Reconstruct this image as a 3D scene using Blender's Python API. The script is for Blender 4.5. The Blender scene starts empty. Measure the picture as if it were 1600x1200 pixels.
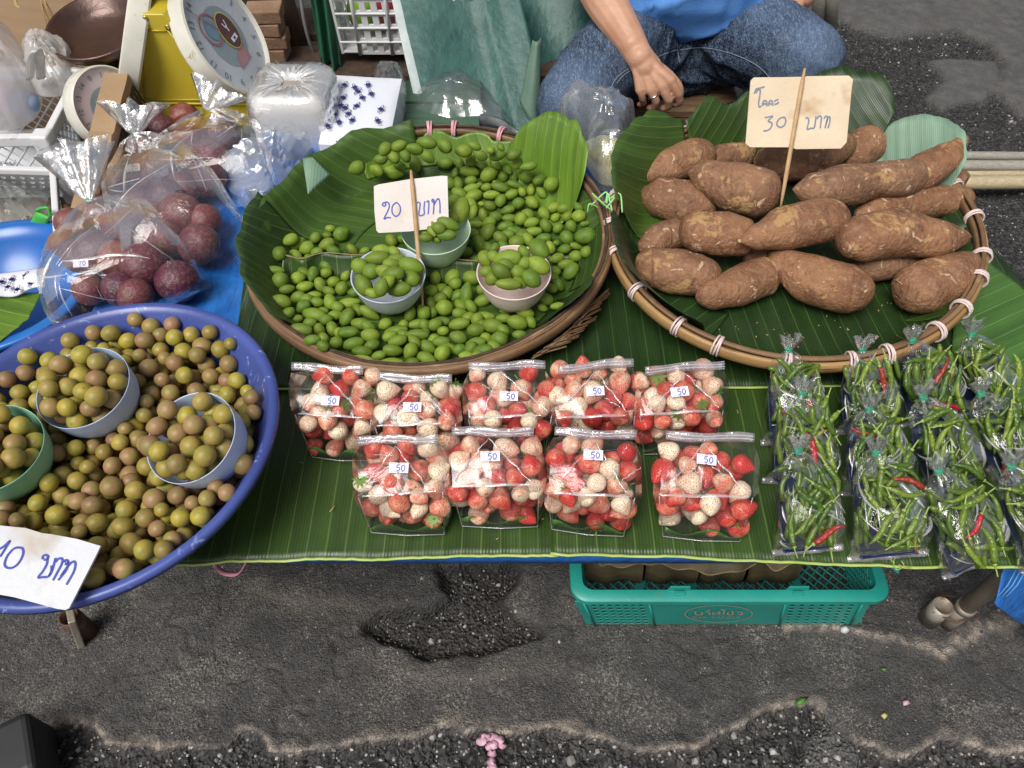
import bpy, bmesh, math, random
import numpy as np
from mathutils import Vector, Matrix, Euler, Quaternion
D = bpy.data; S = bpy.context.scene
COL = S.collection
R = math.radians; PI = math.pi; sin = math.sin; cos = math.cos
rnd = random.Random(7)

# ------------------------------------------------------------------ camera, sky, sun, exposure
CAM_H = 1.40; PITCH = R(52); FPX = 1200.0
cam = D.objects.new('camera', D.cameras.new('camera')); COL.objects.link(cam)
cam.location = (0, 0, CAM_H); cam.rotation_euler = (R(90) - PITCH, 0, 0)
cam.data.sensor_width = 36; cam.data.lens = 36 * FPX / 1600
cam.data.clip_start = 0.02; cam.data.clip_end = 500
S.camera = cam
W = D.worlds.new('World'); S.world = W; W.use_nodes = True
SUN_EL, SUN_AZ = R(60), R(215)
wn = W.node_tree; wn.nodes.clear()
sky = wn.nodes.new('ShaderNodeTexSky'); sky.sky_type = 'NISHITA'; sky.sun_disc = False
sky.sun_elevation = SUN_EL; sky.sun_rotation = SUN_AZ
sky.air_density = 1.0; sky.dust_density = 4.0; sky.ozone_density = 1.0
hs = wn.nodes.new('ShaderNodeHueSaturation'); hs.inputs['Saturation'].default_value = 0.42
bg = wn.nodes.new('ShaderNodeBackground'); bg.inputs['Strength'].default_value = 0.074
wo = wn.nodes.new('ShaderNodeOutputWorld')
wn.links.new(sky.outputs[0], hs.inputs['Color']); wn.links.new(hs.outputs[0], bg.inputs[0]); wn.links.new(bg.outputs[0], wo.inputs[0])
sl = D.lights.new('sun', 'SUN'); sl.energy = 2.75; sl.angle = R(30); sl.color = (1.0, 0.97, 0.93)
sun = D.objects.new('sun', sl); COL.objects.link(sun)
sd = Vector((sin(SUN_AZ) * cos(SUN_EL), cos(SUN_AZ) * cos(SUN_EL), sin(SUN_EL)))
sun.rotation_euler = sd.to_track_quat('Z', 'Y').to_euler(); sun.location = sd * 20
S.view_settings.view_transform = 'Standard'; S.view_settings.look = 'None'
S.view_settings.exposure = 0.28; S.view_settings.gamma = 1.0; S.view_settings.use_curve_mapping = False
S.cycles.use_denoising = True
S.cycles.max_bounces = 10; S.cycles.transparent_max_bounces = 24; S.cycles.transmission_bounces = 6
S.cycles.sample_clamp_indirect = 6

# ------------------------------------------------------------------ picture measurements -> points in the place
CP, SP = cos(PITCH), sin(PITCH)
def ray(px, py):
    a = (px - 800) / FPX; b = -(py - 600) / FPX
    return Vector((a, CP + b * SP, -SP + b * CP))
def at(px, py, z):
    d = ray(px, py); return Vector((0, 0, CAM_H)) + d * ((z - CAM_H) / d.z)
def atY(px, py, Y):
    d = ray(px, py); return Vector((0, 0, CAM_H)) + d * (Y / d.y)
def atP(px, py, p, n):
    d = ray(px, py); o = Vector((0, 0, CAM_H)); return o + d * ((p - o).dot(n) / d.dot(n))
def depth(p): return p[1] * CP - (p[2] - CAM_H) * SP
def ppm(p): return FPX / depth(p)          # picture pixels per metre there
CR = Vector((1, 0, 0)); CU = Vector((0, SP, CP)); CF = Vector((0, CP, -SP))

# ------------------------------------------------------------------ objects
def link(o, parent=None):
    COL.objects.link(o)
    if parent is not None: o.parent = parent
    return o
def tag(o, label=None, cat=None, group=None, kind=None):
    if label: o['label'] = label
    if cat: o['category'] = cat
    if group: o['group'] = group
    if kind: o['kind'] = kind
    return o
def empty(name, loc=(0, 0, 0), label=None, cat=None, group=None):
    o = link(D.objects.new(name, None)); o.location = loc; o.empty_display_size = 0.02
    return tag(o, label, cat, group)
def mesh(name, verts, faces, mats=None, smooth=True, uv=None, mi=None):
    me = D.meshes.new(name); me.from_pydata([tuple(v) for v in verts], [], faces)
    for m in (mats if isinstance(mats, (list, tuple)) else [mats] if mats else []): me.materials.append(m)
    if smooth: me.polygons.foreach_set('use_smooth', [True] * len(me.polygons))
    if mi is not None: me.polygons.foreach_set('material_index', mi)
    if uv is not None:
        l = me.uv_layers.new(name='UVMap'); idx = np.empty(len(me.loops), int); me.loops.foreach_get('vertex_index', idx)
        l.data.foreach_set('uv', np.asarray(uv, float)[idx].ravel())
    me.update(); return me
def obj(name, me, parent=None, loc=None):
    o = D.objects.new(name, me); link(o, parent)
    if parent is not None and loc is None: o.matrix_parent_inverse = Matrix.Translation(-Vector(parent.location)) if parent.type == 'EMPTY' else Matrix()
    if loc is not None: o.location = loc
    return o
def inst(name, me, mat4, parent=None):
    """mesh data placed at a world matrix (parent: an Empty at the thing's base, or a mesh whose own frame is used as is)"""
    o = D.objects.new(name, me); link(o, parent)
    o.matrix_basis = mat4 if parent is None or parent.type != 'EMPTY' else Matrix.Translation(-Vector(parent.location)) @ mat4
    return o

class MB:
    """collects shapes into one mesh"""
    def __init__(s): s.v = []; s.f = []; s.mi = []; s.m = 0
    def add(s, v, f):
        b = len(s.v); s.v += [tuple(x) for x in v]; s.f += [tuple(i + b for i in q) for q in f]; s.mi += [s.m] * len(f)
        return s
    def grid(s, P, closeu=False, closev=False):
        n = len(P); m = len(P[0]); v = [p for r in P for p in r]; f = []
        for i in range(n - (0 if closeu else 1)):
            for j in range(m - (0 if closev else 1)):
                a = i * m + j; b = i * m + (j + 1) % m; c = ((i + 1) % n) * m + (j + 1) % m; d = ((i + 1) % n) * m + j
                f.append((a, b, c, d))
        return s.add(v, f)
    def box(s, c, sz, rot=None, taper=1.0):
        x, y, z = [k / 2 for k in sz]; v = []
        for dz in (-1, 1):
            t = taper if dz > 0 else 1
            for dx, dy in ((-1, -1), (1, -1), (1, 1), (-1, 1)):
                p = Vector((dx * x * t, dy * y * t, dz * z))
                if rot is not None: p = rot @ p
                v.append(p + Vector(c))
        return s.add(v, [(3, 2, 1, 0), (4, 5, 6, 7), (0, 1, 5, 4), (1, 2, 6, 5), (2, 3, 7, 6), (3, 0, 4, 7)])
    def tube(s, pts, r, n=8, caps=True, closed=False, flat=1.0, up=None):
        pts = [Vector(p) for p in pts]; N = len(pts)
        rs = r if isinstance(r, (list, tuple)) else [r] * N
        P = []; u = None
        for i in range(N):
            a = pts[(i + 1) % N] if (closed or i < N - 1) else pts[i]; b = pts[i - 1] if (closed or i > 0) else pts[i]
            t = (a - b).normalized() if (a - b).length > 1e-9 else Vector((0, 0, 1))
            if u is None:
                w = Vector(up) if up is not None else (Vector((0, 0, 1)) if abs(t.z) < .9 else Vector((1, 0, 0)))
                u = (w - t * w.dot(t)).normalized()
            else:
                u = (u - t * u.dot(t)); u = u.normalized() if u.length > 1e-6 else t.orthogonal().normalized()
            w = t.cross(u)
            P.append([pts[i] + (u * cos(2 * PI * k / n) * flat + w * sin(2 * PI * k / n)) * rs[i] for k in range(n)])
        b = len(s.v); s.grid(P, closeu=closed, closev=True)
        if caps and not closed:
            s.f.append(tuple(b + k for k in range(n))[::-1]); s.mi.append(s.m)
            s.f.append(tuple(b + (N - 1) * n + k for k in range(n))); s.mi.append(s.m)
        return s
    def lathe(s, prof, n=32, M=None, sx=1, sy=1):
        P = [[Vector((r * cos(2 * PI * k / n) * sx, r * sin(2 * PI * k / n) * sy, z)) for k in range(n)] for r, z in prof]
        if M is not None: P = [[M @ p for p in q] for q in P]
        return s.grid(P, closev=True)
    def build(s, name, mats, parent=None, smooth=True, loc=None):
        ms = mats if isinstance(mats, (list, tuple)) else [mats]
        me = mesh(name, s.v, s.f, ms, smooth, mi=s.mi if len(ms) > 1 else None)
        return obj(name, me, parent, loc)
def bevel(o, w=.003, seg=2):
    m = o.modifiers.new('bevel', 'BEVEL'); m.width = w; m.segments = seg; m.limit_method = 'ANGLE'; m.angle_limit = R(35); return o
def solid(o, t, off=-1):
    m = o.modifiers.new('shell', 'SOLIDIFY'); m.thickness = t; m.offset = off; return o
def smooth_by_angle(o, a=35):
    me = o.data; me.set_sharp_from_angle(angle=R(a)); return o
def spline(pts, n):
    """Catmull-Rom through pts"""
    P = [Vector(p) for p in pts]; P = [P[0] * 2 - P[1]] + P + [P[-1] * 2 - P[-2]]; out = []
    for i in range(n):
        t = i / (n - 1) * (len(P) - 3); k = min(int(t), len(P) - 4); t -= k
        a, b, c, d = P[k:k + 4]
        out.append(.5 * ((2 * b) + (c - a) * t + (2 * a - 5 * b + 4 * c - d) * t * t + (3 * b - a - 3 * c + d) * t ** 3))
    return out

def vnoise(x, y, f, seed=0):
    x = np.asarray(x, float) * f + seed * 17.31; y = np.asarray(y, float) * f + seed * 9.77
    xi = np.floor(x).astype(np.int64); yi = np.floor(y).astype(np.int64); fx = x - xi; fy = y - yi
    fx = fx * fx * (3 - 2 * fx); fy = fy * fy * (3 - 2 * fy)
    def h(a, b):
        n = (a * 374761393 + b * 668265263 + seed * 1442695041) & 0x7fffffff
        n = ((n ^ (n >> 13)) * 1274126177) & 0x7fffffff
        return ((n ^ (n >> 16)) & 0xffff) / 65535.0
    return (h(xi, yi) * (1 - fx) + h(xi + 1, yi) * fx) * (1 - fy) + (h(xi, yi + 1) * (1 - fx) + h(xi + 1, yi + 1) * fx) * fy
def fbm(x, y, f, o=4, seed=0):
    s = 0; a = 1; t = 0
    for i in range(o): s = s + a * vnoise(x, y, f, seed + i * 3); t += a; a *= .5; f *= 2.03
    return s / t

# ------------------------------------------------------------------ materials
def new_mat(name):
    m = D.materials.new(name); m.use_nodes = True; t = m.node_tree; t.nodes.clear()
    out = t.nodes.new('ShaderNodeOutputMaterial'); return m, t, out
class NT:
    def __init__(s, t): s.t = t
    def n(s, typ, **kw):
        o = s.t.nodes.new('ShaderNode' + typ)
        for k, v in kw.items():
            if k.startswith('_'): setattr(o, k[1:], v)
        return o
    def l(s, a, b): s.t.links.new(a, b)
    def noise(s, vec, scale, detail=5, rough=.55, dist=0):
        o = s.n('TexNoise'); o.inputs['Scale'].default_value = scale; o.inputs['Detail'].default_value = detail
        o.inputs['Roughness'].default_value = rough; o.inputs['Distortion'].default_value = dist; s.l(vec, o.inputs['Vector']); return o.outputs[0]
    def ramp(s, f, a, b, ca=(0, 0, 0, 1), cb=(1, 1, 1, 1)):
        o = s.n('ValToRGB'); e = o.color_ramp.elements; e[0].position = a; e[1].position = b; e[0].color = ca; e[1].color = cb
        s.l(f, o.inputs[0]); return o.outputs[0]
    def mix(s, f, a, b, typ='MIX'):
        o = s.n('MixRGB', _blend_type=typ)
        for i, v in enumerate((f, a, b)):
            sock = o.inputs[i]
            if isinstance(v, (int, float)): sock.default_value = v if i == 0 else (v, v, v, 1)
            elif isinstance(v, tuple): sock.default_value = (*v, 1) if len(v) == 3 else v
            else: s.l(v, sock)
        return o.outputs[0]
    def math(s, op, a, b=0.0, clamp=False):
        o = s.n('Math', _operation=op, _use_clamp=clamp)
        for i, v in enumerate((a, b)):
            if isinstance(v, (int, float)): o.inputs[i].default_value = v
            else: s.l(v, o.inputs[i])
        return o.outputs[0]
    def bump(s, h, strength, dist=.01, normal=None):
        o = s.n('Bump'); o.inputs['Strength'].default_value = strength; o.inputs['Distance'].default_value = dist; s.l(h, o.inputs['Height'])
        if normal is not None: s.l(normal, o.inputs['Normal'])
        return o.outputs[0]
    def rand(s): return s.n('ObjectInfo').outputs['Random']
    def coords(s, kind='Object', offs=True):
        c = s.n('TexCoord').outputs[kind]
        if not offs: return c
        m = s.n('VectorMath', _operation='ADD'); k = s.n('VectorMath', _operation='SCALE')
        r = s.n('CombineXYZ'); i = s.rand(); s.l(i, r.inputs[0]); s.l(i, r.inputs[1]); s.l(r.outputs[0], k.inputs[0]); k.inputs['Scale'].default_value = 37.0
        s.l(c, m.inputs[0]); s.l(k.outputs[0], m.inputs[1]); return m.outputs[0]
    def stretch(s, v, sc):
        m = s.n('Mapping'); m.inputs['Scale'].default_value = sc; s.l(v, m.inputs['Vector']); return m.outputs[0]

def mat(name, c1, c2=None, scale=20, rough=.5, bump=0, bscale=150, rand=None, spots=None, wear=None, spec=.5, metal=0, stretch=None, coat=0, kind='Object', sss=0, detail=5, rvar=.1, thr=(.35, .65)):
    m, t, out = new_mat(name); k = NT(t); b = k.n('BsdfPrincipled'); k.l(b.outputs[0], out.inputs[0])
    v = k.coords(kind)
    if stretch: v = k.stretch(v, stretch)
    n1 = k.noise(v, scale, detail)
    c = k.mix(k.ramp(n1, *thr), c1, c2 if c2 else c1)
    if rand: c = k.mix(k.ramp(k.rand(), .15, .95), c, k.mix(k.ramp(n1, *thr), rand, tuple(x * .8 for x in rand)))
    if spots:                                   # (colour, scale, threshold, softness)
        sp = k.ramp(k.noise(v, spots[1], 3), spots[2], spots[2] + spots[3]); c = k.mix(sp, c, spots[0])
    if wear:                                    # scratches and scuffs
        ww = k.ramp(k.noise(v, wear[1], 8, .7, 1.5), wear[2], wear[2] + wear[3]); c = k.mix(ww, c, wear[0])
    k.l(c, b.inputs['Base Color'])
    rr = k.ramp(k.noise(v, scale * 1.7, 4), .2, .8, (max(rough - rvar, .03),) * 3 + (1,), (min(rough + rvar, 1),) * 3 + (1,)); k.l(rr, b.inputs['Roughness'])
    b.inputs['Metallic'].default_value = metal; b.inputs['Specular IOR Level'].default_value = spec; b.inputs['Coat Weight'].default_value = coat
    if sss: b.inputs['Subsurface Weight'].default_value = sss; b.inputs['Subsurface Radius'].default_value = (.01, .005, .003); b.inputs['Subsurface Scale'].default_value = .3
    if bump: k.l(k.bump(k.noise(v, bscale, 6, .6), bump, .004), b.inputs['Normal'])
    return m

def leaf_mat(name, dark, light, vein, spacing=.026, fine=.0045, rough=.42, veinw=.022, bands=.35):
    """banana leaf: u across the veins in metres, v along them"""
    m, t, out = new_mat(name); k = NT(t); b = k.n('BsdfPrincipled'); k.l(b.outputs[0], out.inputs[0])
    uv = k.n('TexCoord').outputs['UV']; dn = k.n('VectorMath', _operation='ADD'); wob = k.n('VectorMath', _operation='SCALE'); wob.inputs['Scale'].default_value = .006
    nz = k.n('TexNoise'); nz.inputs['Scale'].default_value = 6; k.l(uv, nz.inputs['Vector']); k.l(nz.outputs['Color'], wob.inputs[0]); k.l(uv, dn.inputs[0]); k.l(wob.outputs[0], dn.inputs[1])
    def wave(per, lo, hi):
        w = k.n('TexWave', _wave_type='BANDS', _bands_direction='X'); w.inputs['Scale'].default_value = 2 * PI / 20 / per; w.inputs['Distortion'].default_value = 0
        k.l(dn.outputs[0], w.inputs['Vector']); return k.ramp(w.outputs['Fac'], lo, hi), w.outputs['Fac']
    v1, h1 = wave(spacing, 1 - veinw, 1); v2, h2 = wave(fine, .5, 1)
    big = k.ramp(k.noise(uv, 5, 4), .32, .68); st = k.ramp(k.noise(k.stretch(uv, (40, 2.0, 1)), 1, 4), .3, .7)
    c = k.mix(big, dark, light); c = k.mix(k.math('MULTIPLY', st, bands), c, tuple(min(1, x * 1.9) for x in light))
    bn = k.ramp(k.noise(k.stretch(uv, (34, .6, 1)), 1, 2), .35, .65); c = k.mix(k.math('MULTIPLY', bn, .45), c, tuple(x * .55 for x in dark)); c = k.mix(k.math('MULTIPLY', v2, .07), c, vein); c = k.mix(k.math('MULTIPLY', v1, k.ramp(k.noise(uv, 9, 2), .3, .7, (.25, .25, .25, 1), (.8, .8, .8, 1))), c, vein)
    sp = k.ramp(k.noise(uv, 90, 2), .72, .76); c = k.mix(k.math('MULTIPLY', sp, .5), c, (.10, .07, .02))
    k.l(c, b.inputs['Base Color']); b.inputs['Roughness'].default_value = rough; b.inputs['Specular IOR Level'].default_value = .45
    k.l(k.ramp(k.noise(uv, 25, 4), .25, .75, (rough - .12,) * 3 + (1,), (rough + .14,) * 3 + (1,)), b.inputs['Roughness'])
    hh = k.mix(.5, h1, k.noise(uv, 30, 4)); hh = k.mix(.15, hh, h2)
    k.l(k.bump(hh, .35, .004), b.inputs['Normal'])
    return m

def film_mat(name, tint=(1, 1, 1), gloss=.10, milk=.02, bump=.5, scale=30, rough=.08, fold=.25, milkcol=(.85, .87, .9)):
    """thin clear plastic: mostly clear, mirror-like towards grazing, milky where it is gathered"""
    m, t, out = new_mat(name); k = NT(t)
    v = k.coords('Object'); vo = k.n('TexVoronoi', _feature='F1'); vo.inputs['Scale'].default_value = scale; k.l(k.stretch(v, (1, 1, .6)), vo.inputs['Vector'])
    n = k.noise(v, scale * .7, 5, .6, .8); h = k.mix(.55, vo.outputs['Distance'], n)
    nm = k.bump(h, bump, .012)
    tr = k.n('BsdfTransparent'); tr.inputs[0].default_value = (*tint, 1)
    gl = k.n('BsdfGlossy'); gl.inputs['Roughness'].default_value = rough; gl.inputs[0].default_value = (1, 1, 1, 1); k.l(nm, gl.inputs['Normal'])
    df = k.n('BsdfDiffuse'); df.inputs[0].default_value = (*milkcol, 1)
    tl = k.n('BsdfTranslucent'); tl.inputs[0].default_value = (*milkcol, 1)
    dm = k.n('MixShader'); dm.inputs[0].default_value = .4; k.l(df.outputs[0], dm.inputs[1]); k.l(tl.outputs[0], dm.inputs[2])
    lw = k.n('LayerWeight'); lw.inputs['Blend'].default_value = .35; k.l(nm, lw.inputs['Normal'])
    cr = k.ramp(k.noise(v, scale * .45, 6, .65, 1.2), .52, .62)
    fac = k.math('ADD', k.math('MULTIPLY', lw.outputs['Fresnel'], .50), gloss); fac = k.math('ADD', fac, k.math('MULTIPLY', cr, fold * .25), True)
    m1 = k.n('MixShader'); k.l(k.math('ADD', milk, k.math('MULTIPLY', cr, fold * .3), True), m1.inputs[0]); k.l(tr.outputs[0], m1.inputs[1]); k.l(dm.outputs[0], m1.inputs[2])
    m2 = k.n('MixShader'); k.l(fac, m2.inputs[0]); k.l(m1.outputs[0], m2.inputs[1]); k.l(gl.outputs[0], m2.inputs[2])
    k.l(m2.outputs[0], out.inputs[0]); return m

def cloth_mat(name, c1, c2, weave=900, rough=.45, bump=.6, crumple=18, spec=.5):
    m, t, out = new_mat(name); k = NT(t); b = k.n('BsdfPrincipled'); k.l(b.outputs[0], out.inputs[0])
    v = k.n('TexCoord').outputs['Object']; n = k.noise(v, crumple, 7, .62, .6); f = k.noise(k.stretch(v, (1, .25, 1)), crumple * 6, 4)
    k.l(k.mix(k.ramp(k.mix(.4, n, f), .35, .68), c1, c2), b.inputs['Base Color']); b.inputs['Roughness'].default_value = rough; b.inputs['Specular IOR Level'].default_value = spec
    k.l(k.bump(k.mix(.35, n, f), bump, .012), b.inputs['Normal']); return m
# ------------------------------------------------------------------ material library
M_leaf = leaf_mat('banana_leaf_deep', (.008, .021, .005), (.017, .042, .008), (.07, .14, .04))
M_leaf_mid = leaf_mat('banana_leaf_mid', (.015, .037, .006), (.033, .070, .010), (.13, .20, .055))
M_leaf_liner = leaf_mat('banana_leaf_liner', (.026, .060, .009), (.055, .110, .015), (.14, .20, .05))
M_leaf_light = leaf_mat('banana_leaf_light', (.060, .130, .011), (.125, .215, .018), (.20, .30, .05), veinw=.03, rough=.38)
M_leaf_pale = leaf_mat('banana_leaf_underside', (.12, .21, .14), (.19, .30, .21), (.22, .33, .24), rough=.55, veinw=.03)
M_leaf_right = leaf_mat('banana_leaf_right', (.030, .085, .016), (.065, .15, .028), (.15, .26, .08))
M_midrib = mat('leaf_midrib', (.30, .42, .08), (.42, .50, .16), 30, .45)
M_leafdry = mat('dry_leaf_edge', (.30, .24, .12), (.18, .13, .06), 40, .7, bump=.4)
M_tarp = cloth_mat('blue_tarp', (.008, .085, .33), (.022, .18, .56), rough=.38, bump=.75, crumple=16)
M_tarpgreen = cloth_mat('green_tarp', (.014, .060, .052), (.040, .125, .100), rough=.5, bump=.6, crumple=9)
M_tarphem = mat('tarp_hem', (.45, .50, .48), (.35, .40, .40), 30, .5)
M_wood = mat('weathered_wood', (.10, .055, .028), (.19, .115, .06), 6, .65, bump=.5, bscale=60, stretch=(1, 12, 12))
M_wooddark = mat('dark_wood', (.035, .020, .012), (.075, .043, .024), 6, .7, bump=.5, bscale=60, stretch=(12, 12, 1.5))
M_ply = mat('plywood', (.16, .10, .055), (.24, .16, .09), 8, .7, bump=.2)
M_pipe = mat('rusty_pipe', (.46, .43, .37), (.34, .27, .20), 14, .42, bump=.3, bscale=120, spots=((.16, .07, .035), 25, .60, .1), metal=.45)
M_pipeb = mat('brown_pipe', (.075, .035, .022), (.14, .075, .05), 18, .55, bump=.3, bscale=120, metal=.2)
M_black = mat('black_void_plastic', (.012, .012, .013), (.02, .02, .022), 10, .6)

# ------------------------------------------------------------------ ground
def pin(X, Y, poly):
    r = np.zeros(X.shape, bool); n = len(poly); j = n - 1
    for i in range(n):
        xi, yi = poly[i]; xj, yj = poly[j]
        c = ((yi > Y) != (yj > Y)) & (X < (xj - xi) * (Y - yi) / (yj - yi + 1e-12) + xi); r ^= c; j = i
    return r
def pdist(X, Y, line):
    d = np.full(X.shape, 1e3)
    for (ax, ay), (bx, by) in zip(line[:-1], line[1:]):
        L = (bx - ax) ** 2 + (by - ay) ** 2 + 1e-12; t = np.clip(((X - ax) * (bx - ax) + (Y - ay) * (by - ay)) / L, 0, 1)
        d = np.minimum(d, np.hypot(X - ax - t * (bx - ax), Y - ay - t * (by - ay)))
    return d
def G2(pts): return [tuple(at(x, y, 0)[:2]) for x, y in pts]
gx = np.concatenate([-np.geomspace(60, 2.1, 24), np.arange(-2.0, -1.06, .0085), np.arange(-1.06, 1.06, .0042), np.arange(1.06, 2.0, .0085), np.geomspace(2.1, 60, 24)])
gy = np.concatenate([-np.geomspace(60, .3, 24), np.arange(.16, .64, .0036), np.arange(.64, 3.3, .0085), np.geomspace(3.4, 80, 24)])
GX, GY = np.meshgrid(gx, gy)
wx = GX + .03 * (fbm(GX, GY, 14, 4, 5) - .5); wy = GY + .03 * (fbm(GX, GY, 14, 4, 9) - .5)
near = (np.abs(GX) < 2.2) & (GY > .1) & (GY < 3.5)
S1 = G2([(-60, 1140), (60, 1137), (120, 1130), (150, 1136), (165, 1165), (230, 1171), (360, 1166), (380, 1146), (410, 1150), (425, 1176), (480, 1183), (560, 1165), (650, 1154), (700, 1129), (730, 1150), (790, 1150), (860, 1145), (960, 1160), (1000, 1170), (1090, 1165), (1130, 1140), (1200, 1115), (1270, 1105)])
S2 = G2([(1340, 1165), (1400, 1182), (1480, 1160), (1560, 1176), (1660, 1182)])
S3 = G2([(1230, 977), (1330, 985), (1400, 1000), (1470, 1022), (1500, 1000), (1540, 975), (1580, 970)])
S4 = G2([(395, 918), (450, 935), (520, 950), (580, 956), (640, 985)])
S5 = G2([(560, 1030), (640, 1060), (760, 1065), (860, 1040), (960, 1060)])
hole = G2([(690, 870), (802, 865), (806, 900), (782, 940), (822, 960), (862, 985), (790, 1012), (680, 1027), (600, 1006), (568, 975), (600, 958), (660, 955), (700, 930)])
slab = G2([(1293, 1130), (1346, 1172), (1338, 1230), (1246, 1230), (1268, 1150)])
low = S1 + G2([(1300, 1140)]) + S2 + G2([(1700, 1500), (-100, 1500)])
cap = G2([(1180, -80), (1300, 0), (1312, 30), (1340, 46), (1382, 56), (1402, 60), (1450, 48), (1500, 50), (1546, 70), (1566, 100), (1562, 130), (1556, 145), (1578, 165), (1620, 192), (1900, 240), (2200, -80)])
patch = G2([(1452, 92), (1555, 95), (1560, 130), (1545, 155), (1500, 160), (1470, 172), (1450, 150), (1478, 128)])
back = G2([(1250, 20), (1330, 30), (1620, 60), (1900, 240), (1900, 520), (1560, 430), (1500, 300), (1300, 200)])
hx = wx + .03 * (fbm(GX, GY, 30, 3, 71) - .5); hy = wy + .03 * (fbm(GX, GY, 30, 3, 73) - .5); inh = pin(hx, hy, hole); inl = pin(wx, wy, low); inc = pin(wx, wy, cap); inp = pin(wx, wy, patch); inb = pin(wx, wy, back) & ~inc & ~inp; ins = pin(GX, GY, slab)
def soft(mask, it=2):
    a = mask.astype(float)
    for _ in range(it):
        p = np.pad(a, 1, mode='edge'); a = (p[:-2, 1:-1] + p[2:, 1:-1] + p[1:-1, :-2] + p[1:-1, 2:] + 2 * a) / 6
    return a
dS = np.minimum(np.minimum(pdist(wx, wy, S1), pdist(wx, wy, S2)), pdist(wx, wy, S3))
dT = np.minimum(pdist(wx, wy, S4), pdist(wx, wy, S5))
mod = fbm(GX, GY, 7, 3, 21)
mod2 = fbm(GX, GY, 38, 3, 23)
sand = np.clip(1.1 - dS / (.004 + .030 * mod * mod2 * 2), 0, 1) * np.clip(.35 + mod * 1.4, 0, 1) * np.where(inl, .25, 1.0) * np.clip(.3 + 1.6 * (fbm(GX, GY, 110, 2, 27) - .2), 0, 1.2) + .55 * np.clip(1 - dT / (.015 + .03 * mod), 0, 1) * mod
rough_a = np.clip(soft(inl | inh | inb, 2), 0, 1)
z = .014 * (fbm(GX, GY, 3.0, 3, 31) - .5) + .012 * (fbm(GX + .2 * fbm(GX, GY, 3, 2, 3), GY * 1.6, 9, 5, 33) - .5) - .006 * np.clip(1 - np.abs(fbm(GX, GY, 5, 4, 61) - .5) / .018, 0, 1)
z += .0035 * (fbm(GX, GY, 70, 2, 35) - .5)
z += rough_a * np.where(inh, .38, 1) * .014 * (fbm(GX, GY, 85, 3, 41) - .6) - soft(inh, 7) * (.034 + .016 * fbm(GX, GY, 14, 3, 77)) - soft(inl, 2) * .014 - soft(inb, 3) * .012
z += soft(inc, 1) * .012 + soft(inp, 2) * .006 + soft(ins, 1) * .012 + .006 * np.clip(1 - dS / .03, 0, 1)
z -= .010 * np.exp(-(pdist(wx, wy, G2([(1270, 1110), (1290, 1140), (1265, 1175), (1250, 1230)])) / .012) ** 2)
z = np.where(near, z, 0) - np.clip(z, 0, 1) * 0
cap_a = soft(inc | inp | ins, 2)
nx, ny = len(gx), len(gy)
idx = np.arange(nx * ny).reshape(ny, nx)
fc = np.stack([idx[:-1, :-1], idx[:-1, 1:], idx[1:, 1:], idx[1:, :-1]], -1).reshape(-1, 4)
gm = D.meshes.new('ground'); gm.vertices.add(nx * ny); gm.vertices.foreach_set('co', np.stack([GX, GY, z], -1).ravel())
gm.loops.add(fc.size); gm.loops.foreach_set('vertex_index', fc.ravel()); gm.polygons.add(len(fc)); gm.polygons.foreach_set('loop_start', np.arange(0, fc.size, 4))
gm.polygons.foreach_set('use_smooth', np.ones(len(fc), bool)); gm.update(calc_edges=True)
hole_a = soft(inh, 7)
for nm, a in (('sand', sand), ('rough', rough_a), ('cap', cap_a), ('hole', hole_a)):
    t = gm.attributes.new(nm, 'FLOAT', 'POINT'); t.data.foreach_set('value', a.ravel().astype(np.float32))
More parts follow.
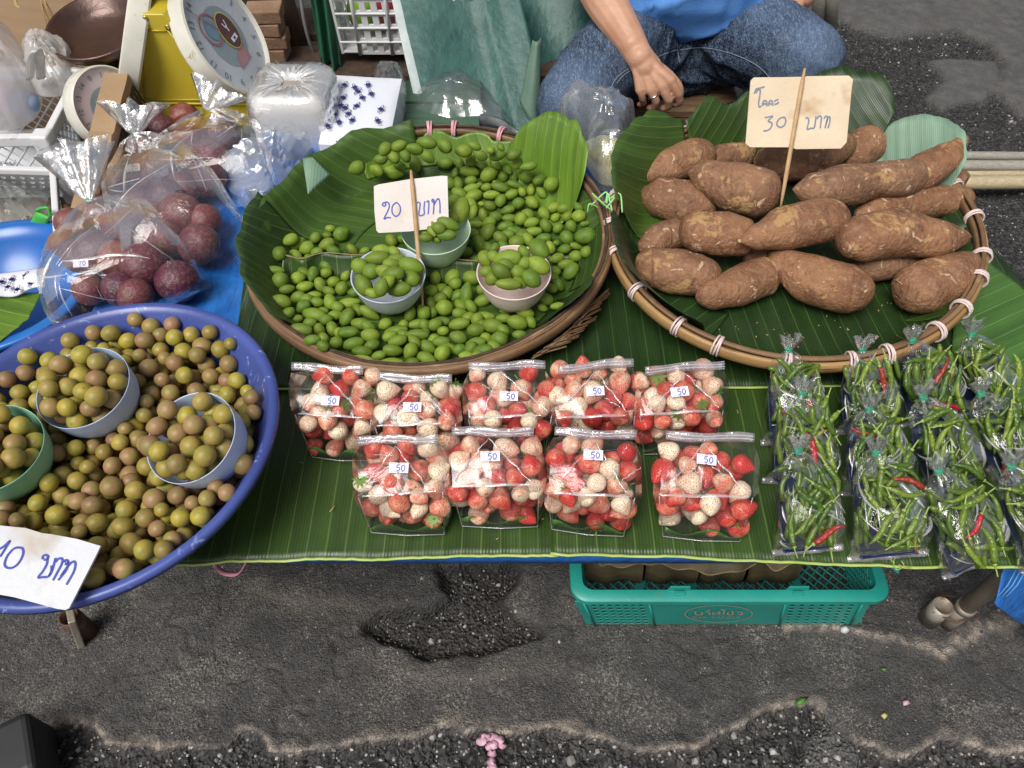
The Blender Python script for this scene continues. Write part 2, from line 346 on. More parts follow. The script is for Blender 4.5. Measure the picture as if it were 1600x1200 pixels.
def ground_mat():
    m, t, out = new_mat('broken_asphalt'); k = NT(t); b = k.n('BsdfPrincipled'); k.l(b.outputs[0], out.inputs[0])
    v = k.n('TexCoord').outputs['Object']
    def A(n):
        a = k.n('Attribute'); a.attribute_name = n; return a.outputs['Fac']
    big = k.ramp(k.noise(v, 2.2, 6, .6, .5), .32, .68); mid = k.ramp(k.noise(v, 26, 6, .62), .36, .66); fine = k.ramp(k.noise(v, 260, 4, .6), .36, .68)
    c = k.mix(big, (.042, .041, .041), (.084, .081, .079)); c = k.mix(k.math('MULTIPLY', mid, .6), c, (.140, .132, .124)); c = k.mix(k.math('MULTIPLY', fine, .72), c, (.022, .021, .021)); fine2 = k.ramp(k.noise(v, 520, 3, .6), .55, .68); c = k.mix(k.math('MULTIPLY', fine2, .45), c, (.27, .255, .24))
    dust = k.ramp(k.noise(v, 210, 5, .8), .50, .62); c = k.mix(k.math('MULTIPLY', dust, k.math('MULTIPLY', k.ramp(k.noise(v, 8, 5, .65, .6), .44, .62), .85)), c, (.35, .32, .285))
    gr = k.ramp(k.noise(v, 420, 2), .64, .70); c = k.mix(k.math('MULTIPLY', gr, .5), c, (.36, .35, .33))
    ro = A('rough'); vo = k.n('TexVoronoi', _feature='F1'); vo.inputs['Scale'].default_value = 130; k.l(v, vo.inputs['Vector'])
    bw = k.n('RGBToBW'); k.l(vo.outputs['Color'], bw.inputs[0]); st = k.ramp(bw.outputs[0], .3, .85, (.014, .014, .015, 1), (.085, .082, .08, 1)); c = k.mix(k.math('MULTIPLY', ro, .85), c, st)
    c = k.mix(k.math('MULTIPLY', A('hole'), k.ramp(k.noise(v, 22, 4, .6), .34, .62, (.25, .25, .25, 1), (.75, .75, .75, 1))), c, k.mix(fine, (.022, .020, .019), (.070, .062, .055))); cc = k.mix(mid, (.105, .102, .100), (.155, .150, .143)); c = k.mix(k.math('MULTIPLY', A('cap'), .85), c, cc)
    sa = k.math('MULTIPLY', k.math('POWER', A('sand'), 1.5), k.ramp(k.noise(v, 260, 5, .8), .38, .56)); c = k.mix(sa, c, k.mix(fine, (.62, .53, .44), (.42, .34, .27)))
    k.l(c, b.inputs['Base Color']); b.inputs['Roughness'].default_value = .82; b.inputs['Specular IOR Level'].default_value = .35
    vh = k.n('TexVoronoi', _feature='F1'); vh.inputs['Scale'].default_value = 150; k.l(v, vh.inputs['Vector'])
    h = k.mix(.5, k.noise(v, 90, 6, .65), k.noise(v, 320, 3)); h = k.mix(k.math('ADD', k.math('MULTIPLY', ro, .5), .15), h, vh.outputs['Distance'])
    k.l(k.bump(h, 1.0, .016), b.inputs['Normal']); return m
gm.materials.append(ground_mat()); tag(link(D.objects.new('ground', gm)), kind='structure')
# loose stones bedded in the rough asphalt (nobody could count them)
mb = MB(); r2 = np.random.RandomState(3)
ic = [(0, 0, 1), (.9, 0, .3), (.28, .85, .35), (-.72, .53, .3), (-.72, -.53, .32), (.28, -.85, .3), (.72, .53, -.3), (-.28, .85, -.3), (-.9, 0, -.3), (-.28, -.85, -.3), (.72, -.53, -.3), (0, 0, -.9)]
icf = [(0, 1, 2), (0, 2, 3), (0, 3, 4), (0, 4, 5), (0, 5, 1), (1, 6, 2), (2, 7, 3), (3, 8, 4), (4, 9, 5), (5, 10, 1), (1, 10, 6), (2, 6, 7), (3, 7, 8), (4, 8, 9), (5, 9, 10), (11, 7, 6), (11, 8, 7), (11, 9, 8), (11, 10, 9), (11, 6, 10)]
cand = np.argwhere((rough_a > .6) & near & ~inh); candh = np.argwhere(inh & near); cand2 = np.argwhere((rough_a <= .6) & near & (np.abs(GX) < 1.2) & (GY < .9) & (cap_a < .5))
pick = [(cand[i], 1.0) for i in r2.randint(0, len(cand), 3600)] + [(cand2[i], .6) for i in r2.randint(0, len(cand2), 900)] + [(candh[i], .7) for i in r2.randint(0, len(candh), 320)]
for (iy, ix), f in pick:
    p = Vector((GX[iy, ix], GY[iy, ix], z[iy, ix])); s = f * r2.choice([.0022, .003, .004, .0055, .008], p=[.52, .30, .12, .05, .01])
    q = Euler(r2.rand(3) * 6.28).to_matrix(); sc = .6 + r2.rand(3) * .8
    mb.add([p + q @ Vector((a * s * sc[0] * (.85 + .3 * r2.rand()), b * s * sc[1] * (.85 + .3 * r2.rand()), c * s * sc[2])) for a, b, c in ic], icf)
def stone_mat():
    m, t, out = new_mat('asphalt_stone'); k = NT(t); b = k.n('BsdfPrincipled'); k.l(b.outputs[0], out.inputs[0])
    g = k.n('NewGeometry'); k.l(k.ramp(g.outputs['Random Per Island'], .3, 1, (.05, .048, .046, 1), (.42, .40, .37, 1)), b.inputs['Base Color']); b.inputs['Roughness'].default_value = .7; return m
tag(mb.build('loose_stones', stone_mat(), smooth=False), 'small pale grit and chips lying in the broken asphalt', kind='stuff')

# ------------------------------------------------------------------ the stall table
ZT = .45
TX0, TX1, TY0, TY1 = -.72, .81, .462, 1.34
tb = empty('market_table', (.15, .9, 0), 'low trestle table on rusty pipe legs covered by blue tarp', 'table')
bevel(MB().box(((TX0 + TX1) / 2, (TY0 + TY1) / 2, .421), (TX1 - TX0 - .02, TY1 - TY0 - .02, .03)).build('table_top', M_ply, tb, smooth=False))
def leg(base, h, r=.0150):
    mb = MB(); mb.tube([base, base + Vector((0, 0, h * .18))], r * 1.06, 16); mb.tube([base + Vector((0, 0, h * .18)), base + Vector((0, 0, h))], r, 16)
    mb.tube([base + Vector((0, 0, h * .165)), base + Vector((0, 0, h * .2))], r * 1.16, 16, caps=True)
    return mb
def socket(base, h, r):
    mb = MB(); mb.lathe([(r * .86, .004), (r * .86, h), (r, h), (r, 0), (r * .86, .004)], 20, Matrix.Translation(base)); mb.lathe([(0.0001, .006), (r * .86, .004)], 20, Matrix.Translation(base)); return mb
lr = at(1480, 973, 0); ll = at(128, 985, 0)
for b_ in (lr, Vector((-.66, .80, 0)), Vector((lr.x - .03, 1.27, 0)), Vector((-.66, 1.27, 0))):
    o = leg(b_, .405).build('leg', M_pipe, tb)
o = socket(lr + Vector((-.034, .006, 0)), .066, .0180).build('pipe_socket', M_pipe, tb)
mbw = MB(); mbw.tube([lr + Vector((-.05, .0, .055)), lr + Vector((-.02, -.024, .062)), lr + Vector((.02, -.012, .066)), lr + Vector((.018, .018, .068)), lr + Vector((-.03, .03, .06))], .0022, 6); mbw.build('wire_tie', M_pipeb, tb)
o = socket(at(138, 988, 0), .080, .0180).build('pipe_socket', M_pipeb, tb)
mbw = MB().box(at(118, 982, .05) , (.012, .03, .10), Euler((0, .25, .5)).to_matrix()); bevel(mbw.build('bracket', M_pipe, tb, smooth=False), .002)

# blue tarp: wrinkled sheet over the table, turned down at the edges
def tarp_sheet():
    n, m = 150, 90; V = []; UV = []
    xs = np.linspace(TX0 - .14, TX1 + .12, n); ys = np.linspace(TY0 - .030, TY1 + .10, m)
    for y in ys:
        for x in xs:
            zz = .4385; px, py = x, y
            free = max(0, min(1, (-.36 - x) / .06))
            w = (fbm(x, y * .6, 9, 4, 51) - .5) * .020 + .010 * abs(math.sin((x * 1.1 + y * .55) * 30 + 5 * float(fbm(x, y, 5, 2, 8)))) * float(vnoise(x, y, 6, 4)) + .012 * max(0, .5 - abs((x + .62) * .9 + (y - .93) * .55) / .02) * 1
            zz += max(0, float(w) + .002) * free
            if x < TX0: d = TX0 - x; px = TX0 - .004 - .05 * d + .012 * math.sin(y * 30); zz -= d
            if x > TX1: d = x - TX1; px = TX1 + .004 + .03 * d; zz -= d
            if y < TY0: d = TY0 - y; py = TY0 - .003; zz -= d
            if y > TY1: d = y - TY1; py = TY1 + .004; zz -= d
            V.append((px, py, zz))
    f = [(j * n + i, j * n + i + 1, (j + 1) * n + i + 1, (j + 1) * n + i) for j in range(m - 1) for i in range(n - 1)]
    return V, f
V_, F_ = tarp_sheet()
tarp = tag(obj('blue_tarp', mesh('blue_tarp', V_, F_, M_tarp)), 'bright blue woven tarp wrapped over the table', 'tarp'); solid(tarp, .0008)
# tarp corner hanging down at the right front
def quad_sheet(c, n=24, m=24, bulge=None):
    """bilinear sheet through corners TL, TR, BR, BL"""
    V = []
    for j in range(m):
        for i in range(n):
            u, v = i / (n - 1), j / (m - 1); p = (c[0] * (1 - u) + c[1] * u) * (1 - v) + (c[3] * (1 - u) + c[2] * u) * v
            V.append(p + (bulge(u, v, p) if bulge else Vector()))
    return V, [(j * n + i, j * n + i + 1, (j + 1) * n + i + 1, (j + 1) * n + i) for j in range(m - 1) for i in range(n - 1)]
fl = [atY(1572, 886, .455), atY(1720, 890, .455), atY(1718, 1090, .50), atY(1548, 930, .43)]
V_, F_ = quad_sheet(fl, 30, 24, lambda u, v, p: Vector((0, -.018 * math.sin(u * 5 + v * 2) * v + .006 * float(vnoise(p.x, p.z, 40, 3)), 0)))
o = obj('flap', mesh('flap', V_, F_, M_tarp), tarp); solid(o, .0008)
mb = MB()
for k in range(3):
    a, b = fl[3] + (fl[0] - fl[3]) * (.12 + .0), fl[0]
    p0 = fl[3] + Vector((.006 + .006 * k, -.004, .004)); p1 = fl[0] + Vector((.012 + .007 * k, -.004, 0)); mb.tube([p0, p0.lerp(p1, .5) + Vector((0, -.003, 0)), p1], .0009, 5)
mb.build('hem_seam', mat('hem_thread', (.10, .30, .62), None, 9), tarp)

def flat_leaf(name, c, m, label, z=.449, n=60, k=26, wave=.003, seed=0, edge=None, curl=0, group='banana leaves laid over the table', rot=0, amp=.006, uvs=1.0):
    """a banana leaf lying on the table; corners TL TR BR BL as points; edge: which edge carries the pale rib"""
    r0 = random.Random(seed); V = []; UV = []
    U = (c[1] - c[0]).normalized(); Vv = Vector((-U.y, U.x, 0))
    if rot: U, Vv = U * cos(rot) + Vv * sin(rot), Vv * cos(rot) - U * sin(rot)
    for j in range(k):
        for i in range(n):
            u, v = i / (n - 1), j / (k - 1); p = (c[0] * (1 - u) + c[1] * u) * (1 - v) + (c[3] * (1 - u) + c[2] * u) * v
            e = amp * (float(fbm(u * 6, seed, 1.5, 3, seed)) - .5) * 2; p = p + Vector((0, e * (1 if v > .5 else -1) * abs(v - .5) * 2, 0))
            dz = wave * (float(fbm(p.x, p.y, 9, 3, seed)) - .35) + .0006 * math.sin(p.dot(U) * 2 * PI / .02)
            if curl: dz += curl * max(0, v - .8) ** 2 * 25 * (1 if curl > 0 else 1)
            V.append(Vector((p.x, p.y, max(z + dz, z - .002) if not curl else z + dz))); UV.append((p.dot(U) * uvs, p.dot(Vv) * uvs))
    F = [(j * n + i, (j + 1) * n + i, (j + 1) * n + i + 1, j * n + i + 1) for j in range(k - 1) for i in range(n - 1)]
    o = tag(obj(name, mesh(name, V, F, m, uv=UV)), label, 'leaf', group); solid(o, .0009)
    if edge == 'front': pts = V[(k - 1) * n:]
    if edge: MB().tube([p + Vector((0, -.001, .0005)) for p in pts], .0023, 6, flat=.6).build('midrib', M_midrib, o)
    return o
def A3(*pp, z=.449): return [at(x, y, z) for x, y in pp]
flat_leaf('banana_leaf', A3((392, 596), (880, 596), (872, 862.5), (258, 881)), M_leaf_mid, 'wide green banana leaf along the front table edge under the strawberry bags', seed=1, edge='front', curl=-.0010, z=.4485)
flat_leaf('banana_leaf', A3((860, 590), (1700, 590), (1680, 893), (860, 863)), M_leaf_mid, 'green banana leaf at the front table edge under the chilli bags', seed=2, edge='front', curl=-.0010, z=.4512)
flat_leaf('banana_leaf', A3((394, 330), (1490, 330), (1760, 601), (360, 609), z=.4535), M_leaf, 'dark banana leaf lying beneath both round baskets', seed=3, edge='front', z=.4540, n=70, amp=.003)
c_ = [at(1500, 372, .46), at(1640, 478, .463), at(1720, 640, .457), at(1480, 640, .457)]
flat_leaf('banana_leaf', c_, M_leaf_right, 'paler banana leaf piece beside the potato basket behind the chilli bags', seed=4, z=.4585, n=40)
flat_leaf('banana_leaf', [at(-90, 478, .44), at(68, 455, .44), at(45, 500, .44), at(-70, 590, .44)], M_leaf_light, 'yellowish banana leaf at the left table corner below the printed pack', seed=5, z=.441, n=30, k=16, rot=1.1)
# pink ribbon under the edge
pr = [at(335, 880, .44), atY(340, 888, .45), atY(352, 896, .448), atY(372, 896, .446), atY(384, 880, .447), at(388, 868, .44)]
o = MB().tube(spline(pr, 24), .0045, 6, flat=.25).build('pink_ribbon', mat('pink_ribbon', (.62, .20, .28), (.75, .34, .40), 60, .4)); tag(o, 'loop of pink plastic ribbon hanging under the front leaf edge', 'ribbon')
# ------------------------------------------------------------------ fruit meshes and materials
def ovoid(name, tip=.12, blunt=.0, n=18, m=14, seed=0, wob=.03, flatend=0.0):
    r0 = random.Random(seed); P = []; ph = [r0.uniform(0, 6.28) for _ in range(4)]
    for i in range(m + 1):
        t = PI * i / m; x = -cos(t); r = sin(t) ** (1 - .12 * blunt)
        if x > .55: x = x + tip * ((x - .55) / .45) ** 3
        r *= 1 + .06 * blunt * x - .10 * max(0, x) * tip * 5
        if i == 0 and flatend: x += flatend
        P.append([Vector((x, r * cos(2 * PI * k / n) * (1 + wob * sin(2 * k * 2 * PI / n + ph[0])), r * sin(2 * PI * k / n) * (1 + wob * sin(3 * k * 2 * PI / n + ph[1] + x)))) for k in range(n)])
    return MB().grid(P, closev=True), name
def fruit_mat(name, c1, c2, c3, spot, rough=.32, scar=(.06, .035, .015), scarx=.955, bump=.12, spots=(16, .66, .04), nsc=1.2, isl=False):
    m, t, out = new_mat(name); k = NT(t); b = k.n('BsdfPrincipled'); k.l(b.outputs[0], out.inputs[0])
    v = k.coords() if not isl else k.stretch(k.n('TexCoord').outputs['Object'], (75, 75, 75)); n = k.noise(v, nsc, 4, .6); r = k.rand() if not isl else k.n('NewGeometry').outputs['Random Per Island']
    c = k.mix(k.ramp(r, .1, .9), c1, c2); c = k.mix(k.ramp(n, .42, .68), c, c3)
    r2 = k.math('FRACT', k.math('MULTIPLY', r, 7.31)); c = k.mix(k.math('MULTIPLY', k.ramp(r2, .35, 1), .45), c, tuple(x * .40 for x in c2))
    sp = k.ramp(k.noise(v, spots[0], 3, .6), spots[1], spots[1] + spots[2]); c = k.mix(k.math('MULTIPLY', sp, .75), c, spot)
    big = k.ramp(k.noise(v, 2.4, 2, .5), .70, .76); c = k.mix(k.math('MULTIPLY', big, .6), c, spot)
    fl = k.ramp(k.noise(v, 60, 2), .60, .72); c = k.mix(k.math('MULTIPLY', fl, .22), c, tuple(min(1, x * 1.8) for x in c1))
    if scar:
        x = k.n('SeparateXYZ'); k.l(k.coords('Object', False), x.inputs[0]); sx = k.ramp(k.math('MULTIPLY', x.outputs[0], -1.0), scarx - .02, scarx); c = k.mix(sx, c, scar)
    k.l(c, b.inputs['Base Color']); b.inputs['Roughness'].default_value = rough; b.inputs['Specular IOR Level'].default_value = .38
    k.l(k.ramp(k.noise(v, 6, 3), .3, .7, (rough - .1,) * 3 + (1,), (rough + .15,) * 3 + (1,)), b.inputs['Roughness'])
    b.inputs['Subsurface Weight'].default_value = .12; b.inputs['Subsurface Radius'].default_value = (1, .8, .3); b.inputs['Subsurface Scale'].default_value = .004
    k.l(k.bump(k.noise(v, 14, 4), bump, .05), b.inputs['Normal']); return m
M_green = fruit_mat('green_fruit_skin', (.080, .155, .014), (.240, .320, .030), (.150, .240, .022), (.055, .065, .015), spots=(11, .66, .05), rough=.50)
M_plum = fruit_mat('plum_skin', (.40, .32, .045), (.33, .175, .10), (.25, .24, .055), (.10, .05, .02), rough=.36, scarx=1.035, spots=(13, .68, .04), nsc=.9)
GREEN = []
for i, (tp, bl) in enumerate(((.16, .6), (.10, .2), (.22, .9), (.05, .4), (.14, 1.0))):
    b, n = ovoid('green_fruit', tp, bl, seed=i); GREEN.append(mesh(n, b.v, b.f, M_green))
PLUM = []
for i in range(3):
    b, n = ovoid('plum', .0, .1, seed=30 + i, wob=.015, flatend=.06); PLUM.append(mesh(n, b.v, b.f, M_plum))
def fruit_matrix(p, ax, a, b, roll):
    x = ax.normalized(); y = x.cross(Vector((.3, .2, .9))).normalized(); z_ = x.cross(y)
    yr = y * cos(roll) + z_ * sin(roll); zr = x.cross(yr)
    M = Matrix((x * a, yr * b, zr * b)).transposed().to_4x4(); M.translation = p; return M

class Dish:
    """shallow oval tray: surface height and outline"""
    def __init__(s, c, a, b, ang, zf, zr, r0):
        s.c = Vector((*c, 0)); s.a, s.b = a, b; s.e1 = Vector((cos(R(ang)), sin(R(ang)), 0)); s.e2 = Vector((-s.e1.y, s.e1.x, 0)); s.zf, s.zr, s.r0 = zf, zr, r0
    def h(s, rho):
        if rho <= s.r0: return s.zf
        t = (rho - s.r0) / (1 - s.r0); return s.zf + (s.zr - s.zf) * (t ** 1.35 if t < 1 else 1 + (t - 1) * 1.1)
    def pt(s, th, rho, dz=0):
        """th: world angle, 0 = right, 90 = away from the viewer"""
        d = Vector((cos(th), sin(th), 0)); u, v = d.dot(s.e1), d.dot(s.e2); q = rho / math.sqrt((u / s.a) ** 2 + (v / s.b) ** 2)
        return s.c + d * q + Vector((0, 0, s.h(rho) + dz))
    def rho(s, p):
        d = Vector((p[0], p[1], 0)) - s.c; return math.hypot(d.dot(s.e1) / s.a, d.dot(s.e2) / s.b)
    def floor(s, p): return s.h(s.rho(p))
MANGO = Dish((-.138, 1.015), .308, .298, 45, .4600, .528, .80)
POT = Dish((.4887, 1.0404), .336, .298, 45, .4600, .528, .80)

M_bamboo = mat('bamboo_hoop', (.30, .165, .06), (.42, .26, .11), 5, .42, bump=.35, bscale=40, stretch=(1, 1, 6), spots=((.12, .055, .02), 9, .58, .12))
M_twig = mat('brown_cane', (.13, .068, .032), (.24, .14, .07), 9, .55, bump=.5, bscale=60, spots=((.30, .20, .11), 20, .60, .1))
M_weave = mat('basket_weave', (.14, .085, .04), (.24, .16, .08), 40, .6, bump=.6, bscale=200)
M_bind = mat('binding_strip', (.62, .47, .44), (.72, .60, .58), 80, .45, bump=.3)
M_bindpink = mat('binding_strip_pink', (.62, .28, .33), (.72, .40, .44), 80, .45, bump=.3)
def basket(name, dish, hoop, hoop2, label, nb, bmat, seed, twigs=False, brange=(0, 360)):
    r0 = random.Random(seed); e = empty(name, dish.c + Vector((0, 0, .4535)), label, 'basket'); N = 120
    th = [2 * PI * i / N for i in range(N)]
    # woven body, slightly outside the fruit-bearing surface
    P = []
    for rho in (.0, .3, .6, .8, .86, .92, .97, 1.0):
        P.append([dish.pt(t, max(rho, .002), -.0030 - .002 * (rho > .82) + .0008 * sin(60 * t + rho * 40)) for t in th])
    solid(MB().grid(P, closev=True).build('woven_tray', M_weave, e), .002, 1)
    # side strips of the wall
    mb = MB()
    for i in range(90):
        t = 2 * PI * i / 90; pts = [dish.pt(t + .02 * (i % 2), r_, -.0045) for r_ in (.80, .86, .92, .97, 1.0)]
        mb.tube(pts, .005, 5, flat=.3)
    mb.build('side_strips', M_twig, e)
    def hoopbuild(nm, rr, zz, hh, ww, m, jit=0, part=None):
        pr = []
        pts = [dish.pt(t, rr + jit * (float(vnoise(cos(t) * 3, sin(t) * 3, 2, seed)) - .5)) for t in th]
        P = []
        for i, t in enumerate(th):
            p = pts[i]; o = (p - dish.c); o.z = 0; o.normalize(); p = Vector((p.x, p.y, zz + jit * .5 * (float(vnoise(cos(t) * 4, sin(t) * 4, 2, seed + 5)) - .5)))
            P.append([p + o * (ww * cx) + Vector((0, 0, hh * cz)) for cx, cz in ((.5, -.35), (.62, .0), (.5, .35), (.25, .5), (-.25, .5), (-.5, .35), (-.5, -.4), (0, -.5))])
        return MB().grid(P, closeu=True, closev=True).build(nm, m, e)
    hoopbuild('outer_hoop', 1.018, .520, .019 if twigs else .021, .0080, hoop)
    hoopbuild('inner_hoop', .975, .522, .014 if twigs else .016, .006, hoop2)
    if twigs:
        for k_ in range(4): hoopbuild('cane', .985 + .014 * (k_ % 2) + .003 * k_, .529 + .0022 * (k_ % 3), .0045, .0042, hoop2 if k_ % 2 else M_wooddark, jit=.010)
    else: hoopbuild('cane', .997, .5335, .006, .007, hoop2)
    for i in range(nb):
        t = 2 * PI * (i + r0.uniform(-.25, .25)) / nb
        if not brange[0] <= math.degrees(t) % 360 <= brange[1]: continue
        o = (dish.pt(t, 1) - dish.c); o.z = 0; o.normalize(); q = Vector((-o.y, o.x, 0)); mb = MB()
        c = dish.c + o * ((dish.pt(t, .999) - dish.c) * Vector((1, 1, 0))).length + Vector((0, 0, .523))
        for s in (-.0038, 0, .0038):
            loop = [c + o * (.0145 * cos(a)) * (1.05 if cos(a) > 0 else 1) + Vector((0, 0, .0155 * sin(a))) + q * (s + .001 * sin(a + s * 500)) for a in [2 * PI * j / 14 for j in range(14)]]
            mb.tube(loop, .0018, 5, closed=True)
        mb.build('binding', bmat, e)
    if twigs:                                        # frayed cane ends at the right front
        mb = MB()
        for i in range(26):
            t = R(-52 + i * 1.1); p = dish.pt(t, 1.01 + r0.uniform(0, .02)); p.z = .497 + r0.uniform(-.006, .006); d = Vector((-sin(t), cos(t), 0))
            mb.tube([p - d * .025, p + Vector((0, 0, -.004)), p + d * r0.uniform(.02, .045) + Vector((cos(t), sin(t), -.3)) * .012], .0016, 5)
        mb.build('frayed_ends', M_twig, e)
    return e
basket('fruit_basket', MANGO, M_twig, M_twig, 'round cane basket lined with banana leaf full of small green fruits', 22, M_bindpink, 5, True, (45, 112))
basket('potato_basket', POT, M_bamboo, M_twig, 'round bamboo basket with white bindings holding big brown tubers', 24, M_bind, 6)

def liner(name, dish, t0, t1, r0, r1, m, vein, dz, label, seed=0, ruff=.02, n=46, k=14, lift=0, group=None, taper=0, ripple=.0, over=0):
    """banana leaf pressed into a tray, from ring r0 to an uneven edge near r1; vein: angle of the vein lines"""
    V = []; UV = []; U = Vector((cos(R(vein + 90)), sin(R(vein + 90)), 0)); Q = Vector((-U.y, U.x, 0))
    for j in range(k):
        for i in range(n):
            u = i / (n - 1); t = R(t0 + (t1 - t0) * u); e = r1 + ruff * 2 * (float(fbm(u * 5, seed, 1.7, 3, seed)) - .5) - taper * abs(2 * u - 1) ** 3
            v = j / (k - 1); rho = max(.003, r0 + (e - r0) * v)
            w = ripple * sin(u * 23 + seed) * v * v
            p = dish.pt(t, rho + w, dz + over * max(0, min(1, (rho - .86) / .11)) + lift * v * v + .0015 * (float(vnoise(rho * 6, u * 8, 1, seed))))
            V.append(p); l = math.hypot(p.x - dish.c.x, p.y - dish.c.y); q = Vector((p.x - dish.c.x, p.y - dish.c.y, 0)) + Vector((cos(t), sin(t), 0)) * (p.z - dish.zf)
            UV.append((q.dot(U), q.dot(Q)))
    F = [(j * n + i, j * n + i + 1, (j + 1) * n + i + 1, (j + 1) * n + i) for j in range(k - 1) for i in range(n - 1)]
    o = tag(obj(name, mesh(name, V, F, m, uv=UV)), label, 'leaf', group); solid(o, .0008, 0)
    return o
GL = 'banana leaves lining the green fruit basket'
liner('leaf_liner', MANGO, 0, 360, 0, .97, M_leaf_liner, 170, .0008, 'green banana leaf flat on the floor of the green fruit basket', 1, .01, 90)
liner('leaf_liner', MANGO, 100, 186, .50, .995, M_leaf_liner, 165, .0034, 'broad banana leaf rising over the left back rim of the green fruit basket', 2, .02, ripple=.006, group=GL, over=.018)
liner('leaf_liner', MANGO, 62, 124, .84, .955, M_leaf_light, 100, .0060, 'yellow green leaf strip with a wavy edge at the back of the green fruit basket', 3, .025, ripple=.010, group=GL, over=.010)
liner('leaf_liner', MANGO, 20, 64, .74, 1.07, M_leaf_light, 62, .0085, 'large bright green leaf flap at the right back of the green fruit basket', 4, .02, taper=.22, lift=.012, group=GL, over=.022)
liner('leaf_liner', MANGO, 168, 228, .68, 1.03, M_leaf_mid, 200, .0055, 'dark leaf edge turned up along the left side of the green fruit basket', 5, .02, ripple=.005, group=GL, over=.016)
liner('leaf_liner', MANGO, 316, 334, .80, 1.03, M_leaf, 20, .007, 'dark folded leaf tip over the right front rim of the green fruit basket', 6, .02, 20, taper=.05, group=GL, over=.016)
liner('leaf_liner', MANGO, 338, 366, .84, .985, M_leaf_mid, 80, .0065, 'torn leaf edge at the right wall of the green fruit basket', 7, .04, 24, group=GL)
# the standing leaf strip in front of the rear fruits
top = [at(x, y, .497) for x, y in ((441, 397), (458, 402), (474, 404), (492, 398), (512, 395), (550, 398), (575, 399), (592, 400), (640, 402), (690, 404), (750, 408))]
top = spline(top, 50); V_ = []; UVv = []
for j in range(6):
    for i, p in enumerate(top): V_.append(Vector((p.x, p.y - .022 * (j / 5) ** 1.3 + .004 * sin(i * .5), p.z - .034 * j / 5 * (1 if i > 3 else .4 + .2 * i)))); UVv.append((p.x, j * .008))
F_ = [(j * 50 + i, j * 50 + i + 1, (j + 1) * 50 + i + 1, (j + 1) * 50 + i) for j in range(5) for i in range(49)]
o = tag(obj('leaf_strip', mesh('leaf_strip', V_, F_, M_leaf_mid, uv=UVv)), 'upright banana leaf strip dividing the heap of green fruits', 'leaf', GL); solid(o, .0008)
MB().tube(top, .0011, 6).build('dry_edge', M_leafdry, o)
# pale folded-back corner at the left back
c_ = [at(473, 247, .566), at(488, 246, .566), at(516, 273, .540), at(481, 304, .545)]
V_, F_ = quad_sheet(c_, 12, 12, lambda u, v, p: Vector((0, 0, .006 * sin(u * PI) * sin(v * PI))))
o = tag(obj('leaf_fold', mesh('leaf_fold', V_, F_, M_leaf_pale, uv=[(p.x, p.y) for p in V_])), 'pale folded back leaf corner at the left of the green fruit basket', 'leaf', GL); solid(o, .0008)
GP = 'banana leaves lining the potato basket'
liner('leaf_liner', POT, 0, 360, 0, .97, M_leaf, 95, .0008, 'dark banana leaf flat on the floor of the tuber basket', 11, .01, 90)
liner('leaf_liner', POT, 124, 176, .60, 1.09, M_leaf_liner, 20, .0035, 'green leaf spread over the left back rim of the tuber basket', 12, .03, taper=.1, lift=.01, group=GP, over=.023)
liner('leaf_liner', POT, 181, 232, .62, 1.05, M_leaf, 40, .0060, 'dark leaf folded over the left front rim of the tuber basket', 13, .03, taper=.04, lift=-.004, group=GP, over=.024)
liner('leaf_liner', POT, 62, 122, .72, 1.03, M_leaf_mid, 70, .0062, 'leaf edge standing along the back rim of the tuber basket', 14, .05, ripple=.02, group=GP, over=.023)
liner('leaf_liner', POT, 47, 78, .60, 1.13, M_leaf, 110, .0085, 'dark green leaf tongue at the right back of the tuber basket', 15, .015, taper=.12, lift=.01, group=GP, over=.022)
liner('leaf_liner', POT, 14, 50, .68, 1.08, M_leaf_pale, 75, .0105, 'pale bluish leaf underside turned up at the right rim of the tuber basket', 16, .015, taper=.18, lift=.006, group=GP, over=.020)
liner('leaf_liner', POT, 236, 266, .86, .975, M_leaf_mid, 70, .0045, 'bright leaf strip inside the front rim of the tuber basket', 17, .03, 26, taper=.06, group=GP)
liner('leaf_liner', POT, 312, 352, .80, 1.0, M_leaf_mid, 160, .0045, 'leaf strip along the right front rim of the tuber basket', 18, .03, 30, taper=.05, group=GP)

# ------------------------------------------------------------------ bowls
def bowl_mat(name, c, c2):
    return mat(name, c, c2, 7, .38, bump=.06, bscale=40, wear=((.28, .25, .20), 22, .66, .05), spec=.5)
M_bowl = {'grey': bowl_mat('bowl_grey_blue', (.54, .60, .68), (.62, .66, .70)), 'green': bowl_mat('bowl_pale_green', (.46, .64, .45), (.54, .68, .52)), 'pink': bowl_mat('bowl_pale_pink', (.78, .62, .58), (.82, .68, .64)),
          'blue': bowl_mat('bowl_light_blue', (.44, .56, .80), (.52, .63, .84)), 'sky': bowl_mat('bowl_powder_blue', (.50, .62, .86), (.58, .68, .88)), 'mint': bowl_mat('bowl_mint', (.22, .52, .36), (.30, .58, .42))}
BOWL_PROF = [(.001, .003), (.030, .003), (.032, 0), (.034, .003), (.044, .014), (.052, .030), (.0575, .050), (.0598, .0605), (.0605, .0625), (.0592, .0630), (.0582, .0612), (.0555, .048), (.050, .031), (.042, .016), (.030, .0065), (.001, .006)]
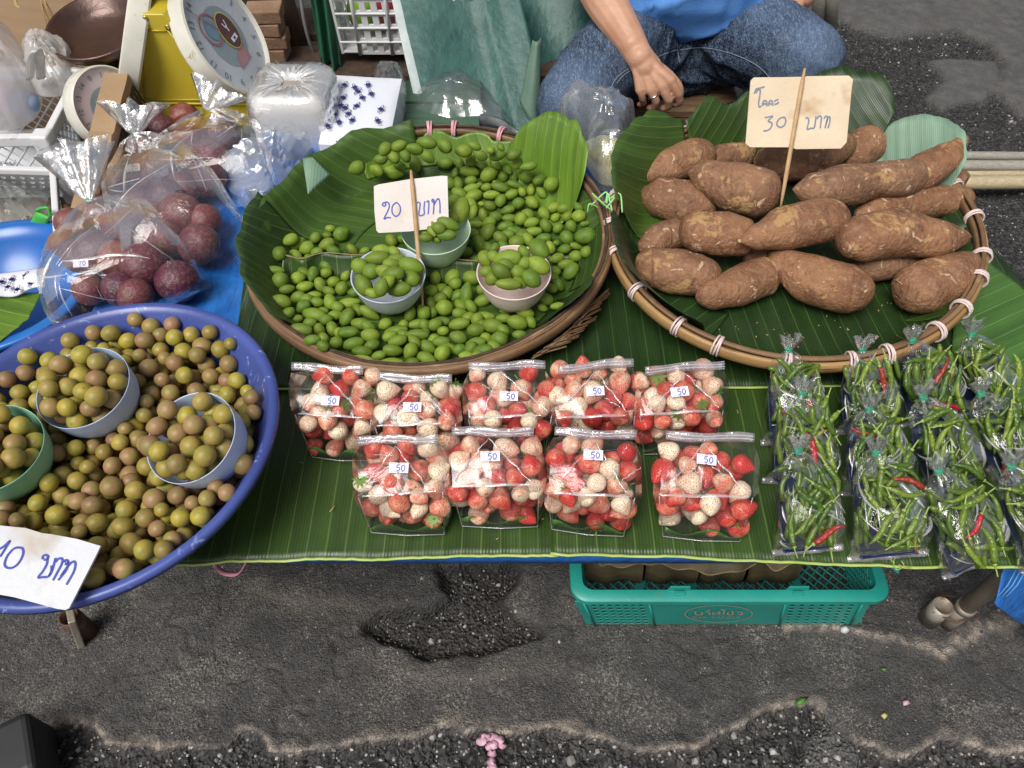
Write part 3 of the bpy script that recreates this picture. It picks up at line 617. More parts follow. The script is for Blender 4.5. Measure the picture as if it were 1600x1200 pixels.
def bowl(rim_px, zr, m, label, tilt=(0, 0), sc=1.0, straight=0):
    c = at(*rim_px, zr); M = Matrix.Translation(c) @ Euler((R(tilt[0]), R(tilt[1]), 0)).to_matrix().to_4x4() @ Matrix.Translation((0, 0, -.062 * sc)) @ Matrix.Scale(sc, 4)
    pr = BOWL_PROF if not straight else [(r if z < .002 else r + (.0585 - r) * straight * min(1, z / .02), z) for r, z in BOWL_PROF]
    o = MB().lathe(pr, 48, M).build('bowl', m); tag(o, label, 'bowl', 'small plastic measuring bowls'); return c, M

# ------------------------------------------------------------------ small green fruits, each laid where it lies
def relax(items, floor, dome=None, its=60, cap=.05, slack=.86):
    """items: [px, py, a_px, b_px, ang]; slide every fruit along its line of sight until none sinks into another or the floor"""
    n = len(items); O = np.array([0, 0, CAM_H]); Dv = np.array([ray(i[0], i[1]) for i in items]); Dv /= np.linalg.norm(Dv, axis=1)[:, None]
    T = np.zeros(n); A_ = np.zeros(n); B_ = np.zeros(n)
    for i, it in enumerate(items):
        zf = .48
        for _ in range(8):
            t = (zf - CAM_H) / Dv[i, 2]; p = O + Dv[i] * t; s = depth(p) / FPX; A_[i], B_[i] = it[2] * s, it[3] * s; zf = floor(p) + B_[i] * .92
        T[i] = t
    T0 = T.copy(); Rr = (A_ + 2 * B_) / 3
    for _ in range(its):
        P = O + Dv * T[:, None]; d = P[:, None] - P[None]; L = np.sqrt((d ** 2).sum(-1)) + np.eye(n); need = slack * (Rr[:, None] + Rr[None]) - L; np.fill_diagonal(need, -1)
        hit = np.argwhere(need > 0); mv = np.zeros(n)
        for i, j in hit:
            if T[i] < T[j] or (T[i] == T[j] and i < j): mv[i] = max(mv[i], need[i, j] * .5)
        T -= np.minimum(mv, .004); T = np.maximum(T, T0 - cap)
    return [(Vector(O + Dv[i] * T[i]), A_[i] * T[i] / T0[i], B_[i] * T[i] / T0[i], items[i][4]) for i in range(n)]
def lay(items, floor, meshes, name, label, cat, group, **kw):
    for p, a, b, ang in relax(items, floor, **kw):
        tilt = rnd.uniform(-.22, .22); ax = CR * cos(R(ang)) + CU * sin(R(ang)) + CF * tilt
        if rnd.random() < .5: ax = -ax
        o = inst(name, rnd.choice(meshes), fruit_matrix(p, ax, a, b, rnd.uniform(0, 6.28))); tag(o, label, cat, group)
def Z(ox, oy, s, data, k=1.0): return [(ox + d[0] / s, oy + d[1] / s, d[2] / s * 1.00 * k, d[3] / s * .97 * k, d[4] if len(d) > 4 else rnd.uniform(-60, 60)) for d in data]
ga = Z(400, 180, 5.333, [(845,437,67,62,20),(1010,462,60,50,-30),(1145,475,78,58,-10),(1078,280,60,52,50),(1190,257,70,48,20),(1040,368,56,46,0),(1148,352,58,46,-50),(1195,420,58,38,-25),(1245,338,60,45,-65),(1325,405,75,50,-60),(1328,283,68,50,-10),(1430,230,80,55,-10),(1430,348,60,48,-40),(618,945,44,34,0),(710,990,68,64,30),(590,1000,42,32,0),(497,1020,52,46,50),(292,1035,65,52,30),(350,1070,68,50,35),(428,1105,64,58,30),(595,1075,70,54,25),(510,1145,55,45,20),(197,1155,66,64,40),(330,1165,58,45,-30),(640,1125,60,42),(800,1115,55,40),(910,1130,45,35),(1130,1045,60,50),(1220,1030,42,40)])
gb = Z(680, 180, 5.333, [(80,258,68,58,-40),(85,400,68,50,0),(242,298,70,58,0),(330,258,55,35,-20),(200,397,50,40,-70),(297,380,50,46,80),(380,332,62,45,-30),(392,415,48,38,-30),(460,290,40,35),(545,265,38,30),(515,335,72,48,10),(505,410,55,40,-30),(650,330,65,50,20),(685,398,52,45,60),(600,440,50,38,-60),(780,425,72,42,10),(765,503,66,60,0),(655,508,48,38,-80),(568,510,50,46,70),(450,490,85,62,40),(285,472,85,48,-5),(168,485,45,33,80),(192,567,58,42,-75),(295,545,52,40,10),(300,610,70,40,15),(370,580,28,22),(325,668,72,50,20),(430,600,44,38,10),(545,600,75,42,-15),(655,575,62,34,-20),(500,570,30,25),(865,540,62,45,30),(965,575,65,60,40),(725,640,42,38,-60),(798,625,48,38,85),(888,648,55,40,-50),(635,660,60,42,20),(465,665,68,40,5),(545,715,56,48,60),(690,735,56,50,30),(385,740,30,22),(455,755,55,42,-20),(610,790,60,40,15),(300,740,55,45),(320,800,60,40,80),(400,835,60,40,-75),(500,850,54,50,0),(625,860,68,38,0),(340,910,58,36,0),(590,925,65,42,15),(440,970,78,62,60),(325,990,50,45),(245,1050,50,40),(800,895,66,46,10),(920,918,62,48,-60),(1000,855,42,38),(1068,775,58,45,10),(1195,768,48,38),(1100,845,48,42,30),(1200,840,58,54,0),(1132,922,52,48,-60),(1025,940,48,42,40),(1245,905,42,25,10),(1255,1005,88,70,10),(1098,1020,68,60,-50),(665,965,75,42,-10),(820,970,75,42,5),(540,1018,62,50,-30),(905,1025,68,42,10),(680,1055,72,56,10),(365,1075,80,60,-70),(570,1085,45,40),(960,1105,55,45,-70),(1010,1065,32,28),(1080,1115,52,42,10),(1175,1090,58,32,-10),(1255,1140,50,48,60),(1172,1175,58,50,0),(235,1140,80,50,0)])
gc = Z(400, 370, 5.333, [(162,278,80,38,-5),(202,362,76,70,60),(255,438,65,40,15),(350,343,62,55,20),(475,305,62,48,75),(582,300,55,45,10),(405,415,72,46,15),(533,395,62,50,-70),(645,375,54,46,20),(745,330,50,40),(358,505,62,56,10),(490,485,60,34,0),(605,450,54,40,-20),(715,430,60,56,60),(620,545,70,58,-70),(510,545,58,46,-10),(215,540,82,62,-15),(395,580,66,55,40),(265,640,60,48,40),(335,685,65,38,10),(488,652,105,62,-10),(375,775,100,58,-5),(655,655,60,46,10),(760,665,80,60,60),(765,555,88,50,10),(940,630,90,50,-30),(880,728,95,52,-10),(530,778,64,48,-70),(635,765,64,50,-75),(765,795,92,50,5),(955,820,78,60,-5),(670,880,54,54,0),(465,860,70,48,10),(560,910,55,50,-30),(815,890,92,56,15),(890,955,80,52,-5),(885,1015,85,34,-5),(1135,1050,100,45,0),(1025,990,62,42,15),(1135,945,82,54,-5),(1185,865,80,50,15),(1175,785,98,48,8),(1350,815,95,50,0),(1355,725,92,42,10),(1285,650,70,50,70),(1395,625,62,50,-60),(1290,945,68,62,60),(1300,1045,60,40),(1415,1010,80,58,-20),(1425,915,75,58,-30),(820,465,52,42,0)])
gd = Z(660, 370, 5.333, [(110,350,62,50,80),(235,265,85,40,10),(250,340,78,65,60),(275,388,56,54,0),(390,245,60,45),(415,338,82,66,-10),(75,450,58,52,0),(205,470,62,56,70),(365,480,92,60,80),(75,555,62,44,-70),(185,590,72,70,0),(305,635,60,48,0),(500,440,62,50,20),(505,530,78,52,20),(160,705,78,44,0),(15,640,55,55),(15,730,50,45),(15,810,55,45),(310,725,90,52,10),(175,785,48,42,0),(305,840,72,58,-20),(158,875,76,50,-5),(165,970,72,64,50),(310,940,62,52,10),(440,775,72,60,10),(520,665,80,44,0),(710,610,62,38,10),(680,680,65,42,0),(585,740,88,64,-5),(795,715,86,66,-15),(855,630,82,54,-20),(455,880,80,48,10),(512,945,78,58,10),(645,850,72,72,0),(370,990,65,40,0),(810,815,60,42,0),(1025,520,72,54,-15),(1070,430,62,44,-15),(1090,350,52,46,0),(1110,285,48,42,-30),(1120,575,60,32,10),(1000,590,42,35),(1125,178,60,44,20),(1190,230,68,44,15),(1240,285,80,58,50)])
gx_ = []; r5 = random.Random(12); base_ = ga + gb + gc + gd
for _ in range(4000):
    x, y = r5.uniform(420, 940), r5.uniform(230, 560)
    if not (400 < y or (x > 700 and y > 250)) or (x < 640 and y < 405) or MANGO.rho(at(x, y, .475)) > .90 or (x > 850 and y < 315): continue
    if any(math.hypot(x - bx_, (y - by_) * 1.1) < rr_ for bx_, by_, rr_ in ((606, 440, 66), (681, 368, 58), (803, 438, 64), (640, 320, 62))): continue
    if min(math.hypot(x - q[0], y - q[1]) for q in base_ + gx_) > 11.5 and sum(math.hypot(x - q[0], y - q[1]) < 34 for q in base_) >= 4: gx_.append((x, y, r5.uniform(9.5, 12.5), r5.uniform(8, 9.6), r5.uniform(-60, 60)))
    if len(gx_) >= 52: break
lay(ga + gb + gc + gd + gx_, lambda p: MANGO.floor(p) + .009 * min(1, max(0, MANGO.rho(p) - .5) / .2), GREEN, 'green_fruit', 'small oval green fruit lying loose on the leaf in the round cane basket', 'green fruit', 'loose green fruits in the cane basket')
def bowl_floor(c, r=.058, dome=.014):
    def f(p):
        d = math.hypot(p[0] - c.x, p[1] - c.y) / r; return c.z - .004 + dome * (1 - d * d) if d < 1 else c.z - .004
    return f
c1, _ = bowl((606.6, 429), .533, M_bowl['grey'], 'grey blue bowl heaped with green fruits in the middle of the cane basket', (4, 0))
c2, _ = bowl((681, 359), .536, M_bowl['green'], 'pale green bowl of green fruits behind the 20 baht price card', (3, 0), .98)
c3, _ = bowl((803, 425), .536, M_bowl['pink'], 'pale pink bowl heaped with green fruits near the right basket rim', (3, 0))
lay(Z(400, 370, 5.333, [(1015,178,86,56,5),(865,245,66,62,-30),(960,290,66,62,0),(1045,115,70,50,0),(1155,130,50,40),(1075,290,60,55),(1150,310,82,58,5),(1170,190,70,45,10),(1285,240,92,66,-15),(1290,350,72,62,-20),(900,410,80,66,-60),(1045,425,68,54,70),(1190,435,92,58,5),(970,470,55,40),(1090,380,60,50),(1120,230,60,50)], 1.14), bowl_floor(c1), GREEN, 'green_fruit', 'green fruit heaped in the grey blue bowl', 'green fruit', 'green fruits in the grey blue bowl', cap=.03)
lay(Z(680, 180, 5.333, [(205,800,95,72,70),(105,905,85,52,-20),(95,1000,72,42,0),(-75,1020,50,35,0),(-25,970,50,32),(10,1030,40,34),(-90,985,50,36),(160,725,60,56),(30,940,55,45),(60,860,60,50),(-20,900,60,50,20),(120,850,60,48,-10)], 1.14), bowl_floor(c2), GREEN, 'green_fruit', 'green fruit in the pale green bowl', 'green fruit', 'green fruits in the pale green bowl', cap=.03)
lay(Z(660, 370, 5.333, [(520,180,62,58,-60),(595,165,50,45),(600,95,45,35),(718,182,98,72,5),(845,130,55,42),(970,100,88,66,-45),(972,240,88,66,-30),(850,222,58,50,40),(785,297,60,58,0),(650,285,72,58,-30),(540,290,52,46),(585,345,58,54,40),(720,395,95,44,-3),(905,345,76,66,-40),(690,235,60,50),(800,380,55,45)], 1.14), bowl_floor(c3), GREEN, 'green_fruit', 'green fruit heaped in the pale pink bowl', 'green fruit', 'green fruits in the pale pink bowl', cap=.03)

# ------------------------------------------------------------------ the blue tub of plums
TUB = Dish((-.534, .5576), .236, .2255, 68, 0, 0, .5); ZR = .58
def tub_r(zz): return .56 + .41 * max(0, min(1, (zz - .455) / (ZR - .455))) ** .8      # inner wall as a share of the rim
M_tub = mat('blue_tub_plastic', (.042, .064, .235), (.065, .098, .33), 6, .36, bump=.05, bscale=50, wear=((.22, .28, .55), 30, .60, .04), spec=.5)
mb = MB(); N = 96; P = []
for rr, zz in ((.001, .4525), (.52, .4525), (.57, .4545), (.70, .49), (.845, .535), (.950, ZR - .012), (.965, ZR - .006), (1.0, ZR - .010), (1.005, ZR - .002), (.99, ZR + .003), (.955, ZR + .002), (.93, ZR - .006), (.830, .537), (.685, .492), (.555, .4580), (.001, .4565)):
    P.append([Vector((*(TUB.pt(2 * PI * i / N, rr))[:2], zz)) for i in range(N)])
tag(mb.grid(P, closev=True).build('blue_tub', M_tub), 'large scuffed blue plastic tub filled with round plums', 'tub')
bl = [((130, 605), .600, M_bowl['blue'], 'light blue bowl heaped with plums near the back of the blue tub', (9, -3), 1.03), ((298, 683), .605, M_bowl['sky'], 'powder blue bowl of plums tilted towards the left in the blue tub', (14, -12), 1.02), ((-14, 700), .605, M_bowl['mint'], 'mint green bowl of plums cut off at the left photo edge', (6, 4), 1.03)]
BC = [bowl(p, zr, m, lb, tl, sc, .6) for p, zr, m, lb, tl, sc in bl]
rs = np.random.RandomState(11); pos = []; rad = []
def drop(tries, valid, zfloor, r):
    best = None
    for _ in range(tries):
        x, y = valid()
        zz = zfloor(x, y) + r
        if pos:
            A_ = np.array(pos); R_ = np.array(rad); d2 = (A_[:, 0] - x) ** 2 + (A_[:, 1] - y) ** 2; q = (r + R_) * .97; k_ = d2 < q * q
            if k_.any(): zz = max(zz, float((A_[k_, 2] + np.sqrt(q[k_] ** 2 - d2[k_])).max()))
        if TUB.rho((x, y, 0)) > tub_r(zz) - r / .225: continue
        if any(math.hypot(x - c.x, y - c.y) < .046 + r * .75 and zz > c.z - .062 - .4 * r for c, _ in BC): continue
        hmax = .557 + .024 * min(1, TUB.rho((x, y, 0))) ** 2 + 0 - (.022 if math.hypot(x + .40, y - .66) < .06 else 0)
        if zz > hmax: continue
        if best is None or zz < best[2]: best = (x, y, zz)
    return best
miss = 0
while miss < 25 and len(pos) < 1000:
    r = float(np.clip(rs.normal(.0117, .0011), .0095, .0142))
    def valid():
        a = rs.rand() * 6.283; q = math.sqrt(rs.rand()) * .98; p = TUB.pt(a, q); return p.x, p.y
    b = drop(26, valid, lambda x, y: .4575, r)
    if b is None: miss += 1; continue
    miss = 0; pos.append(b); rad.append(r)
PX = []
for p in pos:
    q = Vector(p); dpt = depth(q); v = q - Vector((0, 0, CAM_H)); PX.append((800 + FPX * v.x / dpt, 600 - FPX * v.dot(CU) / dpt, dpt))
PX = np.array(PX); rp = np.array(rad) * FPX / PX[:, 2]; stuff = MB(); cnt = 0; vis_ = [rp[i] for i in range(len(pos)) if PX[i, 0] > -15 and not ((PX[:, 2] < PX[i, 2] - rad[i] * .5) & (np.hypot(PX[:, 0] - PX[i, 0], PX[:, 1] - PX[i, 1]) < rp * .72) & (np.arange(len(pos)) != i)).any()]; rcut = sorted(vis_)[-250] if len(vis_) > 250 else 0
for i, p in enumerate(pos):
    d = np.hypot(PX[:, 0] - PX[i, 0], PX[:, 1] - PX[i, 1]); cover = ((PX[:, 2] < PX[i, 2] - rad[i] * .5) & (d < rp * .72)); cover[i] = False
    M = fruit_matrix(Vector(p), Vector((rs.randn(), rs.randn(), rs.randn() + .6)), rad[i] * rs.uniform(.88, .98), rad[i] * rs.uniform(.98, 1.06), rs.rand() * 6)
    if PX[i, 0] < -15 or cover.any() or (rp[i] < rcut):
        P = ovoid('plum', 0, .1, 14, 10, seed=i)[0]; stuff.add([M @ Vector(v) for v in P.v], P.f)
    else:
        tag(inst('plum', PLUM[i % 3], M), 'round yellow brown plum lying loose in the blue tub', 'plum', 'loose plums in the blue tub'); cnt += 1
M_plumpile = fruit_mat('plum_pile_skin', (.40, .32, .045), (.33, .175, .10), (.25, .24, .055), (.10, .05, .02), rough=.28, scar=None, spots=(13, .68, .04), nsc=.9, isl=True)
tag(stuff.build('plum_pile', M_plumpile), 'lower layer of plums showing between the upper ones in the blue tub', kind='stuff')
print('plums loose', cnt, 'of', len(pos))
for (c, M), nm, n_ in zip(BC, ('light blue bowl', 'powder blue bowl', 'mint green bowl'), (34, 34, 30)):
    pos = []; rad = []; bp = []
    for i in range(n_ + 14):
        r = float(rs.uniform(.0118, .0140)); best = None
        for _ in range(40):
            a = rs.rand() * 6.283; q = math.sqrt(rs.rand()) * .047; x, y = c.x + q * cos(a), c.y + q * sin(a)
            zz = c.z - .056 + .030 * (q / .05) ** 2 + r
            for p, r_ in zip(pos, rad):
                d2 = (p[0] - x) ** 2 + (p[1] - y) ** 2; s_ = (r + r_) * .93
                if d2 < s_ * s_: zz = max(zz, p[2] + math.sqrt(s_ * s_ - d2))
            if zz > c.z + .021: continue
            if best is None or zz < best[2]: best = (x, y, zz)
        if best: pos.append(best); rad.append(r)
    for p, r in zip(pos, rad):
        M2 = fruit_matrix(Vector(p), Vector((rs.randn(), rs.randn(), rs.randn() + .8)), r * .94, r * 1.02, rs.rand() * 6)
        tag(inst('plum', rnd.choice(PLUM), M2), 'yellow brown plum heaped in the %s' % nm, 'plum', 'plums in the %s' % nm)

# ------------------------------------------------------------------ big brown tubers
def tuber_mat():
    m, t, out = new_mat('tuber_skin'); k = NT(t); b = k.n('BsdfPrincipled'); k.l(b.outputs[0], out.inputs[0])
    v = k.coords(); n = k.noise(v, 14, 6, .62); c = k.mix(k.ramp(n, .35, .66), (.165, .073, .036), (.31, .152, .075))
    c = k.mix(k.math('MULTIPLY', k.rand(), .35), c, (.20, .125, .085))
    f = k.ramp(k.noise(v, 90, 4, .65), .50, .70); c = k.mix(k.math('MULTIPLY', f, .55), c, (.38, .24, .15))
    d = k.ramp(k.noise(v, 60, 4, .7, .5), .56, .70); c = k.mix(k.math('MULTIPLY', d, .6), c, (.055, .028, .018))
    pat = k.ramp(k.mix(.35, k.noise(v, 17, 3, .5, 1.0), k.noise(v, 100, 4, .7)), .560, .600); c = k.mix(k.math('MULTIPLY', pat, .75), c, (.44, .27, .11))
    ch = k.ramp(k.noise(v, 50, 3, .5, .8), .655, .685); c = k.mix(ch, c, (.50, .34, .22))
    x = k.n('SeparateXYZ'); k.l(v, x.inputs[0]); w = k.n('TexWave', _wave_type='BANDS', _bands_direction='X'); w.inputs['Scale'].default_value = 3.2; w.inputs['Distortion'].default_value = 1.2; w.inputs['Detail Scale'].default_value = 4
    k.l(v, w.inputs['Vector']); rg = k.ramp(w.outputs['Fac'], .996, 1); c = k.mix(k.math('MULTIPLY', rg, .18), c, (.06, .03, .018))
    k.l(c, b.inputs['Base Color']); b.inputs['Roughness'].default_value = .62; b.inputs['Specular IOR Level'].default_value = .3
    h = k.mix(.5, k.noise(v, 40, 6, .65), k.noise(v, 160, 4)); h = k.mix(.10, h, rg); k.l(k.bump(h, .8, .008), b.inputs['Normal']); return m
M_tuber = tuber_mat(); M_cut = mat('tuber_cut_end', (.46, .34, .17), (.36, .24, .11), 90, .7)
GT = 'brown tubers piled in the bamboo basket'
def tuber(px, prof, dz, label, seed, cut=False, sq=.92):
    """px: spine in the picture, prof: half widths in px along it, dz: height of the spine above the tray"""
    r0 = random.Random(seed); pts = []
    for i, (x, y) in enumerate(px):
        z_ = POT.zf + (dz[i] if isinstance(dz, (list, tuple)) else dz); pts.append(at(x, y, z_))
    n = 40; sp = spline(pts, n); K = len(prof); rr = []
    for i in range(n):
        t = i / (n - 1) * (K - 1); k_ = min(int(t), K - 2); f = t - k_; f = f * f * (3 - 2 * f); rr.append((prof[k_] * (1 - f) + prof[k_ + 1] * f) / ppm(sp[i]))
    c = sum(sp, Vector()) / n; ax = (sp[-1] - sp[0]).normalized(); mb = MB(); P = []
    for i in range(n):
        tg = (sp[min(i + 1, n - 1)] - sp[max(i - 1, 0)]).normalized(); e = min(i, n - 1 - i) / 4.0; cap = math.sqrt(max(0.0, 1 - (1 - min(1, e)) ** 2)); cap = max(cap, .12)
        u = (Vector((0, 0, 1)) - tg * tg.z).normalized(); w = tg.cross(u); row = []
        for k_ in range(28):
            a = 2 * PI * k_ / 28; q = rr[i] * cap * (1 + .16 * (float(fbm(cos(a) * 1.2 + i * .10, sin(a) * 1.2 + seed, 1.4, 3, seed)) - .5) + .05 * (float(fbm(a * 2, i * .35, 2, 2, seed + 3)) - .5))
            row.append(sp[i] - c + (u * cos(a) * sq + w * sin(a)) * q)
        P.append(row)
    mb.grid(P, closev=True); b0 = len(mb.v); mb.v += [tuple(sp[0] - c), tuple(sp[-1] - c)]
    for k_ in range(28): mb.f += [(b0, (k_ + 1) % 28, k_), (b0 + 1, (n - 1) * 28 + k_, (n - 1) * 28 + (k_ + 1) % 28)]; mb.mi += [0, 0]
    o = mb.build('tuber', M_tuber, loc=c); tag(o, label, 'tuber', GT)
    if cut:
        d = (sp[0] - sp[2]).normalized(); q = MB().tube([sp[0] - c - d * .003, sp[0] - c + d * .002], rr[0] * .62 * .75, 12).build('cut_end', M_cut, o)
    return o
T_ = tuber
T_([(1475, 288), (1492, 284), (1508, 290)], [16, 22, 18], .055, 'stubby dark tuber end behind the others at the right rim', 9)
T_([(1310, 247), (1340, 236), (1362, 222), (1372, 212)], [20, 29, 33, 30], .05, 'knobbly dark tuber at the back right of the price card', 6)
T_([(1095, 258), (1130, 244), (1180, 240)], [12, 20, 20], .030, 'slim tuber half hidden at the back left of the price card stick', 4)
T_([(988, 285), (1008, 275), (1045, 260), (1085, 245), (1116, 238)], [7, 16, 29, 30, 20], .045, 'long tuber with a pale cut stem end at the left back', 1, True)
T_([(1178, 250), (1215, 254), (1260, 252), (1300, 236), (1330, 218)], [22, 32, 30, 24, 18], .075, 'tuber lying under the lower edge of the price card', 5)
T_([(998, 302), (1030, 308), (1075, 318), (1122, 325)], [10, 32, 38, 26], .035, 'dark tuber with flaky patches at the left rim', 2)
T_([(1003, 392), (1030, 374), (1068, 362)], [14, 25, 26], .030, 'small tuber mostly hidden at the left below the round ended one', 14)
T_([(1160, 396), (1185, 400), (1215, 404)], [14, 18, 16], .030, 'small tuber peeping out low in the middle of the pile', 20)
T_([(1330, 412), (1370, 414), (1420, 405), (1455, 398)], [20, 26, 26, 20], .032, 'shaded tuber beneath the longest one at the right', 19)
T_([(1410, 288), (1445, 268), (1478, 246), (1500, 224), (1509, 210)], [26, 30, 24, 12, 7], [.075, .090, .102, .116, .130], 'tuber ending in a thin upturned tip over the right back rim', 8)
T_([(1336, 338), (1375, 326), (1430, 317), (1485, 312), (1520, 308)], [14, 23, 27, 26, 17], .050, 'long dark tuber poking out over the right rim', 10)
T_([(1238, 296), (1270, 297), (1320, 290), (1365, 282), (1410, 278), (1448, 262)], [10, 28, 35, 29, 31, 20], .092, 'wavy long tuber at the right of the price stick', 7)
T_([(1075, 268), (1105, 276), (1150, 293), (1190, 304), (1218, 312)], [10, 28, 42, 40, 26], .085, 'fat tuber with a pointed left tip left of the price stick', 3)
T_([(1062, 362), (1090, 362), (1135, 366), (1180, 372)], [22, 34, 36, 28], .070, 'smooth round ended tuber in the left middle', 13)
T_([(994, 422), (1020, 418), (1058, 425), (1095, 430), (1125, 424)], [20, 33, 37, 34, 20], .040, 'oval tuber at the lower left rim', 15)
T_([(1087, 465), (1115, 460), (1155, 447), (1192, 432), (1216, 428)], [13, 25, 32, 33, 22], .034, 'pear shaped tuber at the front left', 16)
T_([(1155, 377), (1185, 370), (1230, 356), (1280, 345), (1325, 338)], [7, 21, 36, 37, 26], .098, 'tuber with a pale cut tip in the centre of the pile', 12, True)
T_([(1200, 396), (1225, 412), (1270, 436), (1320, 450), (1366, 456)], [12, 27, 40, 40, 26], .050, 'broad tuber sloping down at the centre front', 17)
T_([(1408, 464), (1435, 452), (1480, 434), (1525, 412)], [26, 42, 42, 26], .046, 'stout tuber with a hanging root at the right front', 18)
T_([(1310, 383), (1345, 373), (1400, 364), (1460, 372), (1518, 370)], [22, 38, 40, 32, 12], .088, 'longest reddish tuber lying on top at the right', 11)
mb = MB(); mb.tube([at(1399, 437, .52), at(1412, 445, .523), at(1424, 458, .518), at(1430, 470, .505)], [.0012, .0013, .001, .0006], 5)
tag(mb.build('root_hair', M_cut), 'thin pale root trailing over the stout front right tuber', 'root')

# ------------------------------------------------------------------ price cards
def card_mat(name, c1, c2, stain): return mat(name, c1, c2, 9, .75, bump=.25, bscale=120, spots=(stain, 14, .60, .16), wear=(tuple(x * .7 for x in stain), 34, .66, .06))
def ribbon(mb, pts, w, n):
    pts = [Vector(p) for p in pts]; L = []
    for i, p in enumerate(pts):
        t = (pts[min(i + 1, len(pts) - 1)] - pts[max(i - 1, 0)]); t = t.normalized() if t.length > 1e-9 else Vector((1, 0, 0)); s = t.cross(n).normalized() * (w / 2); L.append([p - s, p + s])
    return mb.grid(L)
def price_card(poly, stick, p0, nrm, m, ink, strokes, label, w, z0=(0, 0, 1), th=.0022, fold=None, seed=0, stickw=.0042):
    n = Vector(nrm).normalized(); c = sum((atP(x, y, p0, n) for x, y in poly), Vector()) / len(poly); e = empty('price_card', c, label, 'price card', 'price cards'); mb = MB()
    pl = []
    for i in range(len(poly)):                       # slightly uneven outline
        a, b = Vector(poly[i]), Vector(poly[(i + 1) % len(poly)]); k_ = max(1, int((b - a).length / 9))
        for j in range(k_): q = a.lerp(b, j / k_); pl.append(q)
    N_ = len(pl); top = [atP(q.x, q.y, p0, n) for q in pl]; bot = [p - n * th for p in top]
    mb.add(top + bot + [c, c - n * th], [(i, (i + 1) % N_, 2 * N_) for i in range(N_)] + [((i + 1) % N_ + N_, i + N_, 2 * N_ + 1) for i in range(N_)] + [(i + N_, (i + 1) % N_ + N_, (i + 1) % N_, i) for i in range(N_)])
    card = mb.build('card', m, e, smooth=False); ml = MB()
    for s in strokes:
        s_, wf = (s, 1) if not isinstance(s[0], (int, float)) or True else (s, 1)
        pts = [atP(x, y, p0 + n * .0005, n) for x, y in s]; pts = spline(pts, len(pts) * 6) if len(pts) > 2 else pts; ribbon(ml, pts, w, n)
    lt = ml.build('lettering', ink, card, smooth=False)
    if stick:
        a, b = atP(*stick[0], p0 + n * .004, n), atP(*stick[1], p0 + n * .004, n); d = (b - a); pts = [a + d * (i / 8) for i in range(9)]
        MB().tube(pts, [stickw * .5] + [stickw] * 6 + [stickw * .8, stickw * .35], 6, flat=.6).build('stick', mat('bamboo_stick', (.42, .25, .12), (.50, .33, .17), 40, .55, bump=.3), e)
        for f in (.12, .86):
            if fold: 
                q = [atP(x, y, p0 + n * .0006, n) for x, y in fold[0 if f < .5 else 1]]; MB().tube(q, .0007, 4).build('staple_wire', M_pipeb, e)
    return e
M_inkblue = mat('blue_marker', (.018, .035, .30), (.03, .055, .38), 90, .5); M_inkgrey = mat('blue_grey_marker', (.16, .19, .26), (.22, .25, .33), 120, .6)
def ZP(ox, oy, s, L): return [[(ox + x / s, oy + y / s) for x, y in q] for q in L]
s30 = ZP(1150, 90, 4.8, [[(138,272),(150,238),(182,228),(215,218)],[(150,265),(168,240),(182,250),(176,300),(170,345),(176,370),(190,362)],[(200,362),(202,335),(215,322),(230,332),(232,365)],[(204,350),(216,345),(224,354)],[(246,362),(248,335),(260,322),(274,332),(276,362)],[(250,350),(262,344),(270,354)],[(286,328),(302,320),(318,312)],[(286,352),(306,346),(322,334)],
    [(215,450),(245,445),(275,440),(242,475),(268,490),(265,520),(238,545),(205,550)],[(356,448),(330,455),(308,485),(312,512),(335,522),(362,508),(374,475),(366,450),(350,446)],[(520,455),(538,452),(546,478),(534,535),(560,530),(588,522),(600,440)],[(606,462),(622,440),(640,450),(632,530)],[(660,458),(672,440),(686,452),(668,530)],[(672,510),(690,452),(704,446),(704,480),(690,530)]])
pst = at(1220, 325, .545); n30 = Vector((.0, -cos(R(38)), sin(R(38))))
price_card([(1173, 126), (1178, 121), (1254, 120), (1262, 119), (1326, 118), (1333, 124), (1331, 136), (1323, 222), (1314, 232), (1244, 233), (1236, 230), (1172, 230), (1165, 224)], [(1257.5, 107), (1219, 328)], pst, n30, card_mat('card_cream', (.62, .49, .33), (.70, .58, .42), (.40, .24, .11)), M_inkgrey, s30,
    'cream cardboard price card reading 30 baht standing in the brown tubers', .0026, fold=None, stickw=.0040)
s20 = ZP(550, 260, 8.572, [[(415,532),(408,502),(432,484),(452,508),(436,534),(418,526)],[(440,480),(476,480),(500,520),(482,590),(430,700),(476,684),(520,690)],[(588,486),(548,520),(534,580),(548,640),(590,668),(630,640),(648,580),(636,520),(600,486),(588,486)],[(870,490),(890,480),(912,500),(906,560),(900,655),(965,640),(964,560),(974,466)],[(996,478),(1026,464),(1028,540),(1020,640)],[(1066,462),(1080,440),(1096,452),(1086,476),(1066,466)],[(1096,452),(1096,540),(1088,640)],[(1096,520),(1132,450),(1164,438),(1178,520),(1178,630)]])
pst = at(663, 478, .478); n20 = Vector((-.03, -cos(R(46)), sin(R(46))))
price_card([(584, 291), (592, 288), (640, 280), (690, 274.5), (699, 275), (701, 345), (698, 352), (684, 356), (640, 361.5), (592, 364), (588, 360), (585, 330)], [(642, 266), (661, 478)], pst, n20, card_mat('card_white', (.60, .54, .50), (.68, .63, .60), (.50, .36, .24)), M_inkblue, s20,
    'off white torn price card reading 20 baht on a stick among the green fruits', .0023, stickw=.0040)
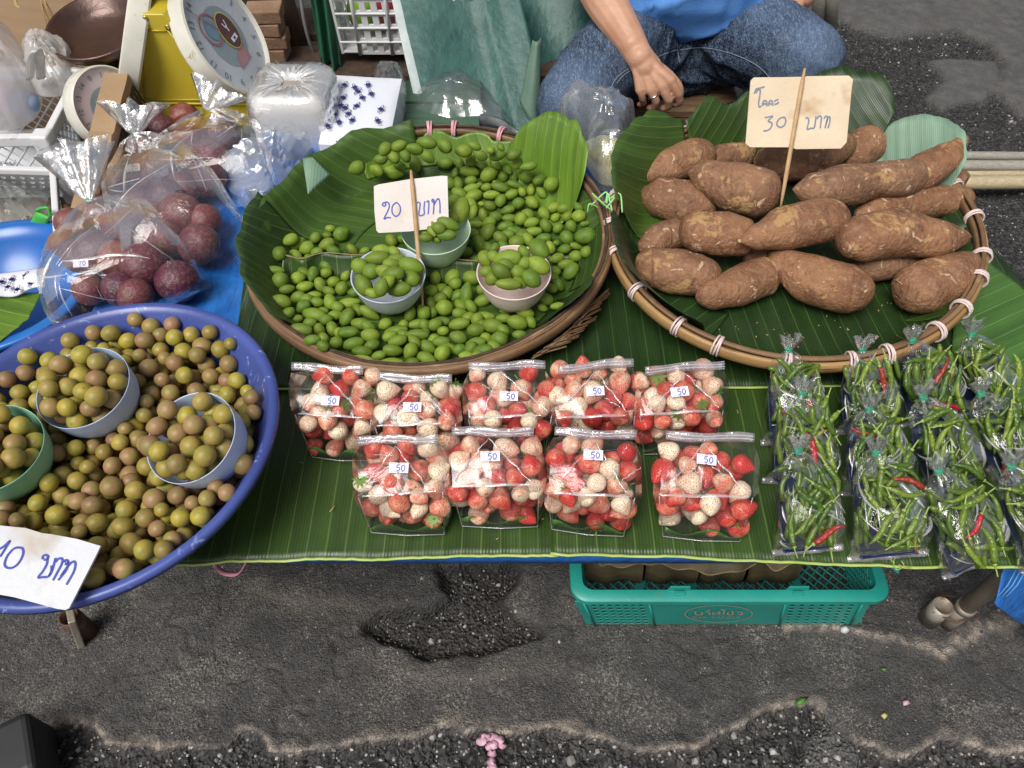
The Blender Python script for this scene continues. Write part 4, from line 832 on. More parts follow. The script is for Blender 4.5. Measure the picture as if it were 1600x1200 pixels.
s10 = ZP(0, 800, 6, [[(-12,350),(40,318),(92,270),(50,340),(0,420)],[(160,332),(208,340),(216,392),(180,470),(125,518),(68,522),(42,488),(66,415),(118,352),(162,330)],[(400,444),(402,414),(430,402),(452,420),(436,446),(410,446)],[(446,420),(438,486),(400,556),(358,612),(404,610),(452,604),(488,545),(520,430)],[(482,500),(480,550),(456,604)],[(520,470),(546,438),(582,440),(578,486),(534,570),(495,642)],[(602,474),(612,452),(636,458),(628,486),(606,486)],[(640,464),(622,540),(545,640)],[(570,600),(626,520),(680,466),(706,482),(690,560),(622,682)]])
p10 = at(40, 900, .610); n10 = Vector((.05, -.22, 1))
price_card([(-85, 812), (0, 821), (40, 825), (66, 833), (75, 834), (82, 835), (120, 842), (157, 853), (150, 868), (108, 950), (102, 953), (88, 951), (22, 933), (0, 929), (-100, 912)], None, p10, n10, card_mat('card_grey_white', (.56, .57, .60), (.64, .65, .68), (.48, .42, .36)), M_inkblue, s10,
    'creased white price card reading 10 baht lying on the front rim of the blue tub', .0026, th=.003)
# ------------------------------------------------------------------ clear plastic bags
M_film = film_mat('clear_film', gloss=.008, milk=.002, bump=.75, scale=38, fold=.14, rough=.045)
M_filmzip = film_mat('zip_bag_film', tint=(.985, .98, .99), gloss=.014, milk=.006, bump=.38, scale=18, rough=.17, fold=.08, milkcol=(.86, .82, .92))
M_fold = film_mat('folded_film', gloss=.09, milk=.40, bump=.4, scale=60, rough=.12, fold=.3, milkcol=(.92, .91, .93))  # doubled film, whitened further so the strips read as glints
M_zip = film_mat('zip_strip_film', tint=(.97, .95, .97), gloss=.10, milk=.17, bump=.5, scale=40, rough=.12, fold=.5, milkcol=(.88, .82, .86))
M_tuft = film_mat('gathered_film', gloss=.20, milk=.16, bump=.6, scale=60, rough=.14, fold=.5)
M_band = mat('green_rubber_band', (.01, .22, .11), (.02, .30, .16), 60, .4)
M_sticker = mat('sticker_paper', (.74, .72, .76), (.80, .78, .80), 60, .55)
M_violet = mat('sticker_violet_print', (.28, .16, .45), None, 60, .5)
def crease_noise(P, seed, amp, ks=(60, 95, 150)):
    r = np.random.RandomState(seed); P = np.asarray(P, float); s = np.zeros(len(P))
    for k in ks:
        d = r.randn(3); d /= np.linalg.norm(d); s += (1 - np.abs(np.sin(P @ d * k + r.rand() * 6 + 1.5 * np.sin(P @ r.randn(3) * k * .4)))) ** 2 * amp * 60 / k
    return s
STK = [(-.0125, -.0068), (-.002, -.0068), (0, -.0058), (.002, -.0068), (.0125, -.0068), (.0125, .0068), (.002, .0068), (0, .0058), (-.002, .0068), (-.0125, .0068)]
def digit_strokes(txt):
    G = {'5': [[(.7, 1), (.25, .97), (.2, .58), (.55, .62), (.78, .35), (.6, .05), (.15, .05)], [(.25, .97), (.85, 1.02)]], '0': [[(.5, 1), (.2, .75), (.15, .35), (.42, 0), (.78, .25), (.82, .7), (.5, 1)]], '7': [[(.1, .95), (.85, 1), (.5, .5), (.35, 0)], [(.1, .95), (.12, .7)]]}
    return [[(x + i * 1.0, y) for x, y in s] for i, ch in enumerate(txt) for s in G[ch]]
STICK_ME = {}
def sticker(parent, p, U, V, txt, jit):
    N_ = U.cross(V).normalized(); M = Matrix((U, V, N_)).transposed().to_4x4() @ Matrix.Rotation(jit, 4, 'Z'); M.translation = p
    if txt not in STICK_ME:
        top = [Vector((x, y, .0004)) for x, y in STK]; n = len(STK)
        a = mesh('price_sticker', top + [v - Vector((0, 0, .0004)) for v in top], [tuple(range(n)), tuple(range(n, 2 * n))[::-1]] + [(i, i + n, (i + 1) % n + n, (i + 1) % n) for i in range(n)], M_sticker, False)
        mb = MB()
        for s in digit_strokes(txt): ribbon(mb, spline([Vector((-.0035 + x * .0062, -.0042 + y * .0078, .0007)) for x, y in s], len(s) * 4) if len(s) > 2 else [Vector((-.0035 + x * .0062, -.0042 + y * .0078, .0007)) for x, y in s], .0012, Vector((0, 0, 1)))
        b = mesh('lettering', mb.v, mb.f, M_inkblue, False); mb = MB()
        for y in (.0052, -.0052): ribbon(mb, [Vector((-.0105, y, .0006)), Vector((.0105, y, .0006))], .0005, Vector((0, 0, 1)))
        STICK_ME[txt] = (a, b, mesh('printed_lines', mb.v, mb.f, M_violet, False))
    a, b, c = STICK_ME[txt]; o = inst('price_sticker', a, M, parent); inst('lettering', b, Matrix(), o); inst('printed_lines', c, Matrix(), o)
    return o

# ---- strawberries
def berry_mat(isl=False):
    m, t, out = new_mat('strawberry_skin' if not isl else 'strawberry_fill_skin'); k = NT(t); b = k.n('BsdfPrincipled'); k.l(b.outputs[0], out.inputs[0])
    v = k.coords(); a = k.n('Attribute', _attribute_type='OBJECT'); a.attribute_name = 'ripe'; x = k.n('SeparateXYZ')
    if not isl: k.l(k.coords('Object', False), x.inputs[0])
    if isl: v = k.stretch(v, (75, 75, 75))
    n = k.noise(v, 1.3, 3); f = k.math('ADD', k.math('ADD', k.n('NewGeometry').outputs['Random Per Island'] if isl else a.outputs['Fac'], k.math('MULTIPLY', k.math('SUBTRACT', n, .5), .9)), k.math('MULTIPLY', x.outputs[0], .18))
    c = k.mix(k.ramp(f, .30, .62), (.78, .64, .46), (.68, .27, .17)); c = k.mix(k.ramp(f, .55, .92), c, (.52, .040, .035))
    vo = k.n('TexVoronoi', _feature='F1'); vo.inputs['Scale'].default_value = 5.2; vo.inputs['Randomness'].default_value = .35; k.l(v, vo.inputs['Vector'])
    sd_ = k.ramp(vo.outputs['Distance'], .17, .27, (1, 1, 1, 1), (0, 0, 0, 1)); sc = k.mix(k.ramp(f, .5, .7), (.46, .13, .06), (.66, .30, .10)); c = k.mix(k.math('MULTIPLY', sd_, .7), c, sc)
    k.l(c, b.inputs['Base Color']); b.inputs['Roughness'].default_value = .38; b.inputs['Subsurface Weight'].default_value = .15; b.inputs['Subsurface Radius'].default_value = (1, .4, .3); b.inputs['Subsurface Scale'].default_value = .003
    k.l(k.bump(k.ramp(vo.outputs['Distance'], .05, .42), .5, .10), b.inputs['Normal']); return m
M_berry = berry_mat(); M_calyx = mat('strawberry_calyx', (.10, .19, .03), (.20, .28, .06), 300, .5)
BERRY = []
for i in range(5):
    r0 = random.Random(90 + i); P = []; el = r0.uniform(.95, 1.25)
    for j in range(11):
        t = j / 10; x = -.85 + 1.85 * t * el; r = math.sin(PI * min(1, (t * .97 + .03)) ** (.62 + .1 * r0.random() * 0 + .02 * i)) ** .8
        P.append([Vector((x, r * cos(a) * (1 + .06 * sin(2 * a + i)), r * sin(a) * (1 + .05 * cos(3 * a)))) for a in [2 * PI * q / 16 for q in range(16)]])
    P = [[p.lerp(Vector((P[0][0].x + .06, 0, 0)), .97) for p in P[0]]] + P; P = P + [[p.lerp(Vector((P[-1][0].x, 0, 0)), .97) for p in P[-1]]]
    b = MB().grid(P, closev=True); BERRY.append(mesh('strawberry', b.v, b.f, M_berry))
b = MB()
for q in range(9):
    a = 2 * PI * q / 9; d = Vector((0, cos(a), sin(a))); s = Vector((0, -sin(a), cos(a)))
    b.add([Vector((-.84, 0, 0)) + d * .08 + s * .10, Vector((-.84, 0, 0)) + d * .08 - s * .10, Vector((-.86, 0, 0)) + d * .5 - s * .16, Vector((-.86, 0, 0)) + d * .5 + s * .16, Vector((-.72 - .25 * (q % 2), 0, 0)) + d * 1.0], [(0, 1, 2, 3), (3, 2, 4)])
b.tube([(-.84, 0, 0), (-1.15, .05, .08), (-1.35, .16, .1)], .06, 5)
CALYX = mesh('calyx', b.v, b.f, M_calyx, False)
BERRYFILL = MB()
def zip_bag(bl, br, cl, cr, zl, zr, st, which, seed, nber, d=.075, txt='50'):
    rs = np.random.RandomState(seed); z0 = ZT + .0068
    BL, BR = at(*bl, z0), at(*br, z0); CLp, CRp = atY(*cl, BL.y - .004), atY(*cr, BR.y - .004); zc = max(z0 + .055, (CLp.z + CRp.z) / 2); zc = min(zc, z0 + .082)
    CLp, CRp = at(*cl, zc), at(*cr, zc); zz = zc + .020; ZL, ZR_ = at(*zl, zz), at(*zr, zz)
    U = (BR - BL).normalized(); Vd = Vector((-U.y, U.x, 0)); BBL, BBR = BL + Vd * d, BR + Vd * d
    c = (BL + BR + BBL + BBR) / 4; e = empty('zip_bag', c, 'zip bag of strawberries priced 50, ' + which, 'zip bag', 'zip bags of strawberries'); mid = (CLp + CRp) / 2
    # film: profile swept across the width
    n = 26; prof = []
    back_top_l, back_top_r = ZL + Vd * .004, ZR_ + Vd * .004
    BKL, BKR = BBL + Vd * .012 + Vector((0, 0, .045)), BBR + Vd * .012 + Vector((0, 0, .045))
    keys = [(BL, BR), (BL.lerp(CLp, .5) - Vd * .004, BR.lerp(CRp, .5) - Vd * .004), (CLp, CRp), (CLp.lerp(ZL, .5) + Vector((0, 0, .004)), CRp.lerp(ZR_, .5) + Vector((0, 0, .004))), (ZL, ZR_), (ZL.lerp(BKL, .5) + Vd * .012, ZR_.lerp(BKR, .5) + Vd * .012), (BKL, BKR), (BBL, BBR)]
    P = []
    for k_ in range(len(keys)):
        a, b_ = keys[k_]; a2, b2 = keys[(k_ + 1) % len(keys)]; m_ = 5 if k_ < 7 else 2
        for j in range(m_): P.append((a.lerp(a2, j / m_), b_.lerp(b2, j / m_)))
    rows = []; ctr = c + Vector((0, 0, .045))
    for a, b_ in P:
        row = []
        for i in range(n):
            t = i / (n - 1); p = a.lerp(b_, t); bul = 4 * t * (1 - t); o = (p - ctr); o -= U * o.dot(U); row.append(p + o * (.10 * bul - .04))
        rows.append(row)
    flat = np.array([p for r in rows for p in r]); dn = crease_noise(flat, seed, .0016, (45, 70, 110)) - .0012 + .0016 * rs.rand(len(flat)); k_ = 0
    for r in rows:
        for i in range(n):
            o = (r[i] - ctr).normalized(); r[i] = r[i] + o * float(dn[k_]) if r[i].z > z0 + .004 else r[i]; r[i].z = max(r[i].z, z0 - .0012); k_ += 1
    mb = MB(); m_ = len(rows); mb.grid(rows, closeu=True)
    for side in (0, n - 1):                          # gusseted sides
        ring = [r[side] for r in rows]; cc = sum(ring, Vector()) / len(ring); s_ = -1 if side == 0 else 1; g = [ring]
        for f, off in ((.66, .010), (.33, .006), (.02, .002)): g.append([cc.lerp(p, f) + U * (s_ * off) for p in ring])
        mb.grid(g, closev=True)
    film = mb.build('film', M_filmzip, e, smooth=True); smooth_by_angle(film, 28)
    # zip strip, two ridges
    up = (Vector((0, 0, 1)) * .55 + Vd * .55 - Vector((0, 0, 0))).normalized(); Zl, Zr = ZL, ZR_
    V_ = []; hh = .0125; ns = 18
    for j in range(4):
        for i in range(ns):
            t = i / (ns - 1); V_.append(Zl.lerp(Zr, t) + up * (hh * j / 3) + Vd * (.0016 * sin(t * 7 + seed)) + Vector((0, 0, .001 * sin(t * 11 + seed + j))))
    o = obj('zip_strip', mesh('zip_strip', V_, [(j * ns + i, j * ns + i + 1, (j + 1) * ns + i + 1, (j + 1) * ns + i) for j in range(3) for i in range(ns - 1)], M_zip), e); solid(o, .0008, 0)
    mz = MB()
    for q in (.42, .72): mz.tube([V_[i] .lerp(V_[3 * ns + i], q) - Vd * .0012 for i in range(ns)], .0008, 5)
    mz.build('zip_ridge', M_fold, o)
    # pressed folds: the front crease and two slanting ones below the zip
    mf = MB(); fn = (CRp - CLp).cross(ZL - CLp).normalized(); fn = fn if fn.z > 0 else -fn
    zm = ZL.lerp(ZR_, .5 + rs.uniform(-.1, .1)); off = fn * .0065
    def fold(a, b_, w, sag=0.0):
        q = [a.lerp(b_, i / 12) + off + fn * (.002 * sin(i) - sag * sin(PI * i / 12)) + U * .0012 * sin(i * 1.7 + seed) for i in range(13)]
        L = []
        for i, p in enumerate(q):
            t = (q[min(i + 1, 12)] - q[max(i - 1, 0)]).normalized(); s_ = t.cross(fn).normalized() * (w * (.35 + .65 * sin(PI * (i + .5) / 13)) * .5); L.append([p - s_, p + fn * .0012, p + s_])
        mf.grid(L)
    fold(CLp.lerp(CRp, rs.uniform(0, .08)), CLp.lerp(CRp, rs.uniform(.8, 1)), .0042)
    fold(zm.lerp(mid, .06), CLp.lerp(CRp, rs.uniform(.82, .98)).lerp(ZR_, .06), .0026); fold(zm.lerp(mid, .08), CLp.lerp(CRp, rs.uniform(.0, .2)).lerp(ZL, .1), .0022)
    for _ in range(3):
        a = CLp.lerp(CRp, rs.rand()).lerp(ZL.lerp(ZR_, rs.rand()), rs.uniform(.2, .8)); fold(a, a + U * rs.uniform(-.03, .03) + (ZL - CLp) * rs.uniform(-.3, .3), .0018)
    # seams of the base edge
    mf.tube([BL, BL.lerp(BR, .5) - Vd * .003, BR], .0008, 4); mf.tube([BL, CLp], .0007, 4); mf.tube([BR, CRp], .0007, 4)
    mf.build('fold', M_fold, e)  # the strips' milky white stands in for glints along the creases
    pf = (CLp + ZL) / 2 + fn * .0125; Vv = (ZL - CLp); Vv = (Vv - U * Vv.dot(U)).normalized()
    sticker(e, atP(*st, pf, fn), U, Vv, txt, rs.uniform(-.06, .06))
    # leaf strip at the bottom
    lw = MB(); ring = [BL, BR, BBR, BBL]; L = []
    for j in range(3):
        row = []
        for i in range(44):
            q = i / 44 * 4; k2 = int(q); p = ring[k2].lerp(ring[(k2 + 1) % 4], q - k2); p = p + (c - p) * .04; row.append(Vector((p.x, p.y, z0 + .002 + j * (.0085 + .005 * sin(i * .9 + seed)))) + (p - c) * (.03 * j))
        L.append(row)
    lw.grid(L, closev=True); V3 = lw.v
    o = obj('leaf_lining', mesh('leaf_lining', V3, lw.f, M_leaf_right, uv=[(v[0] + v[1] * .3, v[2]) for v in V3])); solid(o, .0008); tag(o, 'leaf strip in strawberry bag, ' + which, 'leaf', 'leaf strips inside the strawberry bags')
    # strawberries: settled heap, the outermost ones as things of their own
    pos = []; rad = []
    lo = .012; tl = z0 + .003
    for i in range(160):
        r = float(rs.uniform(.0122, .0160)); best = None
        for _ in range(18):
            u, v = rs.uniform(.0, 1), rs.uniform(.0, 1); a = BL.lerp(BR, u); ct = CLp.lerp(CRp, u)
            W_ = (BR - BL).length; W2 = (CRp - CLp).length
            for zt in (0,):
                p = BL + U * (W_ * u) + Vd * (r * .62 + v * (d + .014 - r * 1.2))
            zh = tl + r
            for p2, r2_ in zip(pos, rad):
                dd = (p2.x - p.x) ** 2 + (p2.y - p.y) ** 2; s_ = (r + r2_) * .84
                if dd < s_ * s_: zh = max(zh, p2.z + math.sqrt(s_ * s_ - dd))
            if u * W_ < r * .30 or (1 - u) * W_ < r * .30: continue
            top = zc - r * .35 + (zz - zc) * min(1, v * 1.1) - .003
            if zh > top: continue
            if best is None or zh < best[0]: best = (zh, Vector((p.x, p.y, zh)))
        if best: pos.append(best[1]); rad.append(r)
    # widen upwards like the bag
    for i, p in enumerate(pos):
        h_ = (p.z - z0) / (zc - z0); sc = 1 + (W2 / W_ - 1) * min(1, h_) * .8; mm = (BL + BR) / 2; du = (p - mm).dot(U); pos[i] = p + U * du * (sc * 1.03 - 1) + (mid - (BL + BR) / 2).dot(U) * U * min(1, h_)
    vis = []
    PV = [(Vector((0, 0, CAM_H)) - p).normalized() for p in pos]
    for i, p in enumerate(pos):
        cov = 0
        for j, q in enumerate(pos):
            if i == j: continue
            w = q - p; tq = w.dot(PV[i])
            if tq > rad[i] * .6:
                dd = (w - PV[i] * tq).length; cov += max(0, 1 - dd / (rad[j] * 1.25))
        vis.append((cov, i))
    vis.sort(); show = set(i for _, i in vis[:nber])
    for i, p in enumerate(pos):
        ax = Vector((rs.randn(), rs.randn() - .4, rs.randn() + .1)); M = fruit_matrix(p, ax, rad[i] * 1.16, rad[i] * 1.02, rs.rand() * 6)
        if i in show:
            o = inst('strawberry', BERRY[rs.randint(5)], M); pale = rs.rand(); o['ripe'] = float((.24 if pale < .28 else .52 if pale < .60 else .84) + rs.uniform(-.10, .10))
            tag(o, 'strawberry in zip bag, ' + which, 'strawberry', 'strawberries in the bag, ' + which)
            if rs.rand() < .38: inst('calyx', CALYX, Matrix(), o)
        else:
            me = BERRY[rs.randint(5)]; BERRYFILL.add([M @ v.co for v in me.vertices], [tuple(q.vertices) for q in me.polygons])
NB = 33
zip_bag((488, 714), (574, 720), (461, 648), (580, 655), (455, 580), (567, 586), (516, 626), 'leftmost of the back row', 101, NB)
zip_bag((606, 728), (702, 729), (586, 668), (712, 662), (590, 596), (706, 600), (644, 636), 'second from the left in the back row', 102, 30)
zip_bag((746, 712), (850, 712), (732, 655), (862, 650), (732, 580), (852, 577), (795, 619), 'middle of the back row below the cane basket', 103, 32)
zip_bag((880, 706), (986, 700), (868, 655), (992, 650), (872, 584), (990, 572), (930, 611), 'second from the right in the back row', 104, 32)
zip_bag((1006, 710), (1116, 702), (1000, 650), (1130, 642), (1008, 586), (1132, 576), (1062, 612), 'rightmost of the back row', 105, 33)
zip_bag((580, 832), (694, 835), (560, 778), (692, 768), (558, 696), (685, 693), (623, 731), 'leftmost of the front row', 106, NB)
zip_bag((722, 822), (840, 823), (706, 762), (842, 758), (706, 682), (834, 682), (766, 713), 'second from the left in the front row', 107, NB)
zip_bag((862, 827), (974, 838), (856, 772), (992, 778), (866, 682), (994, 688), (927, 711), 'third from the left in the front row', 108, NB)
zip_bag((1036, 838), (1156, 846), (1030, 776), (1176, 778), (1040, 688), (1178, 692), (1104, 718), 'rightmost of the front row', 109, NB)
tag(BERRYFILL.build('strawberry_fill', berry_mat(True)), 'strawberries deeper inside the zip bags, hidden between the outer ones', kind='stuff')

# ---- tied pouches
def pouch(name, label, cat, group, P0, P1, w, th, seed, U=None, film=None, tuft=.030, tuftw=.013, wexp=2.4, texp=2.0, amp=.0022, seal=True, tie=True, nn=40, tdir=None, pleat=1.0, nf=7):
    """pillow pouch lying between its sealed bottom edge P0 and its tied neck P1"""
    rs = np.random.RandomState(seed); ax = P1 - P0; L = ax.length; A_ = ax / L
    U = (U - A_ * U.dot(A_)).normalized() if U is not None else (CR - A_ * CR.dot(A_)).normalized(); N_ = U.cross(A_); N_ = N_ if N_.z > 0 else -N_
    e = empty(name, P0, label, cat, group); rows = []; ts = [0, .02, .05, .1, .17, .25, .34, .43, .52, .61, .69, .77, .84, .9, .95, 1.0]
    for t in ts:
        hw = .5 * w * ((1 - t ** wexp) ** .75 * .94 + .06) * (1.0 if t > .04 else 1.03) + .003 * t; ht = th * (min(1, t / .22) ** .6 if t > 0 else .03) * ((1 - t ** texp) ** .8 * .9 + .10) + .0025
        c = P0 + ax * t + N_ * (th * .75 * sin(PI * min(1, t * 1.15 + .02)) ** .8 * .9)
        row = []
        for k in range(nn):
            a = 2 * PI * k / nn; cx, sx = cos(a), sin(a); q = 1 + pleat * max(0, t - .55) * .5 * sin(11 * a + seed + 2 * sin(3 * a)) * (t < .99)
            x = math.copysign(abs(cx) ** .75, cx) * hw * q; y = math.copysign(abs(sx) ** .85, sx) * ht * q
            row.append(c + U * x + N_ * y)
        rows.append(row)
    flat = np.array([p for r in rows for p in r]); dn = crease_noise(flat, seed, amp, (55, 80, 120, 190)) - amp; k_ = 0
    for ti, r in enumerate(rows):
        cc = sum(r, Vector()) / nn
        for i in range(nn):
            o = (r[i] - cc); ol = o.length
            if ol > 1e-6 and 2 < ti < 14: r[i] = r[i] + o / ol * float(dn[k_] + amp * .7 * rs.randn() * .5)
            r[i].z = max(r[i].z, ZT + .0045); k_ += 1
    body = MB().grid(rows, closev=True).build('film', film or M_film, e); smooth_by_angle(body, 22)
    # sealed bottom edge
    if seal:
        V_ = []; ns = 16
        for j in range(3):
            for i in range(ns): V_.append(P0 + U * (w * .52 * (2 * i / (ns - 1) - 1)) - A_ * (.0045 * j) + N_ * (.0016 * sin(i * 1.3 + seed + j) + .001) + Vector((0, 0, .0008)))
        for v in V_: v.z = max(v.z, ZT + .0047)
        o = obj('sealed_edge', mesh('sealed_edge', V_, [(j * ns + i, j * ns + i + 1, (j + 1) * ns + i + 1, (j + 1) * ns + i) for j in range(2) for i in range(ns - 1)], M_zip), e); solid(o, .0004, 0)
    # gathered tuft beyond the tie
    T_ = (tdir or (A_ * .75 + Vector((0, 0, .5)) + N_ * .2)).normalized(); TU = (U - T_ * U.dot(T_)).normalized(); TN = TU.cross(T_); rows = []
    for j in range(8):
        t = j / 7; c = P1 + T_ * (tuft * t) ; f = .0035 + (tuftw - .0035) * t ** .75; row = []
        for k in range(nn):
            a = 2 * PI * k / nn; pl = 1 + (.35 * t + .1) * sin(9 * a + seed) + .2 * t * sin(17 * a + 2 * seed); row.append(c + TU * (cos(a) * f * pl * 1.25) + TN * (sin(a) * f * .55 * pl) + T_ * (.006 * t * sin(5 * a + seed)))
        rows.append(row)
    MB().grid(rows, closev=True).build('tuft', M_tuft, e)
    if tie:
        mb = MB()
        for q in (-.0012, .0012, .0034): mb.tube([P1 + T_ * q + TU * (cos(a) * .0048) + TN * (sin(a) * .0042) for a in [2 * PI * i / 12 for i in range(12)]], .0014, 5, closed=True)
        mb.build('rubber_band', M_band, e)
    # pressed folds as milky strips, their white standing in for glints
    mf = MB()
    for q in range(nf):
        t0, a0 = rs.uniform(.04, .55), rs.uniform(.12, .88) * PI; t1, a1 = min(.95, t0 + rs.uniform(.06, .32)), a0 + rs.uniform(-1.2, 1.2); pts = []
        for i in range(9):
            t = t0 + (t1 - t0) * i / 8; a = a0 + (a1 - a0) * i / 8; hw = .5 * w * ((1 - t ** wexp) ** .75 * .94 + .06); ht = th * min(1, t / .22) ** .6 * ((1 - t ** texp) ** .8 * .9 + .10)
            pts.append(P0 + ax * t + N_ * (th * .75 * sin(PI * min(1, t * 1.15 + .02)) ** .8 * .9 + sin(a) * ht * 1.0 + .0035) + U * (math.copysign(abs(cos(a)) ** .75, cos(a)) * hw))
        Lr = []; ww = rs.uniform(.0012, .0040) if rs.rand() < .8 else rs.uniform(.004, .0065)
        for i, p in enumerate(pts):
            tg = (pts[min(i + 1, 8)] - pts[max(i - 1, 0)]).normalized(); s_ = tg.cross(N_).normalized() * (ww * sin(PI * (i + .6) / 9.2) * .5); Lr.append([p - s_, p + N_ * .001, p + s_ * .6])
        mf.grid(Lr)
    if nf: mf.build('fold', M_fold, e)
    return e, U, A_, N_
# ---- chillies
def chilli_mat():
    m, t, out = new_mat('chilli_skin'); k = NT(t); b = k.n('BsdfPrincipled'); k.l(b.outputs[0], out.inputs[0]); v = k.coords()
    a = k.n('Attribute', _attribute_type='OBJECT'); a.attribute_name = 'ripe'; n = k.noise(v, 1.5, 3)
    g = k.mix(k.ramp(k.rand(), .1, .9), (.050, .105, .010), (.175, .245, .024)); g = k.mix(k.ramp(n, .5, .75), g, (.045, .12, .012)); f = k.math('ADD', a.outputs['Fac'], k.math('MULTIPLY', k.math('SUBTRACT', n, .5), .5))
    rd = k.mix(k.ramp(k.rand(), .2, .8), (.40, .010, .022), (.26, .030, .014)); k.l(k.mix(k.ramp(f, .42, .62), g, rd), b.inputs['Base Color']); b.inputs['Roughness'].default_value = .22; b.inputs['Coat Weight'].default_value = .2
    k.l(k.bump(k.noise(v, 3, 3), .25, .1), b.inputs['Normal']); return m
M_chilli = chilli_mat(); M_chillifill = mat('chilli_fill_skin', (.045, .095, .010), (.12, .18, .02), 40, .3); M_stem = mat('chilli_stem', (.22, .34, .06), (.36, .42, .14), 200, .5); M_navy = mat('navy_tray', (.007, .015, .055), (.012, .026, .09), 12, .35)
CH = []
for i in range(6):
    r0 = random.Random(i + 50); bend = r0.uniform(-.28, .28); pts = []; rr = []
    for j in range(9):
        t = j / 8; pts.append(Vector((-1 + 2 * t, bend * (1 - (2 * t - 1) ** 2) + .05 * sin(t * 7 + i), .03 * sin(t * 5 + i)))); rr.append(.180 * (min(1, t / .08 + .55) * (1 - max(0, t - .45) ** 1.6 * 1.9) ) if t < .99 else .012)
    rr = [max(.012, q) for q in rr]; body = MB().tube(pts, rr, 8); st = MB().tube([pts[0] + Vector((.03, 0, 0)), pts[0] + Vector((-.06, 0, 0)), pts[0] + Vector((-.10, .01, 0)), pts[0] + Vector((-.42, bend * -.35, .04)), pts[0] + Vector((-.62, bend * -.6, .06))], [.12, .11, .045, .036, .042], 6)
    CH.append((mesh('chilli', body.v, body.f, M_chilli), mesh('stem', st.v, st.f, M_stem)))
CHFILL = MB()
def chilli_bag(bl, br, neck, which, seed, n=25, z=.088, red=.13, nfill=40):
    z0 = ZT + .010; P0 = (at(*bl, z0) + at(*br, z0)) / 2; w = (at(*br, z0) - at(*bl, z0)).length; P1 = at(*neck, ZT + z); rs = np.random.RandomState(seed)
    e, U, A_, N_ = pouch('chilli_bag', 'tied bag of chillies, ' + which, 'chilli bag', 'tied bags of chillies', P0, P1, w * .94, .030, seed, U=at(*br, z0) - at(*bl, z0), tuft=.022, tuftw=.0105, nf=8)
    L = (P1 - P0).length
    # dark blue tray the chillies lie in
    tr = MB(); hw = w * .30; rows = []
    for (du, dn) in ((-hw - .003, .006), (-hw, .002), (-hw * .5, .0005), (0, 0), (hw * .5, .0005), (hw, .002), (hw + .003, .006)):
        rows.append([P0 + U * du * (1 if q < .6 else 1 - (q - .6) * 1.0) + A_ * (L * q) + N_ * (dn + ex - .004) for q, ex in ((-.012, .009), (.0, .001), (.3, 0), (.55, 0), (.72, .001))])
    for r in rows:
        for p in r: p.z = max(p.z, ZT + .0052)
    o = tr.grid(rows).build('foam_tray', M_navy); solid(o, .002, 1); tag(o, 'dark blue tray under chillies, ' + which, 'tray', 'trays in the chilli bags')
    sph = []
    for i in range(n + nfill):
        hl = rs.uniform(.018, .0265); best = None; r = hl * .18
        for _ in range(9):
            u = rs.uniform(-1, 1); v = rs.uniform(.10, .84); ang = rs.choice([R(90), R(75), R(110), R(20), R(-25), R(55)]) + rs.randn() * .25
            hwv = w * .5 * (1 - max(0, v - .3) ** 2 * 1.6) - .006; d2 = Vector((cos(ang), sin(ang), 0)); c2 = Vector((u * hwv, v * L, 0))
            pts = [c2 + d2 * hl * q for q in (-.9, -.45, 0, .45, .9)]
            if any(abs(p.x) > w * .47 - .012 or p.y < .006 or p.y > L * .90 for p in pts): continue
            h = r
            for p in pts:
                for q, rq in sph:
                    dd = (q.x - p.x) ** 2 + (q.y - p.y) ** 2; s_ = (r + rq) * .85
                    if dd < s_ * s_: h = max(h, q.z + math.sqrt(s_ * s_ - dd))
            if h > (.040 if i < nfill else .054) * (1 - (v - .2) * .5): continue
            if best is None or h < best[0]: best = (h, pts, d2, c2)
        if not best: continue
        h, pts, d2, c2 = best; sph += [(Vector((p.x, p.y, h)), r) for p in pts]
        p = P0 + U * c2.x + A_ * c2.y + N_ * h; ax = U * d2.x + A_ * d2.y; y = N_.cross(ax).normalized(); zz = ax.cross(y)
        if rs.rand() < .5: ax, y = -ax, -y
        M = Matrix((ax * hl, y * hl, zz * hl)).transposed().to_4x4(); M.translation = p; bm, sm = CH[rs.randint(6)]
        if i < nfill:
            CHFILL.add([M @ v.co for v in bm.vertices], [tuple(f.vertices) for f in bm.polygons]); continue
        o = inst('chilli', bm, M); q = rs.rand(); o['ripe'] = float(.95 if q < red else .45 if q < red + .03 else .05); inst('stem', sm, Matrix(), o)
        tag(o, 'chilli in tied bag, ' + which, 'chilli', 'chillies in the bag, ' + which)
CB = [((1186, 690), (1290, 682), (1232, 548), 'back row, far left'), ((1300, 672), (1402, 664), (1347, 548), 'back row, second from left'), ((1402, 655), (1502, 640), (1425, 533), 'back row, third from left'), ((1494, 632), (1592, 640), (1518, 523), 'back row, at the right on the pale leaf'),
      ((1189, 752), (1302, 744), (1253, 616), 'middle row, far left'), ((1308, 758), (1430, 768), (1358, 640), 'middle row, second from left'), ((1430, 755), (1540, 752), (1442, 622), 'middle row, third from left'), ((1540, 742), (1650, 742), (1532, 616), 'middle row, at the right edge'),
      ((1203, 856), (1318, 854), (1247, 705), 'front row, far left with a blue bottom edge'), ((1320, 860), (1452, 868), (1368, 709), 'front row, second from left'), ((1464, 888), (1572, 868), (1466, 737), 'front row, overhanging the table edge'), ((1582, 872), (1694, 880), (1580, 730), 'front row, cut off at the right photo edge')]
for i, (a, b_, nk, lb) in enumerate(CB): chilli_bag(a, b_, nk, lb, 300 + i, n=25)
tag(CHFILL.build('chilli_fill', M_chillifill), 'green chillies lying deeper inside the tied bags', kind='stuff')

